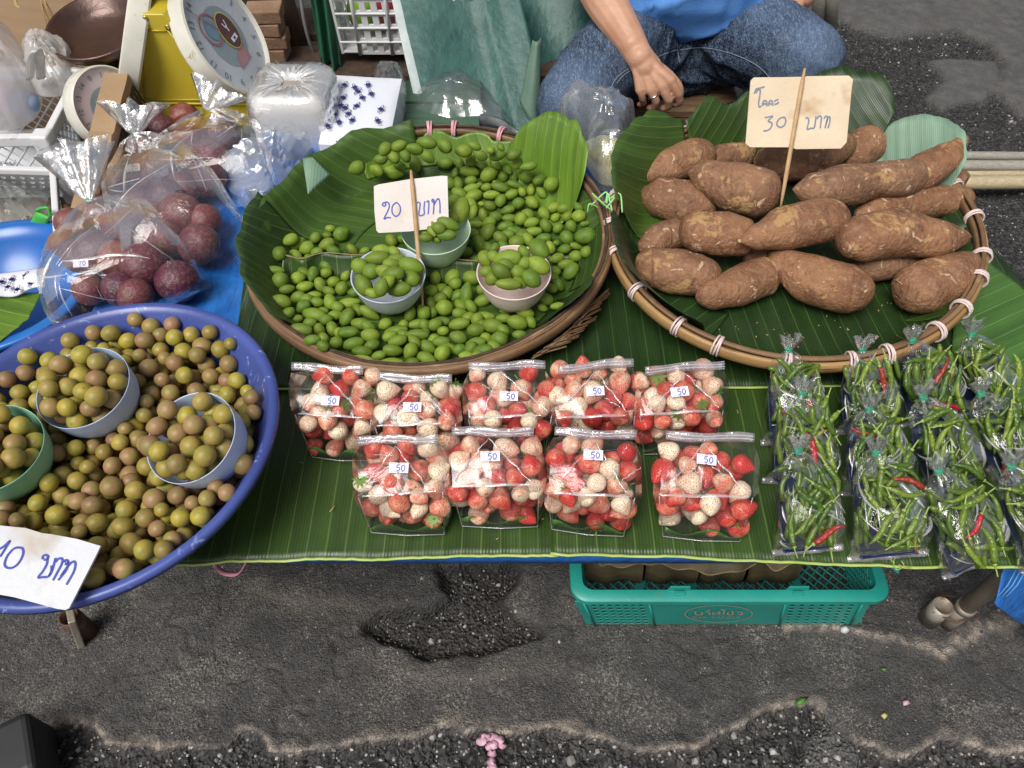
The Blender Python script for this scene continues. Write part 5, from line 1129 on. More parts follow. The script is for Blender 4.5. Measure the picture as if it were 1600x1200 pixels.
# ---- star apples in tied bags
def apple_mat():
    m, t, out = new_mat('purple_fruit_skin'); k = NT(t); b = k.n('BsdfPrincipled'); k.l(b.outputs[0], out.inputs[0]); v = k.coords(); n = k.noise(v, 1.4, 5, .6); r = k.rand()
    c = k.mix(k.ramp(r, .15, .85), (.105, .016, .042), (.21, .050, .050)); c = k.mix(k.ramp(n, .45, .68), c, k.mix(r, (.030, .008, .028), (.27, .10, .065))); c = k.mix(k.math('MULTIPLY', k.ramp(k.noise(v, 6, 6, .72), .50, .64), .6), c, (.28, .19, .12)); sp = k.ramp(k.noise(v, 30, 3), .62, .72)
    c = k.mix(k.math('MULTIPLY', sp, .3), c, (.36, .22, .2)); k.l(c, b.inputs['Base Color']); b.inputs['Roughness'].default_value = .35; k.l(k.bump(k.noise(v, 9, 5), .2, .06), b.inputs['Normal']); return m
M_apple = apple_mat(); APPLE = []
for i in range(3):
    b, n = ovoid('purple_fruit', 0, .15, 22, 14, seed=70 + i, wob=.02, flatend=.12); APPLE.append(mesh(n, b.v, b.f, M_apple))
def apples(data, label, group, cap=.016, zf=.448):
    its = [(x, y, r, r * .95, rnd.uniform(0, 180)) for x, y, r in data]
    for p, a, b, ang in relax(its, lambda p: zf, cap=cap, slack=.9):
        ax = Vector((rnd.uniform(-1, 1), rnd.uniform(-1, 1), rnd.uniform(.2, 1))); tag(inst('purple_fruit', rnd.choice(APPLE), fruit_matrix(p, ax, a, b, rnd.uniform(0, 6))), label, 'purple fruit', group)
apples([(150, 395, 35), (195, 357, 38), (140, 452, 27), (188, 452, 29), (226, 414, 37), (277, 440, 35), (112, 350, 26), (178, 405, 30), (125, 400, 28), (252, 375, 30), (160, 330, 28), (212, 462, 28), (98, 380, 22)], 'round purple fruit in the nearest bag, just behind the blue tub', 'purple fruits in the nearest bag')
apples([(218, 240, 29), (186, 291, 26), (243, 278, 37), (285, 338, 36), (311, 382, 33), (262, 310, 32), (262, 372, 30), (240, 345, 30), (215, 320, 28), (320, 345, 28), (285, 295, 28)], 'round purple fruit in the middle bag with the green tie', 'purple fruits in the middle bag')
apples([(255, 205, 26), (300, 212, 34), (345, 210, 32), (322, 280, 32), (300, 250, 26), (290, 185, 24), (330, 245, 28)], 'round purple fruit in the rear bag below the yellow scale', 'purple fruits in the rear bag')
GA = 'tied bags of purple fruits'
M_filmbig = film_mat('big_bag_film', gloss=.004, milk=.002, bump=.6, scale=16, rough=.05, fold=.05)
e, U, A_, N_ = pouch('fruit_bag', 'clear tied bag of purple fruits nearest the blue tub, tuft to the upper left', 'fruit bag', GA, at(226, 502, .452), at(139, 315, .545), .245, .060, 401, film=M_filmbig, tuft=.105, tuftw=.038, amp=.003, seal=False, tdir=Vector((-.30, .8, .42)), nf=11, wexp=3.0)
sticker(e, at(126, 411, .528), CR, CU, '70', .05)
e, U, A_, N_ = pouch('fruit_bag', 'clear tied bag of purple fruits in the middle with a 70 label', 'fruit bag', GA, at(322, 436, .452), at(211, 212, .530), .215, .058, 402, film=M_filmbig, tuft=.058, tuftw=.036, amp=.003, seal=False, tdir=Vector((-.05, .75, .62)), nf=9, wexp=3.0)
sticker(e, at(208, 262, .528), CR, CU, '70', .12)
e, U, A_, N_ = pouch('fruit_bag', 'clear knotted bag of purple fruits at the back below the yellow scale', 'fruit bag', GA, at(350, 330, .452), at(322, 172, .560), .23, .060, 403, film=M_filmbig, tuft=.05, tuftw=.034, amp=.003, seal=False, tie=False, tdir=Vector((.35, .6, .4)), nf=10, wexp=4)
# ------------------------------------------------------------------ the seller: seated person in jeans and a blue shirt
from mathutils.bvhtree import BVHTree
def melt(mb, voxel, it=8, disp=None, name='x'):
    """merge overlapping tubes into one continuous skin"""
    me = mesh(name, mb.v, mb.f, None); o = D.objects.new('melt', me); COL.objects.link(o)
    m = o.modifiers.new('r', 'REMESH'); m.mode = 'VOXEL'; m.voxel_size = voxel; s = o.modifiers.new('s', 'SMOOTH'); s.iterations = it; s.factor = .5
    dg = bpy.context.evaluated_depsgraph_get(); dg.update(); out = D.meshes.new_from_object(o.evaluated_get(dg)); D.objects.remove(o); out.name = name
    n = len(out.vertices); co = np.empty(n * 3); out.vertices.foreach_get('co', co); co = co.reshape(-1, 3)
    if disp:
        no = np.empty(n * 3); out.vertices.foreach_get('normal', no); co = co + no.reshape(-1, 3) * disp(co)[:, None]; out.vertices.foreach_set('co', co.ravel())
    out.polygons.foreach_set('use_smooth', [True] * len(out.polygons)); out.update(); return out, co
def limb(mb, pts, rr, n=14, k=10, flat=1.0, up=None):
    sp = spline(pts, k * (len(pts) - 1) + 1); q = []
    for i in range(len(sp)):
        t = i / (len(sp) - 1) * (len(rr) - 1); a = min(int(t), len(rr) - 2); q.append(rr[a] + (rr[a + 1] - rr[a]) * (t - a))
    mb.tube(sp, q, n, flat=flat, up=up)
    for p, r in ((sp[0], q[0]), (sp[-1], q[-1])): ball(mb, p, r * .97)
def ball(mb, c, r, sc=(1, 1, 1), n=14):
    mb.lathe([(max(.0005, r * sin(PI * i / 10)), -r * cos(PI * i / 10)) for i in range(11)], n, Matrix.Translation(c) @ Matrix.Diagonal((*sc, 1)))
def skin_mat():
    m, t, out = new_mat('skin'); k = NT(t); b = k.n('BsdfPrincipled'); k.l(b.outputs[0], out.inputs[0]); v = k.n('TexCoord').outputs['Object']
    c = k.mix(k.ramp(k.noise(v, 14, 5, .6), .35, .7), (.44, .225, .135), (.54, .30, .195)); c = k.mix(k.math('MULTIPLY', k.ramp(k.noise(v, 180, 3), .5, .75), .25), c, (.36, .16, .10))
    k.l(c, b.inputs['Base Color']); b.inputs['Roughness'].default_value = .48; b.inputs['Subsurface Weight'].default_value = .12; b.inputs['Subsurface Radius'].default_value = (1, .35, .2); b.inputs['Subsurface Scale'].default_value = .006
    k.l(k.bump(k.mix(.5, k.noise(v, 220, 4), k.noise(v, 60, 4)), .18, .004), b.inputs['Normal']); return m
M_skin = skin_mat()
HIP = Vector((.43, 1.98, .40)); HL, HR_ = Vector((.345, 1.93, .395)), Vector((.53, 1.94, .395))
KL, KR = atY(900, 118, 1.52), atY(1268, 70, 1.66)
KL.z = .455; KR.z = .475; AL, AR = Vector((KL.x + .015, KL.y + .06, .07)), Vector((.575, 1.82, .07))
SH = HIP + Vector((.0, .03, .47)); ELB = atY(893, -95, 1.83)
WR = atY(1000, 90, 1.59); nH = -ray(1020, 120).normalized()
def hp(x, y, o=0): return atP(x, y, WR, nH) + nH * o
mb = MB()
limb(mb, [HIP + Vector((0, .02, -.02)), HIP + Vector((0, .02, .14)), HIP + Vector((0, .01, .32)), SH + Vector((0, 0, -.03))], [.13, .125, .14, .10])
limb(mb, [SH + Vector((0, .0, -.02)), SH + Vector((0, -.015, .07)), SH + Vector((0, -.03, .12))], [.062, .054, .06])
HD = SH + Vector((0, -.045, .205)); ball(mb, HD, .098, (.80, .98, 1.18), 20); ball(mb, HD + Vector((0, -.035, -.045)), .07, (.85, .95, 1.0))
limb(mb, [HD + Vector((0, -.092, .015)), HD + Vector((0, -.112, -.022)), HD + Vector((0, -.098, -.032))], [.010, .015, .013])
for s in (-1, 1): ball(mb, HD + Vector((s * .079, .01, -.005)), .03, (.35, .7, 1.1), 10); limb(mb, [HD + Vector((s * .014, -.098, -.062)), HD + Vector((0, -.103, -.061))], [.006, .007], 8)
for s, e_ in ((-1, ELB), (1, None)):
    a = SH + Vector((s * .175, .01, -.03))
    if s < 0:
        limb(mb, [SH + Vector((s * .06, .0, -.03)), a, e_ * .55 + a * .45, e_], [.06, .062, .05, .046])
        limb(mb, [e_, atY(945, 0, 1.715), atY(975, 48, 1.645), WR], [.047, .0470, .038, .0290], flat=.86, up=nH)
        limb(mb, [atY(988, 70, 1.615), WR, hp(1008, 104, -.004)], [.032, .030, .031], flat=.78, up=nH)
    else:
        el = Vector((.86, 1.98, .70)); wr = atY(1252, -6, 1.83)
        limb(mb, [SH + Vector((s * .06, .0, -.03)), a, el], [.06, .062, .046]); limb(mb, [el, el.lerp(wr, .5), wr], [.046, .042, .032])
        for q in range(4): limb(mb, [wr, wr + Vector((-.05 - .004 * q, -.035 - .012 * q, -.012)), wr + Vector((-.085, -.06 - .014 * q, -.028)), wr + Vector((-.105, -.07 - .015 * q, -.05))], [.016, .0125, .0095, .0075], 8)
        limb(mb, [wr, wr + Vector((-.02, -.05, -.005)), wr + Vector((-.03, -.085, -.02))], [.018, .013, .009], 8)
# the hanging hand: palm of four bones, five bent fingers
limb(mb, [WR, hp(1012, 108, -.008), hp(1020, 124, -.010)], [.0300, .033, .030], flat=.60, up=nH)
FG = [((1010, 93), (1048, 127), (1060, 147), (1062, 160), (1053, 164), .0118), ((1004, 94), (1034, 136), (1045, 156), (1044, 167), (1035, 170), .0118), ((998, 96), (1017, 141), (1025, 158), (1022, 168), (1014, 169), .0110), ((992, 98), (1000, 141), (1004, 154), (1005, 162), (999, 164), .0098)]
for a, kn, p1, p2, p3, r in FG:
    limb(mb, [hp(*a, .004), hp((a[0] + kn[0]) / 2, (a[1] + kn[1]) / 2, .009), hp(*kn, .008)], [r * 1.15, r * 1.0, r * 1.16], 10)
    limb(mb, [hp(*kn, .008), hp((kn[0] + p1[0]) / 2, (kn[1] + p1[1]) / 2, .006), hp(*p1, -.003)], [r * 1.05, r * .86, r * .92], 10)
    limb(mb, [hp(*p1, -.003), hp(*p2, -.020), hp(*p3, -.034)], [r * .88, r * .78, r * .70], 10)
limb(mb, [hp(1014, 98, -.014), hp(1042, 116, -.026), hp(1060, 134, -.032), hp(1064, 148, -.036)], [.017, .0135, .0105, .0085], 10)
for h, k_, a in ((HL, KL, AL), (HR_, KR, AR)): limb(mb, [h, k_, a + Vector((0, 0, .05)), a], [.075, .050, .040, .034])
me, _ = melt(mb, .0026, 5, name='person', disp=lambda c: .0006 * (crease_noise(c, 5, 1, (180, 240)) - .6))
me.materials.append(M_skin); person = tag(obj('person', me), 'seated person in faded blue jeans and blue shirt, right hand hanging between knees', 'person')
rg = MB(); a = hp(1020.5, 149, .003); dr = (hp(1025, 158, -.003) - hp(1017, 141, .008)).normalized(); u = dr.cross(nH).normalized(); w = u.cross(dr)
rg.tube([a + u * (.0112 * cos(t)) + w * (.0112 * sin(t)) for t in [2 * PI * i / 20 for i in range(20)]], .0019, 6, closed=True); rg.build('ring', mat('silver', (.75, .74, .72), None, 9, .2, metal=1), person)
# jeans
jb = MB()
limb(jb, [HIP + Vector((-.05, .03, .0)), HIP + Vector((.05, .03, .0))], [.150, .150]); limb(jb, [HIP + Vector((0, .03, .02)), HIP + Vector((0, .04, .12))], [.155, .140])
limb(jb, [HL, HL.lerp(KL, .5) + Vector((0, 0, .012)), KL], [.118, .106, .087]); limb(jb, [KL, KL.lerp(AL, .35) + Vector((.004, -.012, 0)), AL + Vector((0, 0, .03))], [.088, .074, .060])
limb(jb, [HR_, HR_.lerp(KR, .5) + Vector((0, 0, .012)), KR], [.122, .110, .088]); limb(jb, [KR, KR.lerp(AR, .35) + Vector((.0, -.012, 0)), AR + Vector((0, 0, .03))], [.088, .074, .060])
limb(jb, [HL.lerp(KL, .25), HIP + Vector((0, -.09, -.035)), HR_.lerp(KR, .25)], [.085, .090, .085])
def jd(c):
    f1 = crease_noise(c, 21, .0042, (28, 40, 60)); d = np.minimum(np.linalg.norm(c - np.array(KL), axis=1), np.linalg.norm(c - np.array(KR), axis=1)); cr = np.linalg.norm(c - np.array(HIP + Vector((0, -.1, 0))), axis=1)
    return 1.5 * f1 * np.clip(.35 + 1.2 * np.clip(.22 - cr, 0, .2) * 5 + .5 * np.clip((.42 - c[:, 2]) * 8, 0, 1), 0, 1.6) + .0012 * crease_noise(c, 8, 1, (140,)) - .004
me, co = melt(jb, .006, 6, jd, 'jeans')
fade = np.zeros(len(co))
for K_, h in ((KL, HL), (KR, HR_)):
    p = np.array(K_ + Vector((0, -.03, .05))); fade = np.maximum(fade, np.exp(-(np.linalg.norm((co - p) / np.array([.10, .12, .10]), axis=1)) ** 2)); q = np.array(h.lerp(K_, .5) + Vector((0, 0, .10))); fade = np.maximum(fade, .75 * np.exp(-(np.linalg.norm((co - q) / np.array([.10, .2, .07]), axis=1)) ** 2))
t = me.attributes.new('fade', 'FLOAT', 'POINT'); t.data.foreach_set('value', fade.astype(np.float32))
def denim():
    m, t, out = new_mat('denim'); k = NT(t); b = k.n('BsdfPrincipled'); k.l(b.outputs[0], out.inputs[0]); v = k.n('TexCoord').outputs['Object']; a = k.n('Attribute'); a.attribute_name = 'fade'
    st = k.noise(k.stretch(v, (160, 22, 60)), 1, 5, .6); st2 = k.noise(k.stretch(v, (420, 60, 420)), 1, 3); wl = k.noise(k.stretch(v, (18, 60, 60)), 1, 4, .6, 1.2)
    f = k.math('ADD', k.math('MULTIPLY', a.outputs['Fac'], .95), k.math('MULTIPLY', k.math('SUBTRACT', st, .45), 1.7)); f = k.math('ADD', f, k.math('MULTIPLY', k.math('SUBTRACT', wl, .5), .5), True)
    c = k.mix(f, (.005, .011, .026), (.080, .120, .190)); c = k.mix(k.math('MULTIPLY', k.ramp(st2, .50, .68), .5), c, (.26, .33, .44)); c = k.mix(k.math('MULTIPLY', k.ramp(k.noise(v, 9, 4), .62, .74), k.math('MULTIPLY', a.outputs['Fac'], .3)), c, (.32, .30, .27))
    k.l(c, b.inputs['Base Color']); b.inputs['Roughness'].default_value = .85; b.inputs['Specular IOR Level'].default_value = .2; k.l(k.bump(k.mix(.4, st, st2), .5, .003), b.inputs['Normal']); return m
me.materials.append(denim()); jeans = obj('jeans', me, person)
bvh = BVHTree.FromObject(jeans, bpy.context.evaluated_depsgraph_get()) if False else BVHTree.FromPolygons([v.co for v in me.vertices], [p.vertices for p in me.polygons])
def onto(px, py, off=.0008):
    d = ray(px, py).normalized(); h = bvh.ray_cast(Vector((0, 0, CAM_H)), d); return (h[0] - d * off) if h[0] else None
M_thread = mat('seam_thread', (.24, .27, .32), (.14, .17, .22), 300, .7); sm = MB()
for L in ([(1059, 22), (1059, 50), (1058, 72), (1062, 98)], [(1065, 22), (1065, 50), (1064, 72)], [(1062, 78), (1085, 75), (1110, 76), (1140, 83), (1170, 95), (1190, 108), (1203, 122)], [(1058, 78), (1040, 84), (1020, 92), (1002, 99)], [(990, 104), (975, 112), (962, 124), (954, 138)], [(986, 110), (974, 118), (964, 130)]):
    q = []
    for x, y in [(p.x, p.y) for p in spline([(a, b, 0) for a, b in L], 40)]:
        p = onto(x, y)
        if p is not None and (not q or (p - q[-1]).length < .05): q.append(p)
    if len(q) > 4: sm.tube(q, .0010, 5)
sm.build('seam', M_thread, jeans)
# shirt, belt line, hair, eyes, shoes
sb = MB(); HIP = HIP + Vector((-.018, 0, .014)); BL_ = HIP + Vector((-.005, -.02, .19))
limb(sb, [HIP + Vector((-.075, -.045, .160)), HIP + Vector((.075, -.045, .160))], [.182, .182]); limb(sb, [HIP + Vector((0, .02, .16)), HIP + Vector((0, .02, .30)), SH + Vector((0, 0, -.05))], [.185, .170, .14])
limb(sb, [SH + Vector((-.18, .01, -.04)), SH + Vector((.18, .01, -.04))], [.085, .085])
limb(sb, [SH + Vector((-.175, .01, -.03)), (SH + Vector((-.175, .01, -.03))).lerp(ELB, .5)], [.082, .074]); limb(sb, [SH + Vector((.175, .01, -.03)), (SH + Vector((.175, .01, -.03))).lerp(Vector((.86, 1.98, .70)), .5)], [.082, .074])
me, _ = melt(sb, .007, 8, lambda c: crease_noise(c, 31, .0035, (22, 34)) - .002, 'shirt'); me.materials.append(cloth_mat('blue_shirt', (.11, .30, .74), (.15, .37, .84), rough=.8, bump=.15, crumple=30, spec=.2)); obj('shirt', me, person)
hb = MB(); ball(hb, HD + Vector((0, .022, .032)), .103, (.84, .95, 1.06), 20); hb.build('hair', mat('black_hair', (.012, .010, .009), (.03, .025, .02), 80, .4), person)
for s in (-1, 1):
    eb = MB(); ball(eb, HD + Vector((s * .032, -.079, .012)), .0125, n=12); eb.build('eye', mat('eye', (.5, .48, .45), (.05, .03, .02), 60, .2), person)
for a in (AL, AR):
    sh = MB(); limb(sh, [a + Vector((0, .05, -.035)), a + Vector((0, -.04, -.03)), a + Vector((0, -.13, -.045))], [.040, .042, .028]); me, _ = melt(sh, .006, 6, None, 'shoe'); me.materials.append(M_black); obj('shoe', me, person)
# low wooden stool
st = empty('wooden_stool', (.43, 1.95, 0), 'low worn wooden stool under the seated person', 'stool'); SX0, SX1, SY0, SY1 = .285, .575, 1.76, 2.12
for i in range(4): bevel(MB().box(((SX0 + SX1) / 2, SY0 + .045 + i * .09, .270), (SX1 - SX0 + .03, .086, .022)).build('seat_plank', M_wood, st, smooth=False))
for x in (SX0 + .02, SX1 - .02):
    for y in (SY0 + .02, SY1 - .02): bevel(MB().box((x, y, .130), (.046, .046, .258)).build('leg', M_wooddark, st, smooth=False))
for y in (SY0 + .012, SY1 - .012):
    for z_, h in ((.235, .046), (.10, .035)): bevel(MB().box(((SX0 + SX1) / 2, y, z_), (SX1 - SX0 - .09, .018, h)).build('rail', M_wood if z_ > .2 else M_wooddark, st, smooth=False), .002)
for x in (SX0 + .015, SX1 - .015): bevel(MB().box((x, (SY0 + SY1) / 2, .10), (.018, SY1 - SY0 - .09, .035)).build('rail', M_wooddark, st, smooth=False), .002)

# ------------------------------------------------------------------ green tarp behind
def hang(name, c, m, label, cat, n=44, bul=None, par=None, th=.0008):
    V_, F_ = quad_sheet(c, n, n, bul); o = obj(name, mesh(name, V_, F_, m), par); solid(o, th, 0)
    return tag(o, label, cat) if label else o
gb_ = lambda u, v, p: Vector((0, -.022 * sin(u * 7 + v * 1.5) * (.3 + v) + .012 * (float(fbm(p.x, p.z, 9, 4, 3)) - .5) - .014 * max(0, 1 - abs(u - .70) * 9), 0))
tl_, tr_, br_, bl_ = atY(606, -60, 1.86), atY(800, -60, 1.86), atY(866, 205, 1.54), atY(668, 186, 1.54)
gt = hang('green_tarp', [tl_, tr_, br_, bl_], M_tarpgreen, 'dull green woven tarp hanging behind the green fruit basket', 'tarp', bul=gb_)
hm = MB(); e1 = [tl_.lerp(bl_, i / 20) + gb_(0, i / 20, tl_.lerp(bl_, i / 20)) + Vector((0, -.002, 0)) for i in range(21)]
hm.grid([[p + Vector((-.012, .0, 0)) for p in e1], [p + Vector((-.002, -.004, 0)) for p in e1], [p + Vector((.008, 0, 0)) for p in e1]]); hm.build('hem', M_tarphem, gt)
hm = MB(); e1 = [bl_.lerp(br_, i / 30) + gb_(i / 30, 1, bl_.lerp(br_, i / 30)) + Vector((0, -.002, 0)) for i in range(31)]; hm.grid([[p + Vector((0, 0, .004)) for p in e1], [p + Vector((0, -.003, -.006)) for p in e1], [p + Vector((0, 0, -.016)) for p in e1]]); hm.build('hem', M_tarphem, gt)
hang('green_tarp', [atY(790, -60, 1.99), atY(960, -60, 1.99), atY(950, 205, 1.80), atY(850, 205, 1.62)], M_tarpgreen, 'darker part of the green tarp folded away behind the seated person', 'tarp', bul=lambda u, v, p: Vector((0, .03 * sin(u * 5 + 1) + .010 * float(fbm(p.x, p.z, 9, 3, 5)), 0)))
hang('tarp_fold', [atY(832, 62, 1.620), atY(846, 58, 1.625), atY(842, 200, 1.535), atY(812, 160, 1.565)], mat('tarp_inside', (.085, .15, .115), (.11, .19, .14), 12, .6, bump=.3), 'pale turned out fold of the green tarp beside the knee', 'tarp', 16, bul=lambda u, v, p: Vector((0, -.014 * sin(u * PI), 0)))

# ------------------------------------------------------------------ back left: green slatted bench and what stands on it
M_slat = mat('green_painted_slat', (.035, .085, .050), (.06, .12, .075), 12, .6, bump=.3, stretch=(1, 10, 10), wear=((.16, .13, .09), 30, .62, .05))
gbn = empty('slatted_bench', (-.50, 1.5, 0), 'green painted slatted bench behind the table with scale and packs on it', 'bench')
for i in range(3): bevel(MB().box((-.49, 1.40 + i * .095, .432), (.84, .085, .02)).build('slat', M_slat, gbn, smooth=False), .002)
for x in (-.86, -.12):
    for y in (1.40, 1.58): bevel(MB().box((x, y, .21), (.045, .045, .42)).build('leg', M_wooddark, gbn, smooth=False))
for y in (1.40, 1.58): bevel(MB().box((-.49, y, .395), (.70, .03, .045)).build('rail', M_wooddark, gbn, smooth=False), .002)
ZB = .4425
# yellow spring scale with two dials
M_yel = mat('yellow_enamel', (.44, .34, .018), (.50, .39, .03), 5, .38, bump=.04, spots=((.16, .11, .03), 90, .72, .02), wear=((.20, .14, .05), 40, .68, .03))
M_yeldark = mat('yellow_enamel_recess', (.36, .27, .015), None, 9, .4)
sc = empty('spring_scale', atY(300, 205, 1.46), 'yellow spring scale with two round dials standing on the slatted bench', 'scale'); YF, YB = 1.445, 1.60
prof = [atY(x, y, YF) for x, y in ((196, 36), (204, 22), (255, 22), (266, 32), (404, 196), (404, 207), (190, 207))]; prof = [Vector((p.x, YF, max(p.z, ZB + .018))) for p in prof]
mb = MB(); n_ = len(prof); mb.add(prof + [p + Vector((0, YB - YF, 0)) for p in prof], [tuple(range(n_)), tuple(range(2 * n_ - 1, n_ - 1, -1))] + [(i, i + n_, (i + 1) % n_ + n_, (i + 1) % n_) for i in range(n_)]); bevel(mb.build('body', M_yel, sc, smooth=False), .006, 3)
pz = min(p.z for p in prof); x0, x1 = prof[-1].x, prof[-2].x
bevel(MB().box(((x0 + x1) / 2 + .005, (YF + YB) / 2, pz - .004), (x1 - x0 + .06, YB - YF + .06, .030)).build('base_plate', M_yel, sc, smooth=False), .006, 3)
bm = MB(); q = [atY(x, y, YF - .0015) for x, y in ((226, 48), (262, 48), (352, 150), (352, 156), (226, 156))]
for i in range(len(q)): bm.tube([q[i], q[(i + 1) % len(q)]], .0016, 6)
bm.tube([atY(205, 160, YF - .002), atY(395, 164, YF - .002)], .0022, 6); bm.build('pressed_bead', M_yel, sc)
for x, y in ((227, 29), (203, 43), (262, 43)):
    p = atY(x, y, YF - .001); s_ = MB(); ball(s_, p, .0055, (1, .5, 1), 12); s_.build('screw', mat('screw_brass', (.40, .33, .12), None, 40, .3, metal=.8), sc)
p = atY(228, 33, YF) ; nk = MB(); nk.box((p.x, (YF + YB) / 2, p.z + .05), (.030, .035, .06)); bevel(nk.build('neck', M_yel, sc, smooth=False), .004); nk = MB(); nk.box((p.x, (YF + YB) / 2, p.z + .082), (.11, .11, .012)); bevel(nk.build('pan_support', M_yel, sc, smooth=False), .004)
M_dial = mat('dial_face', (.46, .50, .54), (.52, .55, .58), 6, .3, bump=.02, wear=((.36, .38, .42), 12, .6, .2)); M_dialrim = mat('dial_rim_plastic', (.56, .55, .47), (.66, .64, .56), 14, .3, wear=((.34, .29, .18), 30, .62, .06)); M_dialdark = mat('dial_disc_grey', (.24, .30, .33), (.28, .34, .36), 12, .35); M_red = mat('red_print', (.36, .12, .14), None, 9, .5); M_darkink = mat('dark_print', (.17, .185, .20), None, 9, .5)
def dial(c, n, r, par, face, dark, logo=True, nums=True):
    n = n.normalized(); U = Vector((0, 0, 1)).cross(n).normalized(); V = n.cross(U); M = Matrix((U, V, n)).transposed().to_4x4(); M.translation = c
    f = MB().lathe([(.001, .006), (r * .93, .006), (r * .93, -.012), (.001, -.012)], 48, M).build('dial', face, par); smooth_by_angle(f)
    rm = MB().lathe([(r * .92, .004), (r * .925, .012), (r * .95, .0155), (r * .985, .013), (r, .004), (r, -.020), (r * .97, -.024), (r * .92, -.018)], 56, M).build('dial_rim', M_dialrim, f)
    smooth_by_angle(rm)
    def flat(pts, nm, m, dz): return mesh_ngon([M @ Vector((x, y, dz)) for x, y in pts], nm, m, f)
    def mesh_ngon(P, nm, m, par_): return obj(nm, mesh(nm, P, [tuple(range(len(P)))], m, False), par_)
    if dark: flat([(r * .5 * cos(a), r * .5 * sin(a)) for a in [2 * PI * i / 40 for i in range(40)]], 'inner_disc', M_dialdark, .0066)
    tk = MB()
    for i in range(75):
        a = 2 * PI * i / 75; l = .90 if i % 5 else .86; ribbon(tk, [M @ Vector((r * .905 * cos(a), r * .905 * sin(a), .0066)), M @ Vector((r * l * cos(a), r * l * sin(a), .0066))], .0007, n)
    tk.build('tick_marks', M_darkink, f)
    if nums:
        for i in range(15):
            a = PI / 2 - 2 * PI * i / 15; cu = D.curves.new('numeral', 'FONT'); cu.body = str(i) if i else '0'; cu.size = r * .17; cu.align_x = 'CENTER'; cu.align_y = 'CENTER'
            to = D.objects.new('t', cu); COL.objects.link(to); dg = bpy.context.evaluated_depsgraph_get(); me = D.meshes.new_from_object(to.evaluated_get(dg)); D.objects.remove(to); me.transform(M @ Matrix.Translation((r * .76 * cos(a), r * .76 * sin(a), .0068)) @ Matrix.Rotation(a - PI / 2, 4, 'Z')); me.materials.clear(); me.materials.append(M_darkink); obj('numeral', me, f)
    return M, f, flat
cd = atY(331, 98, YF) + Vector((.010, .075, .012)); edge = (prof[4] - prof[3]).normalized(); nd = Vector((-edge.z, -.10, edge.x)); nd = nd if nd.x > 0 else -nd
Md, fd, flat = dial(cd, nd, .120, sc, M_dial, True)
flat([(.030 * cos(a) + .016, .038 * sin(a) + .004) for a in [2 * PI * i / 30 for i in range(30)]], 'badge_edge', mat('badge_yellow', (.62, .58, .12), None, 9, .4), .0085)
flat([(.0275 * cos(a) + .016, .0355 * sin(a) + .004) for a in [2 * PI * i / 30 for i in range(30)]], 'badge', mat('badge_maroon', (.085, .022, .022), (.11, .03, .03), 60, .35), .0092)
flat([(.004, -.018), (.028, -.018), (.028, -.008), (.004, -.008)], 'badge_label', M_sticker, .0100); flat([(.012, -.0155), (.020, -.0155), (.020, -.0105), (.012, -.0105)], 'badge_mark', M_inkblue, .0106)
bd = MB(); ribbon(bd, spline([Md @ Vector((x, y, .0100)) for x, y in ((.010, .022), (.013, .012), (.019, .012), (.022, .024))], 16), .003, nd.normalized()); ribbon(bd, [Md @ Vector((.016, .014, .0100)), Md @ Vector((.016, .002, .0100))], .004, nd.normalized()); bd.build('emblem', M_sticker, fd)
flat([(-.028, -.062), (.026, -.062), (.030, -.030), (-.010, -.036)], 'printed_patch', mat('pink_print', (.40, .16, .17), (.45, .25, .25), 30, .5), .0072)
pn = MB(); ribbon(pn, [Md @ Vector((-.01, .02, .0105)), Md @ Vector((-.060, .095, .0105))], .0018, nd.normalized()); ribbon(pn, [Md @ Vector((.03 * cos(a) - .028, .03 * sin(a) + .030, .0080)) for a in [2 * PI * i / 24 for i in range(25)]], .004, nd.normalized()); pn.build('pointer', M_red, fd)
flat([(.018 * cos(a) - .026, .020 * sin(a) + .028) for a in [2 * PI * i / 20 for i in range(20)]], 'blue_disc', mat('blue_print', (.17, .26, .36), None, 9, .5), .0078)
gl = D.meshes.new('x'); 
dial(atY(198, 90, YF) + Vector((-.006, .075, .012)), Vector((-.85, -.20, .44)), .124, sc, M_dial, False, nums=False)
# second scale behind the crate with the dark pan on it
M_pan = mat('dark_brown_pan', (.050, .026, .020), (.085, .045, .034), 10, .33, bump=.25, bscale=60, wear=((.20, .13, .10), 24, .64, .06), metal=.4)
s2 = empty('spring_scale', atY(150, 215, 1.50), 'second scale with a pinkish dial half hidden behind the white crate', 'scale')
pc = at(158, 84, .520); bevel(MB().box((pc.x + .01, pc.y + .02, .420), (.11, .11, .13)).build('body', mat('old_olive_enamel', (.16, .15, .06), (.20, .18, .08), 12, .5), s2, smooth=False), .01, 3)
MB().tube([Vector((pc.x + .01, pc.y + .02, .48)), Vector((pc.x + .01, pc.y + .02, .535))], .02, 12).build('neck', M_wooddark, s2)
dial(atY(170, 168, 1.40), Vector((.80, -.42, .40)), .080, s2, mat('dial_pink', (.62, .50, .52), (.68, .58, .60), 12, .4), True)
pn_ = MB().lathe([(.001, .004), (.062, .006), (.088, .018), (.103, .040), (.108, .042), (.111, .038), (.094, .012), (.065, -.002), (.001, -.004)], 48, Matrix.Translation(pc + Vector((.01, .02, .018))) @ Euler((R(10), R(-3), 0)).to_matrix().to_4x4()).build('weighing_pan', M_pan); tag(pn_, 'dark brown metal weighing pan on the half hidden scale', 'pan')
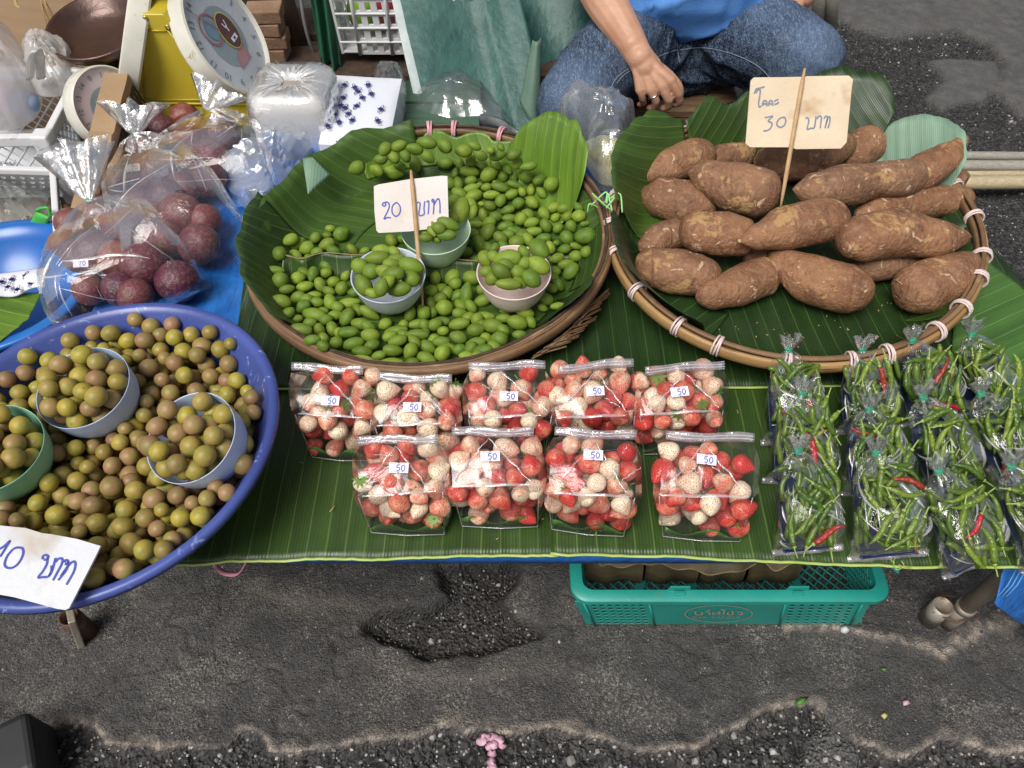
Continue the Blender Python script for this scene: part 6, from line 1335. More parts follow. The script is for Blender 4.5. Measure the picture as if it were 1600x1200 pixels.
# cardboard box behind, cardboard strip, dark perforated basket
M_card = mat('brown_cardboard', (.36, .245, .145), (.42, .29, .175), 4, .8, bump=.1, bscale=90, stretch=(1, 1, 8)); M_cardb = mat('cardboard_strip', (.27, .17, .085), (.34, .22, .12), 10, .75, bump=.3)
bx = tag(bevel(MB().box((-1.42, 2.13, .70), (1.45, .42, .75), Euler((R(-4), 0, R(-5))).to_matrix()).build('cardboard_box', M_card, smooth=False), .006), 'large brown cardboard box at the upper left behind the scale', 'box')
yl = MB(); ribbon(yl, spline([atY(x, y, 1.885) for x, y in ((22, -12), (24, 4), (27, 10), (38, 12), (48, 6), (51, -6), (40, -14), (22, -12))], 40), .006, Vector((0, -1, 0))); yl.build('yellow_band', mat('yellow_string', (.62, .55, .22), None, 9, .5), bx)
yl = MB(); yl.tube([atY(68, -10, 1.885), atY(75, 20, 1.87), atY(95, 42, 1.865)], .0014, 5); yl.tube([atY(62, -10, 1.885), atY(70, 30, 1.87), atY(84, 70, 1.86)], .0012, 5); yl.build('string', mat('tan_string', (.42, .27, .09), None, 9, .6), bx)
def slot_panel(name, c, us, vs, holes, m, parent, th=.003, off=0):
    """panel through corners TL TR BR BL cut by a grid; holes(i, j) -> True where open"""
    V_ = []; F_ = []
    for v in vs:
        for u in us: V_.append((c[0] * (1 - u) + c[1] * u) * (1 - v) + (c[3] * (1 - u) + c[2] * u) * v)
    nu = len(us)
    for j in range(len(vs) - 1):
        for i in range(nu - 1):
            if not holes(i, j): F_.append((j * nu + i, j * nu + i + 1, (j + 1) * nu + i + 1, (j + 1) * nu + i))
    o = obj(name, mesh(name, V_, F_, m, False), parent); solid(o, th, off); return o
def grid_cuts(n, fill, a=0., b=1.):
    r = [a]; w = (b - a) / n
    for i in range(n): r += [a + w * (i + .5 - fill / 2), a + w * (i + .5 + fill / 2)]
    return r + [b]
hole = lambda i, j: i % 2 == 1 and j % 2 == 1
M_brownp = mat('dark_brown_plastic', (.020, .012, .008), (.035, .022, .015), 12, .45)
db = empty('perforated_basket', at(190, 240, .44), 'dark brown perforated plastic basket behind the purple fruit bags', 'basket'); a_, b_, zt = at(204, 118, .60), at(146, 322, .475), 0
q = [at(199, 120, .585), at(146, 335, .475)]; lo = [Vector((q[0].x + .035, q[0].y, ZB + .004)), Vector((q[1].x + .030, q[1].y + .01, .4485))]
slot_panel('side_wall', [q[0], q[1], lo[1], lo[0]], grid_cuts(26, .5), grid_cuts(7, .5), hole, M_brownp, db, .003)
q2 = [q[0] + Vector((-.060, 0, -.06)), q[1] + Vector((-.055, .0, -.01))]; slot_panel('side_wall', [q2[0], q2[1], Vector((q2[1].x, q2[1].y, .45)), Vector((q2[0].x, q2[0].y, .45))], grid_cuts(26, .5), grid_cuts(7, .5), hole, M_brownp, db, .003)
slot_panel('end_wall', [q2[1], q[1], lo[1], Vector((q2[1].x, q2[1].y, .45))], grid_cuts(6, .5), grid_cuts(5, .5), hole, M_brownp, db, .003)
cs = [q[0] + Vector((-.006, .0, .004)), q[1] + Vector((-.004, 0, .004))]; mb = MB(); rows = []
for i in range(26):
    t = i / 25; p = cs[0].lerp(cs[1], t); k_ = .003 * (float(vnoise(t * 9, 0, 1, 4)) - .5) + .004 * (abs(t - .48) < .02) + .004 * (abs(t - .80) < .02)
    rows.append([p + Vector((.010, 0, -.030 - .008 * (t > .5))), p + Vector((.009, 0, .002 + k_)), p + Vector((-.034, 0, .004 + k_)), p + Vector((-.038, 0, -.03))])
o = mb.grid(rows).build('cardboard_strip', M_cardb, smooth=False); solid(o, .003, 0); tag(o, 'folded brown cardboard strip along the rim of the dark perforated basket', 'cardboard')
# rack, bricks, post and cloth at the very back
rk = empty('wooden_rack', (-.25, 1.95, 0), 'dark wooden rack behind the packs carrying bricks and a white crate', 'rack')
for y in (1.82, 2.02): bevel(MB().box((-.30, y, .375), (.95, .14, .022)).build('shelf_board', M_wooddark, rk, smooth=False), .003)
for x in (-.72, -.33, -.2, -.06, .13):
    for y in (1.79, 2.05): bevel(MB().box((x, y, .182), (.04, .04, .364)).build('post', M_wooddark, rk, smooth=False), .003)
bevel(MB().box((-.30, 1.785, .33), (.95, .015, .05)).build('rail', M_wood, rk, smooth=False), .002)
M_brick = mat('old_brick', (.22, .125, .075), (.30, .19, .12), 16, .85, bump=.6, bscale=120, spots=((.12, .08, .06), 10, .6, .1))
bc = atY(420, 84, 1.80)
for i in range(4):
    o = bevel(MB().box((0, 0, 0), (.078 + .006 * (i % 2), .06, .0305)).build('brick', M_brick, smooth=False), .003); o.location = (bc.x + .004 * (i % 2), 1.835, .3865 + .016 + i * .0318); o.rotation_euler = (0, 0, R((-4, 3, -2, 4, 0)[i])); tag(o, ('lowest', 'second lowest', 'second highest', 'topmost')[i] + ' brick of the small stack behind the tissue pack', 'brick', 'bricks in the small stack')
po = atY(452, 60, 1.92); o = MB().tube([Vector((po.x + .03, 1.93, .002)), Vector((po.x, 1.92, .45)), Vector((po.x - .05, 1.91, 1.05))], [.037] * 3, 18).build('wooden_post', M_wooddark); tag(o, 'dark brown round post leaning behind the brick stack', 'post')
rp_ = MB(); 
for i in range(4): rp_.tube([Vector((po.x - .014, 1.9175, .63 + i * .010)) + Vector((.0405 * cos(a), .0405 * sin(a), .004 * sin(a))) for a in [2 * PI * j / 20 for j in range(20)]], .0035, 6, closed=True)
rp_.build('rope_turns', mat('grey_rope', (.22, .19, .16), (.12, .10, .09), 90, .8), o)
o = MB().tube(spline([atY(468, -20, 1.86), atY(474, 25, 1.85), atY(482, 60, 1.85), atY(492, 84, 1.86)], 24), .0045, 8).build('cable', mat('grey_cable', (.20, .20, .20), None, 9, .5)); tag(o, 'thin grey cable hanging beside the dark post', 'cable')
hang('green_cloth', [atY(478, -40, 1.83), atY(512, -40, 1.83), atY(532, 112, 1.77), atY(500, 100, 1.80)], mat('dark_green_cloth', (.010, .075, .038), (.02, .11, .055), 20, .7, bump=.4), 'narrow dark green cloth hanging left of the white slotted crate', 'cloth', 20, bul=lambda u, v, p: Vector((0, .018 * sin(u * 14 + v), 0)))
# white slotted crate
M_whitep = mat('white_plastic', (.60, .60, .60), (.66, .66, .66), 6, .42, wear=((.38, .36, .33), 20, .62, .06)); M_whiteold = mat('greyish_white_plastic', (.52, .55, .58), (.60, .62, .64), 6, .42, wear=((.36, .36, .36), 20, .64, .06))
wc = empty('white_crate', atY(580, 84, 1.80), 'white slotted plastic crate on the rack partly behind the green tarp', 'crate'); Yc = 1.80
p0 = atY(536, 84, Yc); x0, zb = p0.x, max(p0.z, .3865); x1 = x0 + .36; zt = zb + .24
slot_panel('front_panel', [Vector((x0 - .01, Yc - .012, zt)), Vector((x1, Yc - .012, zt)), Vector((x1, Yc, zb)), Vector((x0, Yc, zb))], grid_cuts(12, .46, .12, 1), grid_cuts(7, .62, 0, 1), hole, M_whitep, wc, .006)
slot_panel('side_panel', [Vector((x0 - .01, Yc + .28, zt)), Vector((x0 - .01, Yc - .012, zt)), Vector((x0, Yc, zb)), Vector((x0, Yc + .27, zb))], grid_cuts(9, .52), grid_cuts(5, .66), hole, M_whitep, wc, .006)
slot_panel('back_panel', [Vector((x0 - .01, Yc + .28, zt)), Vector((x1, Yc + .28, zt)), Vector((x1, Yc + .27, zb)), Vector((x0, Yc + .27, zb))], grid_cuts(12, .52), grid_cuts(5, .66), hole, M_whitep, wc, .006)
bevel(MB().box(((x0 + x1) / 2, Yc + .135, zb + .004), (x1 - x0, .27, .006)).build('base', M_whitep, wc, smooth=False), .002)
rb = MB()
for i in range(5): u = .12 + .88 * i / 4; rb.tube([Vector((x0 + (x1 - x0) * u, Yc - .005, zb)), Vector((x0 + (x1 - x0) * u, Yc - .017, zt))], .0045, 6)
for i in range(1, 7): z_ = zb + (zt - zb) * i / 7; rb.tube([Vector((x0, Yc - .009, z_)), Vector((x1, Yc - .009, z_))],   .0028, 6)
rb.build('rib', M_whitep, wc)
def dome(name, poly, z0, h, m, label, cat, seed, group=None, parent=None, amp=.006, nr=14, ks=(30, 55, 90), cpx=None, flat=18, skew=0, expo=.62):
    """crumpled bag or heap over a ground outline given by picture points"""
    pts = [at(x, y, z0) for x, y in poly]; n = len(pts); cl = spline(pts + [pts[0]], 56)[:-1]; c = at(*cpx, z0) if cpx else sum(pts, Vector()) / n; rows = []
    for j in range(nr + 1):
        t = j / nr; zz = h * (1 - t ** 2) ** expo; rows.append([c.lerp(p, t if t > 0 else .01) + Vector((0, skew * zz, zz)) for p in cl])
    fl_ = np.array([p for r in rows for p in r]); dn = crease_noise(fl_, seed, amp, ks) - amp; rs = np.random.RandomState(seed); k_ = 0
    for j, r in enumerate(rows):
        for i in range(len(r)): r[i] = r[i] + (r[i] - c - Vector((0, 0, -.02))).normalized() * float(dn[k_] + amp * .35 * rs.randn()) * (1 if j < nr else 0); r[i].z = max(r[i].z, z0 + .0006); k_ += 1
    o = MB().grid(rows, closev=True).build(name, m, parent); smooth_by_angle(o, flat)
    return tag(o, label, cat, group) if label else o
for k_, (x, y, c_, lb) in enumerate(((572, 12, (.22, .42, .03), 'lime green ball inside the white slotted crate'), (600, 6, (.45, .05, .06), 'red packet inside the white slotted crate'), (606, 36, (.62, .60, .60), 'white packet inside the white slotted crate'))):
    b = MB(); p = atY(x, y, 1.90); ball(b, Vector((p.x, 1.88 + .02 * k_, max(p.z, zb + .05))), .045 if k_ == 0 else .05, (1, .8, 1.1)); tag(b.build('packet' if k_ else 'green_ball', mat('crate_content_%s' % 'abc'[k_], c_, tuple(q * .7 for q in c_), 9, .4)), lb, 'packet' if k_ else 'ball')
# tissue pack: soft square block in milky film, pinched round a hole
M_milky = film_mat('milky_film', gloss=.05, milk=.62, bump=.5, scale=22, rough=.25, fold=.5, milkcol=(.82, .80, .77)); M_milkyb = film_mat('bluish_milky_film', gloss=.10, milk=.42, bump=.7, scale=26, rough=.16, fold=.5, milkcol=(.74, .80, .92)); M_hazy = film_mat('hazy_film', gloss=.09, milk=.14, bump=.7, scale=24, rough=.12, fold=.4, milkcol=(.8, .83, .86))
tc = at(452, 123, .575); tp = empty('tissue_pack', Vector((tc.x, tc.y, ZB)), 'square white tissue pack in milky film with a pinched hole on top', 'pack'); rows = []
for r_, z_ in ((.018, .112), (.020, .122), (.03, .128), (.05, .130), (.066, .128), (.076, .118), (.081, .10), (.082, .07), (.081, .035), (.077, .010), (.07, .002), (.002, .001)):
    row = []
    for i in range(72):
        a = 2 * PI * i / 72; ex = .42; x = math.copysign(abs(cos(a)) ** ex, cos(a)); y = math.copysign(abs(sin(a)) ** ex, sin(a)); f = max(0, 1 - r_ / .078) if z_ > .1 else 0
        row.append(Vector((tc.x + x * r_ * 1.02, tc.y + y * r_ * .95, ZB + z_ + f * .004 * sin(14 * a + sin(5 * a) * 2))))
    rows.append(row)
o = MB().grid(rows, closev=True).build('wrapper', mat('tissue_white', (.60, .58, .55), (.68, .66, .63), 12, .55, bump=.3, bscale=40), tp); o2 = MB().grid([[(p - Vector((tc.x, tc.y, ZB + .06))) * 1.03 + Vector((tc.x, tc.y, ZB + .062)) for p in r] for r in rows[:-1]], closev=True).build('film', M_hazy, tp)
for r in o2.data.vertices: r.co.z = max(r.co.z, ZB + .0008)
pl = MB()
for i in range(22):
    a = 2 * PI * i / 22 + .1; d = Vector((cos(a), sin(a), 0)); m_ = max(abs(d.x), abs(d.y)); q0, q1 = .022 / m_, rnd.uniform(.045, .075) / m_; pl.grid([[Vector((tc.x, tc.y, ZB + .1325)) + d * q0 + Vector((-d.y, d.x, 0)) * s * .0016, Vector((tc.x, tc.y, ZB + .1345)) + d * (q0 + q1) / 2 + Vector((-d.y, d.x, 0)) * s * .0025, Vector((tc.x, tc.y, ZB + .132)) + d * q1 + Vector((-d.y, d.x, 0)) * s * .0005] for s in (-1, 1)])
pl.build('pleat', M_fold, tp); MB().box((tc.x, tc.y, ZB + .118), (.032, .032, .002)).build('hole_floor', mat('tissue_core', (.24, .21, .17), (.28, .25, .21), 40, .8), tp, smooth=False)
# printed plastic pack
M_print = mat('white_printed_plastic', (.66, .68, .74), (.74, .75, .79), 5, .25, bump=.12, bscale=18); M_navyprint = mat('navy_print', (.035, .035, .17), None, 9, .45)
def motif(mb, c, U, V, s, n):
    mb.add([c + U * (s * .30 * cos(a)) + V * (s * .34 * sin(a)) for a in [2 * PI * i / 12 for i in range(12)]], [tuple(range(12))]); ribbon(mb, [c + V * (s * .0) + U * (s * .22 * cos(a)) + V * (s * .78 * sin(a)) for a in [2 * PI * i / 16 for i in range(17)]], s * .10, n); ribbon(mb, [c + U * (s * -.48), c + U * (s * .48)], s * .2, n)
c_ = [at(520, 118, .515), at(628, 124, .515), at(606, 232, .500), at(498, 226, .500)]; pp = empty('printed_pack', Vector((c_[0].x + .08, c_[0].y - .1, ZB)), 'white plastic pack with navy printed motifs leaning by the tissue pack', 'pack')
nb_ = (c_[1] - c_[0]).cross(c_[0] - c_[3]).normalized(); V_, F_ = quad_sheet(c_, 24, 24, lambda u, v, p: nb_ * (.010 * sin(PI * u) ** .5 * sin(PI * v) ** .5 + .0025 * float(fbm(u * 4, v * 4, 1, 3, 2)))); top = V_; bot = [Vector((v.x, v.y, ZB + .001)) for v in V_]; N2 = len(V_)
ring = [i for i in range(24)] + [24 * j + 23 for j in range(1, 24)] + [24 * 23 + i for i in range(22, -1, -1)] + [24 * j for j in range(22, 0, -1)]
o = obj('wrapper', mesh('wrapper', top + bot, F_ + [tuple(N2 + k_ for k_ in f[::-1]) for f in F_] + [(ring[i], ring[(i + 1) % len(ring)], N2 + ring[(i + 1) % len(ring)], N2 + ring[i]) for i in range(len(ring))], M_print), pp); smooth_by_angle(o, 40)
mm = MB(); pv = nb_ * .0135
for x, y in ((538, 132), (554, 136), (575, 132), (559, 142), (536, 152), (566, 152), (532, 164), (539, 168), (557, 165), (523, 178), (544, 177), (529, 190), (550, 187), (595, 170), (590, 188), (512, 196), (530, 222), (580, 146)):
    p = atP(x, y, c_[0] + pv, nb_); q = rnd.uniform(-.6, .6); U = CR * cos(q) + CU * sin(q); U = (U - nb_ * U.dot(nb_)).normalized(); motif(mm, p, U, nb_.cross(U), .0155, nb_)
mm.build('motif_print', M_navyprint, pp, smooth=False)
rm = MB(); ribbon(rm, spline([atP(x, y, c_[0] + pv, nb_) for x, y in ((513, 157), (518, 154), (523, 158), (522, 166), (516, 174))], 20), .0065, nb_); rm.build('red_print', M_red, pp, smooth=False)
dome('clear_wrap', [(590, 118), (630, 122), (636, 140), (628, 215), (596, 212), (585, 160)], ZB, .078, M_hazy, 'crinkled clear end of the printed pack wrapping', 'wrapping', 12, amp=.004)
# loose plastic bags
dome('plastic_bag', [(640, 200), (642, 170), (660, 148), (700, 138), (745, 148), (780, 175), (800, 206), (740, 214), (690, 212)], .40, .085, film_mat('grey_clear_bag', gloss=.07, milk=.10, bump=.5, scale=12, rough=.1, fold=.25, milkcol=(.62, .66, .72)), 'grey clear plastic bag bulging behind the cane basket', 'plastic bag', 5, amp=.003, ks=(14, 24, 40), flat=50)
dome('plastic_bag', [(395, 215), (440, 196), (500, 196), (560, 205), (560, 222), (500, 235), (470, 262), (440, 300), (405, 330), (375, 320), (350, 285), (352, 262), (372, 250)], .4475, .050, M_milkyb, 'crumpled bluish clear plastic bag beside the cane basket on the tarp', 'plastic bag', 6, amp=.008, ks=(22, 40, 70), flat=30)
dome('plastic_bag', [(430, 190), (520, 186), (600, 200), (600, 215), (540, 222), (450, 232), (415, 225)], .4475, .045, M_milky, 'whitish plastic sheet lying under the printed pack', 'plastic bag', 7, amp=.008, ks=(22, 40, 70))
dome('plastic_bag', [(866, 190), (880, 172), (905, 180), (935, 172), (975, 178), (992, 200), (990, 250), (975, 285), (945, 300), (925, 280), (905, 235)], .46, .105, film_mat('milky_noodle_bag', gloss=.10, milk=.20, bump=1.0, scale=26, rough=.14, fold=.8, milkcol=(.82, .87, .92)), 'milky plastic bag with pale yellow contents between the two baskets', 'plastic bag', 8, amp=.005, ks=(18, 30, 50), flat=40)
dome('yellow_food', [(905, 230), (940, 222), (978, 232), (985, 258), (965, 286), (940, 288), (918, 262)], .46, .045, mat('pale_yellow_food', (.52, .50, .20), (.62, .58, .32), 60, .6, bump=.8, bscale=200), 'pale yellow shredded food inside the milky bag between the baskets', 'food', 9, amp=.004)
gt2 = MB()
for k_ in range(7): p = at(938, 322, .545) + Vector((rnd.uniform(-.01, .02), rnd.uniform(-.01, .01), rnd.uniform(-.004, .008))); gt2.tube(spline([p, p + Vector((rnd.uniform(-.02, .03), rnd.uniform(-.02, .02), .01)), p + Vector((rnd.uniform(-.03, .04), rnd.uniform(-.03, .02), -.006))], 10), .0016, 5, flat=.5)
tag(gt2.build('green_string', mat('green_raffia', (.30, .62, .20), None, 9, .5)), 'light green raffia string tied where the two basket rims meet', 'string')
# ------------------------------------------------------------------ far left: crates, bags, basin
bn = empty('side_bench', (-1.15, 1.05, 0), 'low plywood bench at the left carrying the white crates and basin', 'bench')
bevel(MB().box((-1.32, 1.22, .345), (.84, 1.35, .02)).build('bench_top', M_ply, bn, smooth=False))
for x in (-1.70, -.93):
    for y in (.58, 1.86): bevel(MB().box((x, y, .167), (.04, .04, .334)).build('leg', M_wooddark, bn, smooth=False))
def lattice(name, c, nx_, m, parent, r=.0016, ny_=None):
    """diamond lattice of thin bars filling a panel TL TR BR BL"""
    mb = MB(); w = ((c[1] - c[0]).length + (c[2] - c[3]).length) / 2; h = ((c[3] - c[0]).length + (c[2] - c[1]).length) / 2; k_ = h / w; P = lambda u, v: (c[0] * (1 - u) + c[1] * u) * (1 - v) + (c[3] * (1 - u) + c[2] * u) * v
    for i in range(-nx_, 2 * nx_):
        for s in (1, -1):
            u0 = i / nx_; u1 = u0 + s * k_; a, b_ = 0., 1.
            ts = []
            t0, t1 = 0., 1.
            if u1 != u0:
                ta, tb_ = (0 - u0) / (u1 - u0), (1 - u0) / (u1 - u0); lo_, hi_ = min(ta, tb_), max(ta, tb_); t0, t1 = max(0, lo_), min(1, hi_)
            if t1 - t0 > .03: mb.tube([P(u0 + (u1 - u0) * t0, t0), P(u0 + (u1 - u0) * t1, t1)], r, 4)
    return mb.build(name, m, parent, smooth=False)
cr = empty('white_crate', at(75, 222, .36), 'white lattice plastic crate marked X left of the dark basket', 'crate')
RC = at(74, 218, .50); RB = at(128, 114, .52); RL = Vector((RC.x - .45, RC.y - .015, RC.z)); BLK = Vector((RL.x, RB.y, RB.z)); zbm = .357
def down(p, dx, dy): return Vector((p.x + dx, p.y + dy, zbm))
for nm, a, b_ in (('front_wall', RL, RC), ('side_wall', RC, RB), ('back_wall', RB, BLK)):
    lattice(nm, [a, b_, down(b_, -.01, .01), down(a, .0, .01)], 16 if nm != 'side_wall' else 11, M_whiteold, cr, .0019)
    rm_ = MB(); rm_.box((a + b_) / 2, ((b_ - a).length + .012, .016, .022), (b_ - a).to_track_quat('X', 'Z').to_matrix()); bevel(rm_.build('rim', M_whitep, cr, smooth=False), .003)
    rm_ = MB(); rm_.box((down(a, 0, .01) + down(b_, 0, .01)) / 2 + Vector((0, 0, .008)), ((b_ - a).length, .010, .016), (down(b_, 0, 0) - down(a, 0, 0)).to_track_quat('X', 'Z').to_matrix()); rm_.build('lower_rim', M_whiteold, cr, smooth=False)
bevel(MB().box((RC.x - .004, RC.y - .004, (RC.z + zbm) / 2 + .008), (.034, .034, RC.z - zbm + .022)).build('corner_post', M_whitep, cr, smooth=False), .005, 3)
q = [RC.lerp(RB, .40) + Vector((.008, -.001, -.040)), RC.lerp(RB, .78) + Vector((.008, -.001, -.034)), RC.lerp(RB, .80) + Vector((.010, 0, -.115)), RC.lerp(RB, .36) + Vector((.010, 0, -.115))]
o = obj('label_panel', mesh('label_panel', q, [(0, 1, 2, 3)], mat('grey_label_panel', (.42, .43, .44), None, 9, .5), False), cr); solid(o, .004, 0); nq = (q[1] - q[0]).cross(q[3] - q[0]).normalized(); nq = nq if nq.x > 0 else -nq; cq = sum(q, Vector()) / 4 + nq * .0035; xm = MB(); e1, e2 = (q[1] - q[0]).normalized() * .013, (q[0] - q[3]).normalized() * .018
ribbon(xm, [cq - e1 - e2, cq + e1 + e2], .0035, nq); ribbon(xm, [cq - e1 * .9 + e2 * .7, cq + e1 - e2 * .7], .003, nq); xm.build('x_mark', M_black, o, smooth=False)
MB().box(((RL.x + RC.x) / 2, (RC.y + RB.y) / 2, zbm + .003), (.42, RB.y - RC.y, .004)).build('crate_floor', M_whiteold, cr, smooth=False)
# lower white basket with round holes, open towards the viewer
wb = empty('white_basket', at(60, 350, .36), 'white plastic basket with round holes in front of the lattice crate', 'basket')
q = [at(-120, 262, .47), at(84, 268, .47), at(90, 300, .357), at(-120, 300, .357)]
nh = 26; us = np.linspace(0, 1, nh + 1)
def round_holes(name, c, nu, nv, rr, m, parent):
    """panel with round holes: each cell an 8-sided ring"""
    mb = MB(); P = lambda u, v: (c[0] * (1 - u) + c[1] * u) * (1 - v) + (c[3] * (1 - u) + c[2] * u) * v
    for i in range(nu):
        for j in range(nv):
            o_ = [(-.5, -.5), (0, -.5), (.5, -.5), (.5, 0), (.5, .5), (0, .5), (-.5, .5), (-.5, 0)]; I = [(rr * cos(R(225 + 45 * k_)), rr * sin(R(225 + 45 * k_))) for k_ in range(8)]
            mb.add([P((i + .5 + x) / nu, (j + .5 + y) / nv) for x, y in o_ + I], [(k_, (k_ + 1) % 8, 8 + (k_ + 1) % 8, 8 + k_) for k_ in range(8)])
    o = mb.build(name, m, parent, smooth=False); solid(o, .003, 0)
round_holes('back_wall', q, 14, 5, .33, M_whiteold, wb)
pr_ = at(88, 392, .40); rt = [q[1], at(92, 392, .44), Vector((*at(92, 392, .44)[:2], .357)), q[2]]; round_holes('side_wall', rt, 9, 5, .33, M_whiteold, wb)
for a, b_ in ((q[1], rt[1]), (q[0], q[1])):
    rm_ = MB(); rm_.box((a + b_) / 2, ((b_ - a).length + .012, .013, .014), (b_ - a).to_track_quat('X', 'Z').to_matrix()); bevel(rm_.build('rim', M_whitep, wb, smooth=False), .003)
# contents
dome('plastic_bag', [(-60, 190), (-60, 80), (0, 62), (40, 90), (62, 130), (66, 165), (50, 190), (10, 205)], .47, .15, film_mat('milky_carrier', gloss=.05, milk=.72, bump=.4, scale=14, rough=.25, fold=.3, milkcol=(.80, .78, .80)), 'milky carrier bag with pink and blue things inside at the left edge', 'plastic bag', 21, amp=.005, ks=(16, 28, 44), flat=40, expo=.4)
for (x, y), c_, nm in (((6, 152), (.60, .28, .46), 'pink'), ((38, 162), (.30, .42, .62), 'blue')):
    b = MB(); ball(b, at(x, y, .490), .030, (1, .9, .8)); tag(b.build(nm + '_ball', mat(nm + '_plastic', c_, tuple(q_ * .8 for q_ in c_), 20, .5)), nm + ' plastic thing seen through the milky carrier bag', 'plastic thing')
dome('plastic_bag', [(40, 130), (50, 95), (75, 85), (110, 92), (128, 118), (118, 140), (100, 150), (65, 150)], .50, .085, M_milky, 'crumpled whitish carrier bag behind the lattice crate', 'plastic bag', 22, amp=.005, ks=(20, 36, 60), flat=40)
hd = MB()
for dx in (0, 14): hd.tube(spline([at(46 + dx * .2, 122, .55), at(47 + dx * .4, 92, .60), at(55 + dx * .2, 79, .625), at(62, 90, .60), at(64, 122, .55)], 20), .009, 8, flat=.35)
tag(hd.build('bag_handle', M_milky), 'looped handles of the whitish carrier bag standing up', 'handle')
dome('plastic_bag', [(-80, 400), (-80, 300), (0, 285), (40, 280), (72, 290), (80, 330), (60, 372), (20, 388)], .3575, .085, film_mat('pale_blue_bag', gloss=.08, milk=.20, bump=.7, scale=16, rough=.14, fold=.4, milkcol=(.66, .78, .80)), 'pale bluish crumpled bags heaped in the white basket', 'plastic bag', 23, amp=.012, ks=(18, 32, 52), flat=16)
gc_ = [at(58, 330, .46), at(78, 340, .455), at(74, 352, .43), at(34, 372, .40)]; V_, F_ = quad_sheet([gc_[0], gc_[1], gc_[2], gc_[3]], 6, 6); o = obj('green_scoop', mesh('green_scoop', V_, F_, mat('green_plastic', (.05, .34, .05), (.07, .42, .07), 12, .35))); solid(o, .006, 0); tag(o, 'bright green plastic scoop in the white basket', 'scoop')
MB().tube(spline([gc_[0] + Vector((.0, 0, .002)), at(66, 325, .475), at(76, 326, .475), gc_[1]], 12), .003, 6).build('handle', D.materials['green_plastic'], o)
dome('crumpled_paper', [(40, 388), (50, 360), (70, 355), (82, 375), (80, 392)], .36, .05, mat('brown_paper', (.34, .28, .22), (.42, .36, .30), 20, .7), 'crumpled brown paper between the basin and white basket', 'paper', 24, amp=.006)
dome('clear_wrap', [(60, 238), (95, 222), (150, 225), (168, 235), (150, 262), (120, 270), (90, 258)], .500, .010, M_tuft, 'flat crinkled clear film over the corner of the white crates', 'wrapping', 25, amp=.004)
bs = at(-25, 470, .44); tag(MB().lathe([(.001, -.075), (.105, -.075), (.135, -.02), (.150, -.002), (.168, .0), (.172, -.006), (.158, -.012), (.14, -.03), (.112, -.083), (.001, -.083)], 56, Matrix.Translation(at(-10, 440, .44))).build('blue_basin', mat('blue_basin_plastic', (.012, .11, .40), (.02, .15, .48), 8, .28)), 'glossy blue plastic basin at the left edge behind the leaf', 'basin')
c_ = [at(-60, 438, .452), at(80, 420, .456), at(72, 452, .452), at(-40, 470, .452)]; nb_ = Vector((0, 0, 1)); V_, F_ = quad_sheet(c_, 20, 14, lambda u, v, p: Vector((0, 0, .006 * sin(u * 9) * v + .006 * sin(PI * v))))
o = tag(obj('printed_wrapper', mesh('printed_wrapper', V_, F_, M_print)), 'flat white wrapper with navy motifs on the left edge of the table', 'wrapper'); solid(o, .004, -1); mm = MB()
for x, y in ((12, 448), (27, 452), (48, 442), (40, 430), (2, 440), (18, 436)): motif(mm, at(x, y, .4645), CR, Vector((0, 1, 0)), .0125, nb_)
mm.build('motif_print', M_navyprint, o, smooth=False)

# ------------------------------------------------------------------ right: poles, scraps
M_pole = mat('dry_bamboo_pole', (.40, .32, .18), (.50, .42, .27), 14, .5, bump=.3, spots=((.14, .11, .07), 60, .58, .10), stretch=(3, 14, 14)); M_poleg = mat('grey_bamboo_pole', (.26, .24, .20), (.36, .34, .29), 14, .55, bump=.3, spots=((.10, .09, .08), 60, .58, .10), stretch=(3, 14, 14))
for i, (y, r, m) in enumerate(((244, .013, M_poleg), (259, .016, M_poleg), (272, .010, M_pole), (285, .019, M_pole))):
    a = at(1470, y, .02 + r); o = MB(); pts = [a + Vector((.09 * k_, .0015 * sin(k_ * 1.7 + i), 0)) for k_ in range(12)]; o.tube(pts, [r * (1.04 if k_ % 4 == 2 else 1) for k_ in range(12)], 14); o = o.build('bamboo_pole', m); tag(o, ('thin grey bamboo pole farthest from the basket', 'thicker grey bamboo pole second from the top', 'thinnest pale bamboo pole third from the top', 'thick yellowish bamboo pole nearest the viewer')[i] + ' on the ground', 'pole', 'bamboo poles on the ground')
sk = tag(bevel(MB().box((at(1500, 262, 0).x + .5, at(1500, 262, 0).y, .008), (.05, .16, .020)).build('wood_block', M_wooddark, smooth=False), .003), 'wood block under the bamboo poles at the right', 'block')
for i, (x, xb) in enumerate(((1283, 1276), (1303, 1296))):
    a = atY(x, -60, 2.55); b_ = at(xb, 66, .0); tag(MB().tube([b_, a], .022, 14).build('grey_pipe', M_poleg), ('left' if i == 0 else 'right') + ' one of two grey poles leaning behind the right knee', 'pipe', 'grey poles behind the knee')
tag(bevel(MB().box(at(1312, 128, .012), (.10, .16, .03), Euler((0, 0, .3)).to_matrix()).build('flat_stone', mat('grey_stone', (.075, .073, .072), (.10, .098, .095), 16, .8, bump=.5)), .012, 3), 'flat grey stone on the ground right of the knee', 'stone')
b = MB(); b.lathe([(.30, -.08), (.33, -.05), (.34, 0), (.33, .05), (.30, .08), (.22, .07), (.20, 0), (.22, -.07), (.30, -.08)], 40, Matrix.Translation(at(1850, -60, .33)) @ Euler((R(90), 0, R(40))).to_matrix().to_4x4()); tag(b.build('dark_ring', mat('tyre_rubber', (.012, .012, .012), (.02, .02, .02), 20, .8)), 'round black rubber thing at the upper right corner', 'rubber thing')
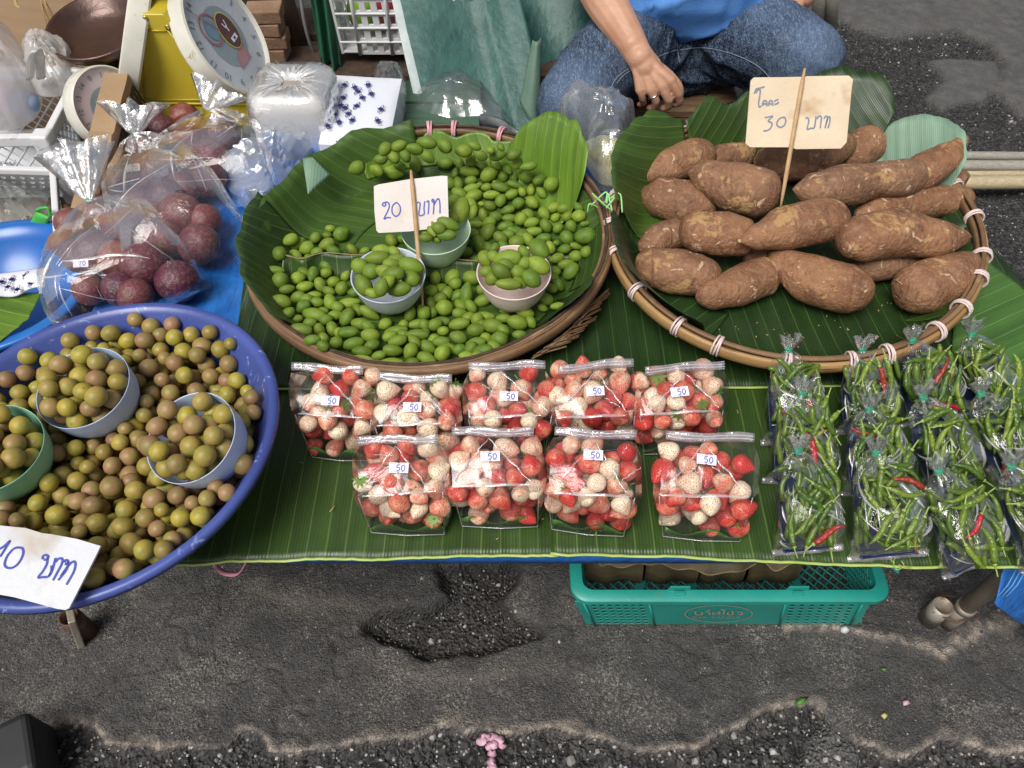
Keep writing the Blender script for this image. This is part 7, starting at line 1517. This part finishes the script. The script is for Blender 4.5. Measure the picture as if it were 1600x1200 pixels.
tag(bevel(MB().box(at(22, 1190, .05), (.10, .10, .10), Euler((0, 0, .5)).to_matrix()).build('black_box', M_black, smooth=False), .012, 3), 'black plastic box corner at the lower left edge', 'box')
# ------------------------------------------------------------------ teal crate below the table
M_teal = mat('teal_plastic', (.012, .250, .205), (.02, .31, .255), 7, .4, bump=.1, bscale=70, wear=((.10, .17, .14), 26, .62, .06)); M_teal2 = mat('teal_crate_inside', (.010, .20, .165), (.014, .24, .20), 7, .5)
ZC = .165; A, B_ = at(893, 943, ZC), at(1395, 938, ZC); A.y = B_.y = (A.y + B_.y) / 2; DP = .37
tc_ = empty('teal_crate', Vector(((A.x + B_.x) / 2, A.y + DP / 2, 0)), 'teal plastic crate with slotted front on the ground below the table', 'crate'); b0, b1 = at(917, 979, .004), at(1338, 968, .004); b0.y = b1.y = A.y + .022
us = [0, .035] + grid_cuts(7, .55, .045, .235)[1:-1] + [.26, .70] + grid_cuts(7, .42, .72, .955)[1:-1] + [1.0]; vs = grid_cuts(7, .62, .10, .97); vs[0] = 0
def fh(i, j): return j % 2 == 1 and ((2 <= i <= 14 and i % 2 == 0) or (18 <= i <= 30 and i % 2 == 0)) and us[i] > .04 and us[i + 1] < .96
Af, Bf = A + Vector((.006, .006, -.012)), B_ + Vector((-.030, .006, -.012)); fp = [Af, Bf, b1, b0]; slot_panel('front_panel', fp, us, vs, fh, M_teal, tc_, .0012)
pf = lambda u, v, o_=-.0028: (fp[0] * (1 - u) + fp[1] * u) * (1 - v) + (fp[3] * (1 - u) + fp[2] * u) * v + Vector((0, o_, 0))
for u0, u1 in ((.03, .25), (.71, .97)):                     # raised frames round the slotted fields
    for a, b_ in (((u0, .04), (u0, .99)), ((u1, .04), (u1, .99))): MB().tube([pf(*a), pf(*b_)], .0022, 6).build('rib', M_teal, tc_)
tb2 = MB(); ft = [(.29, 1.0), (.33, .72), (.45, .72), (.48, 1.0)]
# flange: broad rim all round with rounded corners
def rrect(x0, x1, y0, y1, r, z_, n=6):
    P = []
    for cx, cy, a0 in ((x1 - r, y0 + r, -90), (x1 - r, y1 - r, 0), (x0 + r, y1 - r, 90), (x0 + r, y0 + r, 180)):
        for k_ in range(n + 1): a = R(a0 + 90 * k_ / n); P.append(Vector((cx + r * cos(a), cy + r * sin(a), z_)))
    return P
X0, X1, Y0, Y1 = A.x, B_.x, A.y, A.y + DP
o = MB().grid([rrect(X0 + .003, X1 - .003, Y0 + .003, Y1 - .003, .028, ZC - .014), rrect(X0, X1, Y0, Y1, .03, ZC - .012), rrect(X0, X1, Y0, Y1, .03, ZC), rrect(X0 + .004, X1 - .004, Y0 + .004, Y1 - .004, .028, ZC + .003), rrect(X0 + .020, X1 - .020, Y0 + .020, Y1 - .020, .018, ZC + .003), rrect(X0 + .022, X1 - .022, Y0 + .022, Y1 - .022, .018, ZC - .012)], closev=True).build('rim', M_teal, tc_); smooth_by_angle(o, 40)
for px in (1062, 1247):
    p = at(px, 922, ZC + .006); mbt = MB(); mbt.box((p.x, Y0 + .020, ZC + .006), (.042, .004, .022), None, .8); mbt.box((p.x, Y0 + .013, ZC + .005), (.018, .008, .004)); bevel(mbt.build('stacking_tab', M_teal, tc_, smooth=False), .0015)
W0, W1 = X0 + .022, X1 - .022; F0, F1 = b0.x + .004, b1.x + .004; yb0, yb1 = b0.y + .002, Y1 - .045
for nm, c_ in (('back_wall', [Vector((W0, Y1 - .022, ZC - .01)), Vector((W1, Y1 - .022, ZC - .01)), Vector((F1, yb1, .006)), Vector((F0, yb1, .006))]), ('side_wall', [Vector((W1, Y0 + .022, ZC - .01)), Vector((W1, Y1 - .022, ZC - .01)), Vector((F1, yb1, .006)), Vector((F1, yb0, .006))]), ('side_wall', [Vector((W0, Y0 + .022, ZC - .01)), Vector((W0, Y1 - .022, ZC - .01)), Vector((F0, yb1, .006)), Vector((F0, yb0, .006))]), ('crate_floor', [Vector((F0, yb1, .012)), Vector((F1, yb1, .012)), Vector((F1, yb0, .012)), Vector((F0, yb0, .012))])):
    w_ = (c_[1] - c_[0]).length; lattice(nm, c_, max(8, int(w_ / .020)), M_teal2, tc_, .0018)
br_ = MB()
for a, b_ in (((F0 + .08, yb0 + .02), (F0 + .20, yb1)), ((F1 - .08, yb0 + .02), (F1 - .20, yb1)), ((F0 + .2, yb0), (F0 + .2, yb1))): br_.box(((a[0] + b_[0]) / 2, (a[1] + b_[1]) / 2, .013), (.016, math.hypot(a[0] - b_[0], a[1] - b_[1]), .006), Euler((0, 0, -math.atan2(b_[0] - a[0], b_[1] - a[1]))).to_matrix())
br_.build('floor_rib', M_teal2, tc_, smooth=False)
M_copper = mat('worn_pink_print', (.46, .27, .20), (.24, .28, .22), 160, .6); lg = MB(); cc_ = (.485, .47); ny = Vector((0, -1, 0))
def lp(x, y): return pf(cc_[0] + x * .118, cc_[1] - y * .36, -.0024)
ribbon(lg, [lp(cos(a) * 1.0, sin(a) * 1.0) for a in [R(28) + 2 * PI * i / 60 for i in range(48)]], .0022, ny); ribbon(lg, [lp(cos(a), sin(a)) for a in [R(-45) + R(70) * i / 16 for i in range(17)]], .0022, ny)
thai = [[(0, .8), (.12, .9), (.12, .1), (.6, .1), (.6, .9)], [(.85, .75), (1.0, .9), (1.2, .7), (1.2, .05)], [(1.0, 1.25), (1.15, 1.4), (1.25, 1.2)], [(1.5, .9), (1.5, .1), (1.75, .5), (2.0, .9), (2.0, .05)], [(2.35, .05), (2.35, 1.4), (2.1, 1.5)], [(2.7, .85), (2.7, .1), (3.05, .1), (3.05, 1.2)], [(3.4, .7), (3.6, .9), (3.8, .7), (3.8, .05), (3.55, .3)]]
for s in thai: ribbon(lg, spline([lp(-.72 + x * .37, -.10 + y * .42) for x, y in s], len(s) * 5), .0030, ny)
lat = {'B': [[(0, 0), (0, 1), (.5, .95), (.5, .55), (0, .5), (.55, .4), (.5, .03), (0, 0)]], 'A': [[(0, 0), (.3, 1), (.6, 0)], [(.12, .4), (.48, .4)]], 'N': [[(0, 0), (0, 1), (.5, 0), (.5, 1)]], 'P': [[(0, 0), (0, 1), (.5, .95), (.5, .5), (0, .45)]], 'O': [[(.3, 1), (0, .6), (.1, .1), (.5, .1), (.6, .6), (.3, 1)]], 'G': [[(.55, .85), (.2, 1), (0, .5), (.2, 0), (.55, .15), (.55, .45), (.35, .45)]], 'K': [[(0, 0), (0, 1)], [(.5, 1), (0, .45), (.5, 0)]], 'C': [[(.55, .85), (.2, 1), (0, .5), (.2, 0), (.55, .15)]]}
for i, ch in enumerate('BAN PAPONG'):
    for s in lat.get(ch, []): ribbon(lg, [lp(-.76 + i * .145 + x * .16, -.52 + y * .26) for x, y in s], .0013, ny)
lg.build('printed_logo', M_copper, tc_, smooth=False)
# banana stem pieces lying in the crate
M_stemd = mat('dry_banana_stem', (.080, .065, .018), (.045, .036, .018), 9, .7, bump=.5, stretch=(1, 14, 14), spots=((.06, .045, .03), 14, .55, .12)); xs = [(.125, .235), (.24, .335), (.34, .42), (.425, .52)]  # browns darkened to carry the shade inside the crate
for i, (a, b_) in enumerate(xs):
    m_ = MB(); rows = []
    for k_ in range(12):
        t = k_ / 11; x = a + (b_ - a) * t; rows.append([Vector((x, Y0 + .13 + .055 * cos(th) + .004 * sin(k_ + i), .085 + .055 * sin(th) * (1 + .1 * sin(t * 5 + i)))) for th in [2 * PI * q_ / 18 for q_ in range(18)]])
    m_.grid(rows, closev=True); m_.f += [tuple(range(18)), tuple(range(11 * 18, 12 * 18))[::-1]]; m_.mi += [0, 0]; o = m_.build('dried_banana_log', M_stemd); tag(o, ('leftmost', 'second from left', 'third from left', 'rightmost')[i] + ' dry banana log in the teal crate', 'banana log', 'dried banana logs in the crate')
dl = spline([at(x, y, .172) for x, y in ((930, 862), (938, 880), (955, 884), (985, 884), (1015, 880), (1040, 884), (1075, 890), (1110, 896), (1150, 894), (1186, 880), (1215, 890), (1240, 880))], 60)
o = MB().grid([[p + Vector((0, .10, .01 + .012 * sin(i * .7))) for i, p in enumerate(dl)], [p + Vector((0, .05, .012 + .008 * sin(i * .9))) for i, p in enumerate(dl)], [p + Vector((0, 0, .006 * sin(i * .8))) for i, p in enumerate(dl)]]).build('dry_leaf', mat('dry_banana_leaf', (.075, .06, .035), (.13, .105, .06), 20, .7, bump=.4)); solid(o, .0012); tag(o, 'withered brown banana leaf with wavy edge over the stems in the crate', 'leaf')
MB().tube([p + Vector((0, 0, .006 * sin(i * .8))) for i, p in enumerate(dl)], .0013, 5).build('dry_edge', M_leafdry, o)
# ------------------------------------------------------------------ scraps on the ground and on the leaves
def scrap(name, pts, z_, m, label, cat, bend=.004, th=.0006):
    P = [at(x, y, z_) for x, y in pts]; c = sum(P, Vector()) / len(P); n = len(P); V_ = [c + Vector((0, 0, bend))] + P; o = obj(name, mesh(name, V_, [(0, i + 1, (i + 1) % n + 1) for i in range(n)], m)); solid(o, th, 1); return tag(o, label, cat)
M_bit = mat('leaf_scrap', (.05, .15, .015), (.09, .22, .03), 60, .5); M_pale = mat('pale_scrap', (.45, .46, .46), (.55, .55, .52), 60, .6); M_pinkp = mat('pink_petal', (.50, .24, .33), (.64, .42, .50), 90, .6)
scrap('leaf_scrap', [(1242, 1098), (1252, 1090), (1264, 1088), (1258, 1098), (1246, 1104)], .008, M_bit, 'small dark green leaf scrap on the asphalt in front', 'leaf scrap')
scrap('leaf_scrap', [(1514, 947), (1524, 944), (1532, 949), (1520, 952)], .006, M_bit, 'narrow green leaf scrap near the right table leg', 'leaf scrap')
scrap('leaf_scrap', [(1374, 1045), (1386, 1043), (1384, 1050)], .008, M_bit, 'tiny green leaf scrap in the middle of the front asphalt', 'leaf scrap')
scrap('paper_scrap', [(1312, 980), (1322, 976), (1330, 985), (1322, 990), (1314, 988)], .010, M_pale, 'small silvery wrapper scrap in front of the teal crate', 'scrap', .008)
scrap('petal', [(1410, 1096), (1420, 1092), (1422, 1100), (1412, 1103)], .008, M_pinkp, 'single pink petal at the lower right asphalt', 'petal')
scrap('dry_bit', [(1376, 1118), (1382, 1112), (1388, 1118), (1382, 1124)], .008, mat('yellow_bit', (.50, .42, .16), None, 9, .6), 'yellow dry bit at the lower right asphalt', 'scrap')
fl_ = empty('pink_flower', at(768, 1160, .008), 'faded pink flower lying on the asphalt at the bottom centre', 'flower'); rs = np.random.RandomState(4)
for i, (x, y, s) in enumerate(((753, 1158, .011), (760, 1152, .010), (770, 1151, .011), (780, 1156, .012), (772, 1164, .010), (764, 1166, .009), (785, 1164, .009), (769, 1177, .009), (768, 1190, .010), (771, 1200, .009))):
    c = at(x, y, .011); a0 = rs.rand() * 6; s *= .85; V_ = [c + Vector((0, 0, .002))] + [c + Vector((cos(a) * s * (.8 + .3 * rs.rand()), sin(a) * s * (.7 + .3 * rs.rand()), .004 * rs.randn())) for a in [a0 + 2 * PI * k_ / 9 for k_ in range(9)]]; o = obj('petal', mesh('petal', V_, [(0, k_ + 1, (k_ + 1) % 9 + 1) for k_ in range(9)], M_pinkp, True), fl_); solid(o, .0006, 1)
scrap('teal_scrap', [(1392, 876), (1406, 884), (1404, 897), (1396, 890), (1389, 886)], .440, M_teal, 'torn teal plastic scrap hanging at the front table edge', 'scrap')
mb = MB()
for L in ([(1400, 868), (1396, 880), (1402, 890), (1412, 884), (1408, 876)], [(1404, 882), (1414, 888), (1424, 886)], [(1396, 866), (1392, 874), (1398, 880)]): mb.tube(spline([at(x, y, .456) for x, y in L], 14), .0008, 4)
tag(mb.build('straw', M_midrib), 'tangle of thin pale straw at the front leaf edge below the chilli bags', 'straw')
rs = np.random.RandomState(9); mb = MB()
for _ in range(46):
    x, y = rs.uniform(1060, 1420), rs.uniform(470, 545); p = at(x, y, .4635); s = rs.uniform(.0008, .0022)
    if POT.rho(p) < .86: p.z = POT.floor(p) + .0016; mb.box(p, (s * 1.6, s, s * .6), Euler((0, 0, rs.rand() * 6)).to_matrix())
tag(mb.build('soil_crumbs', M_cut), 'crumbs of soil and bark on the leaf in front of the tubers', kind='stuff')
for i, (x, y, dx, dy) in enumerate(((515, 800, 8, -10), (468, 722, 5, 2), (775, 843, 4, -3), (1150, 640, 3, 6), (846, 812, 4, -2))):
    p, q = at(x, y, .4535), at(x + dx, y + dy, .4545); tag(MB().tube([p, p.lerp(q, .5) + Vector((.001, 0, .001)), q], .0007, 5).build('plant_bit', M_cut), ('pale dry plant bit on the front leaf left of the strawberry bags', 'pale speck on the front leaf near the leftmost strawberry bag', 'pale speck on the front leaf below the front strawberry bags', 'pale speck on the leaf left of the chilli bags', 'pale speck by the third front strawberry bag')[i], 'plant bit')
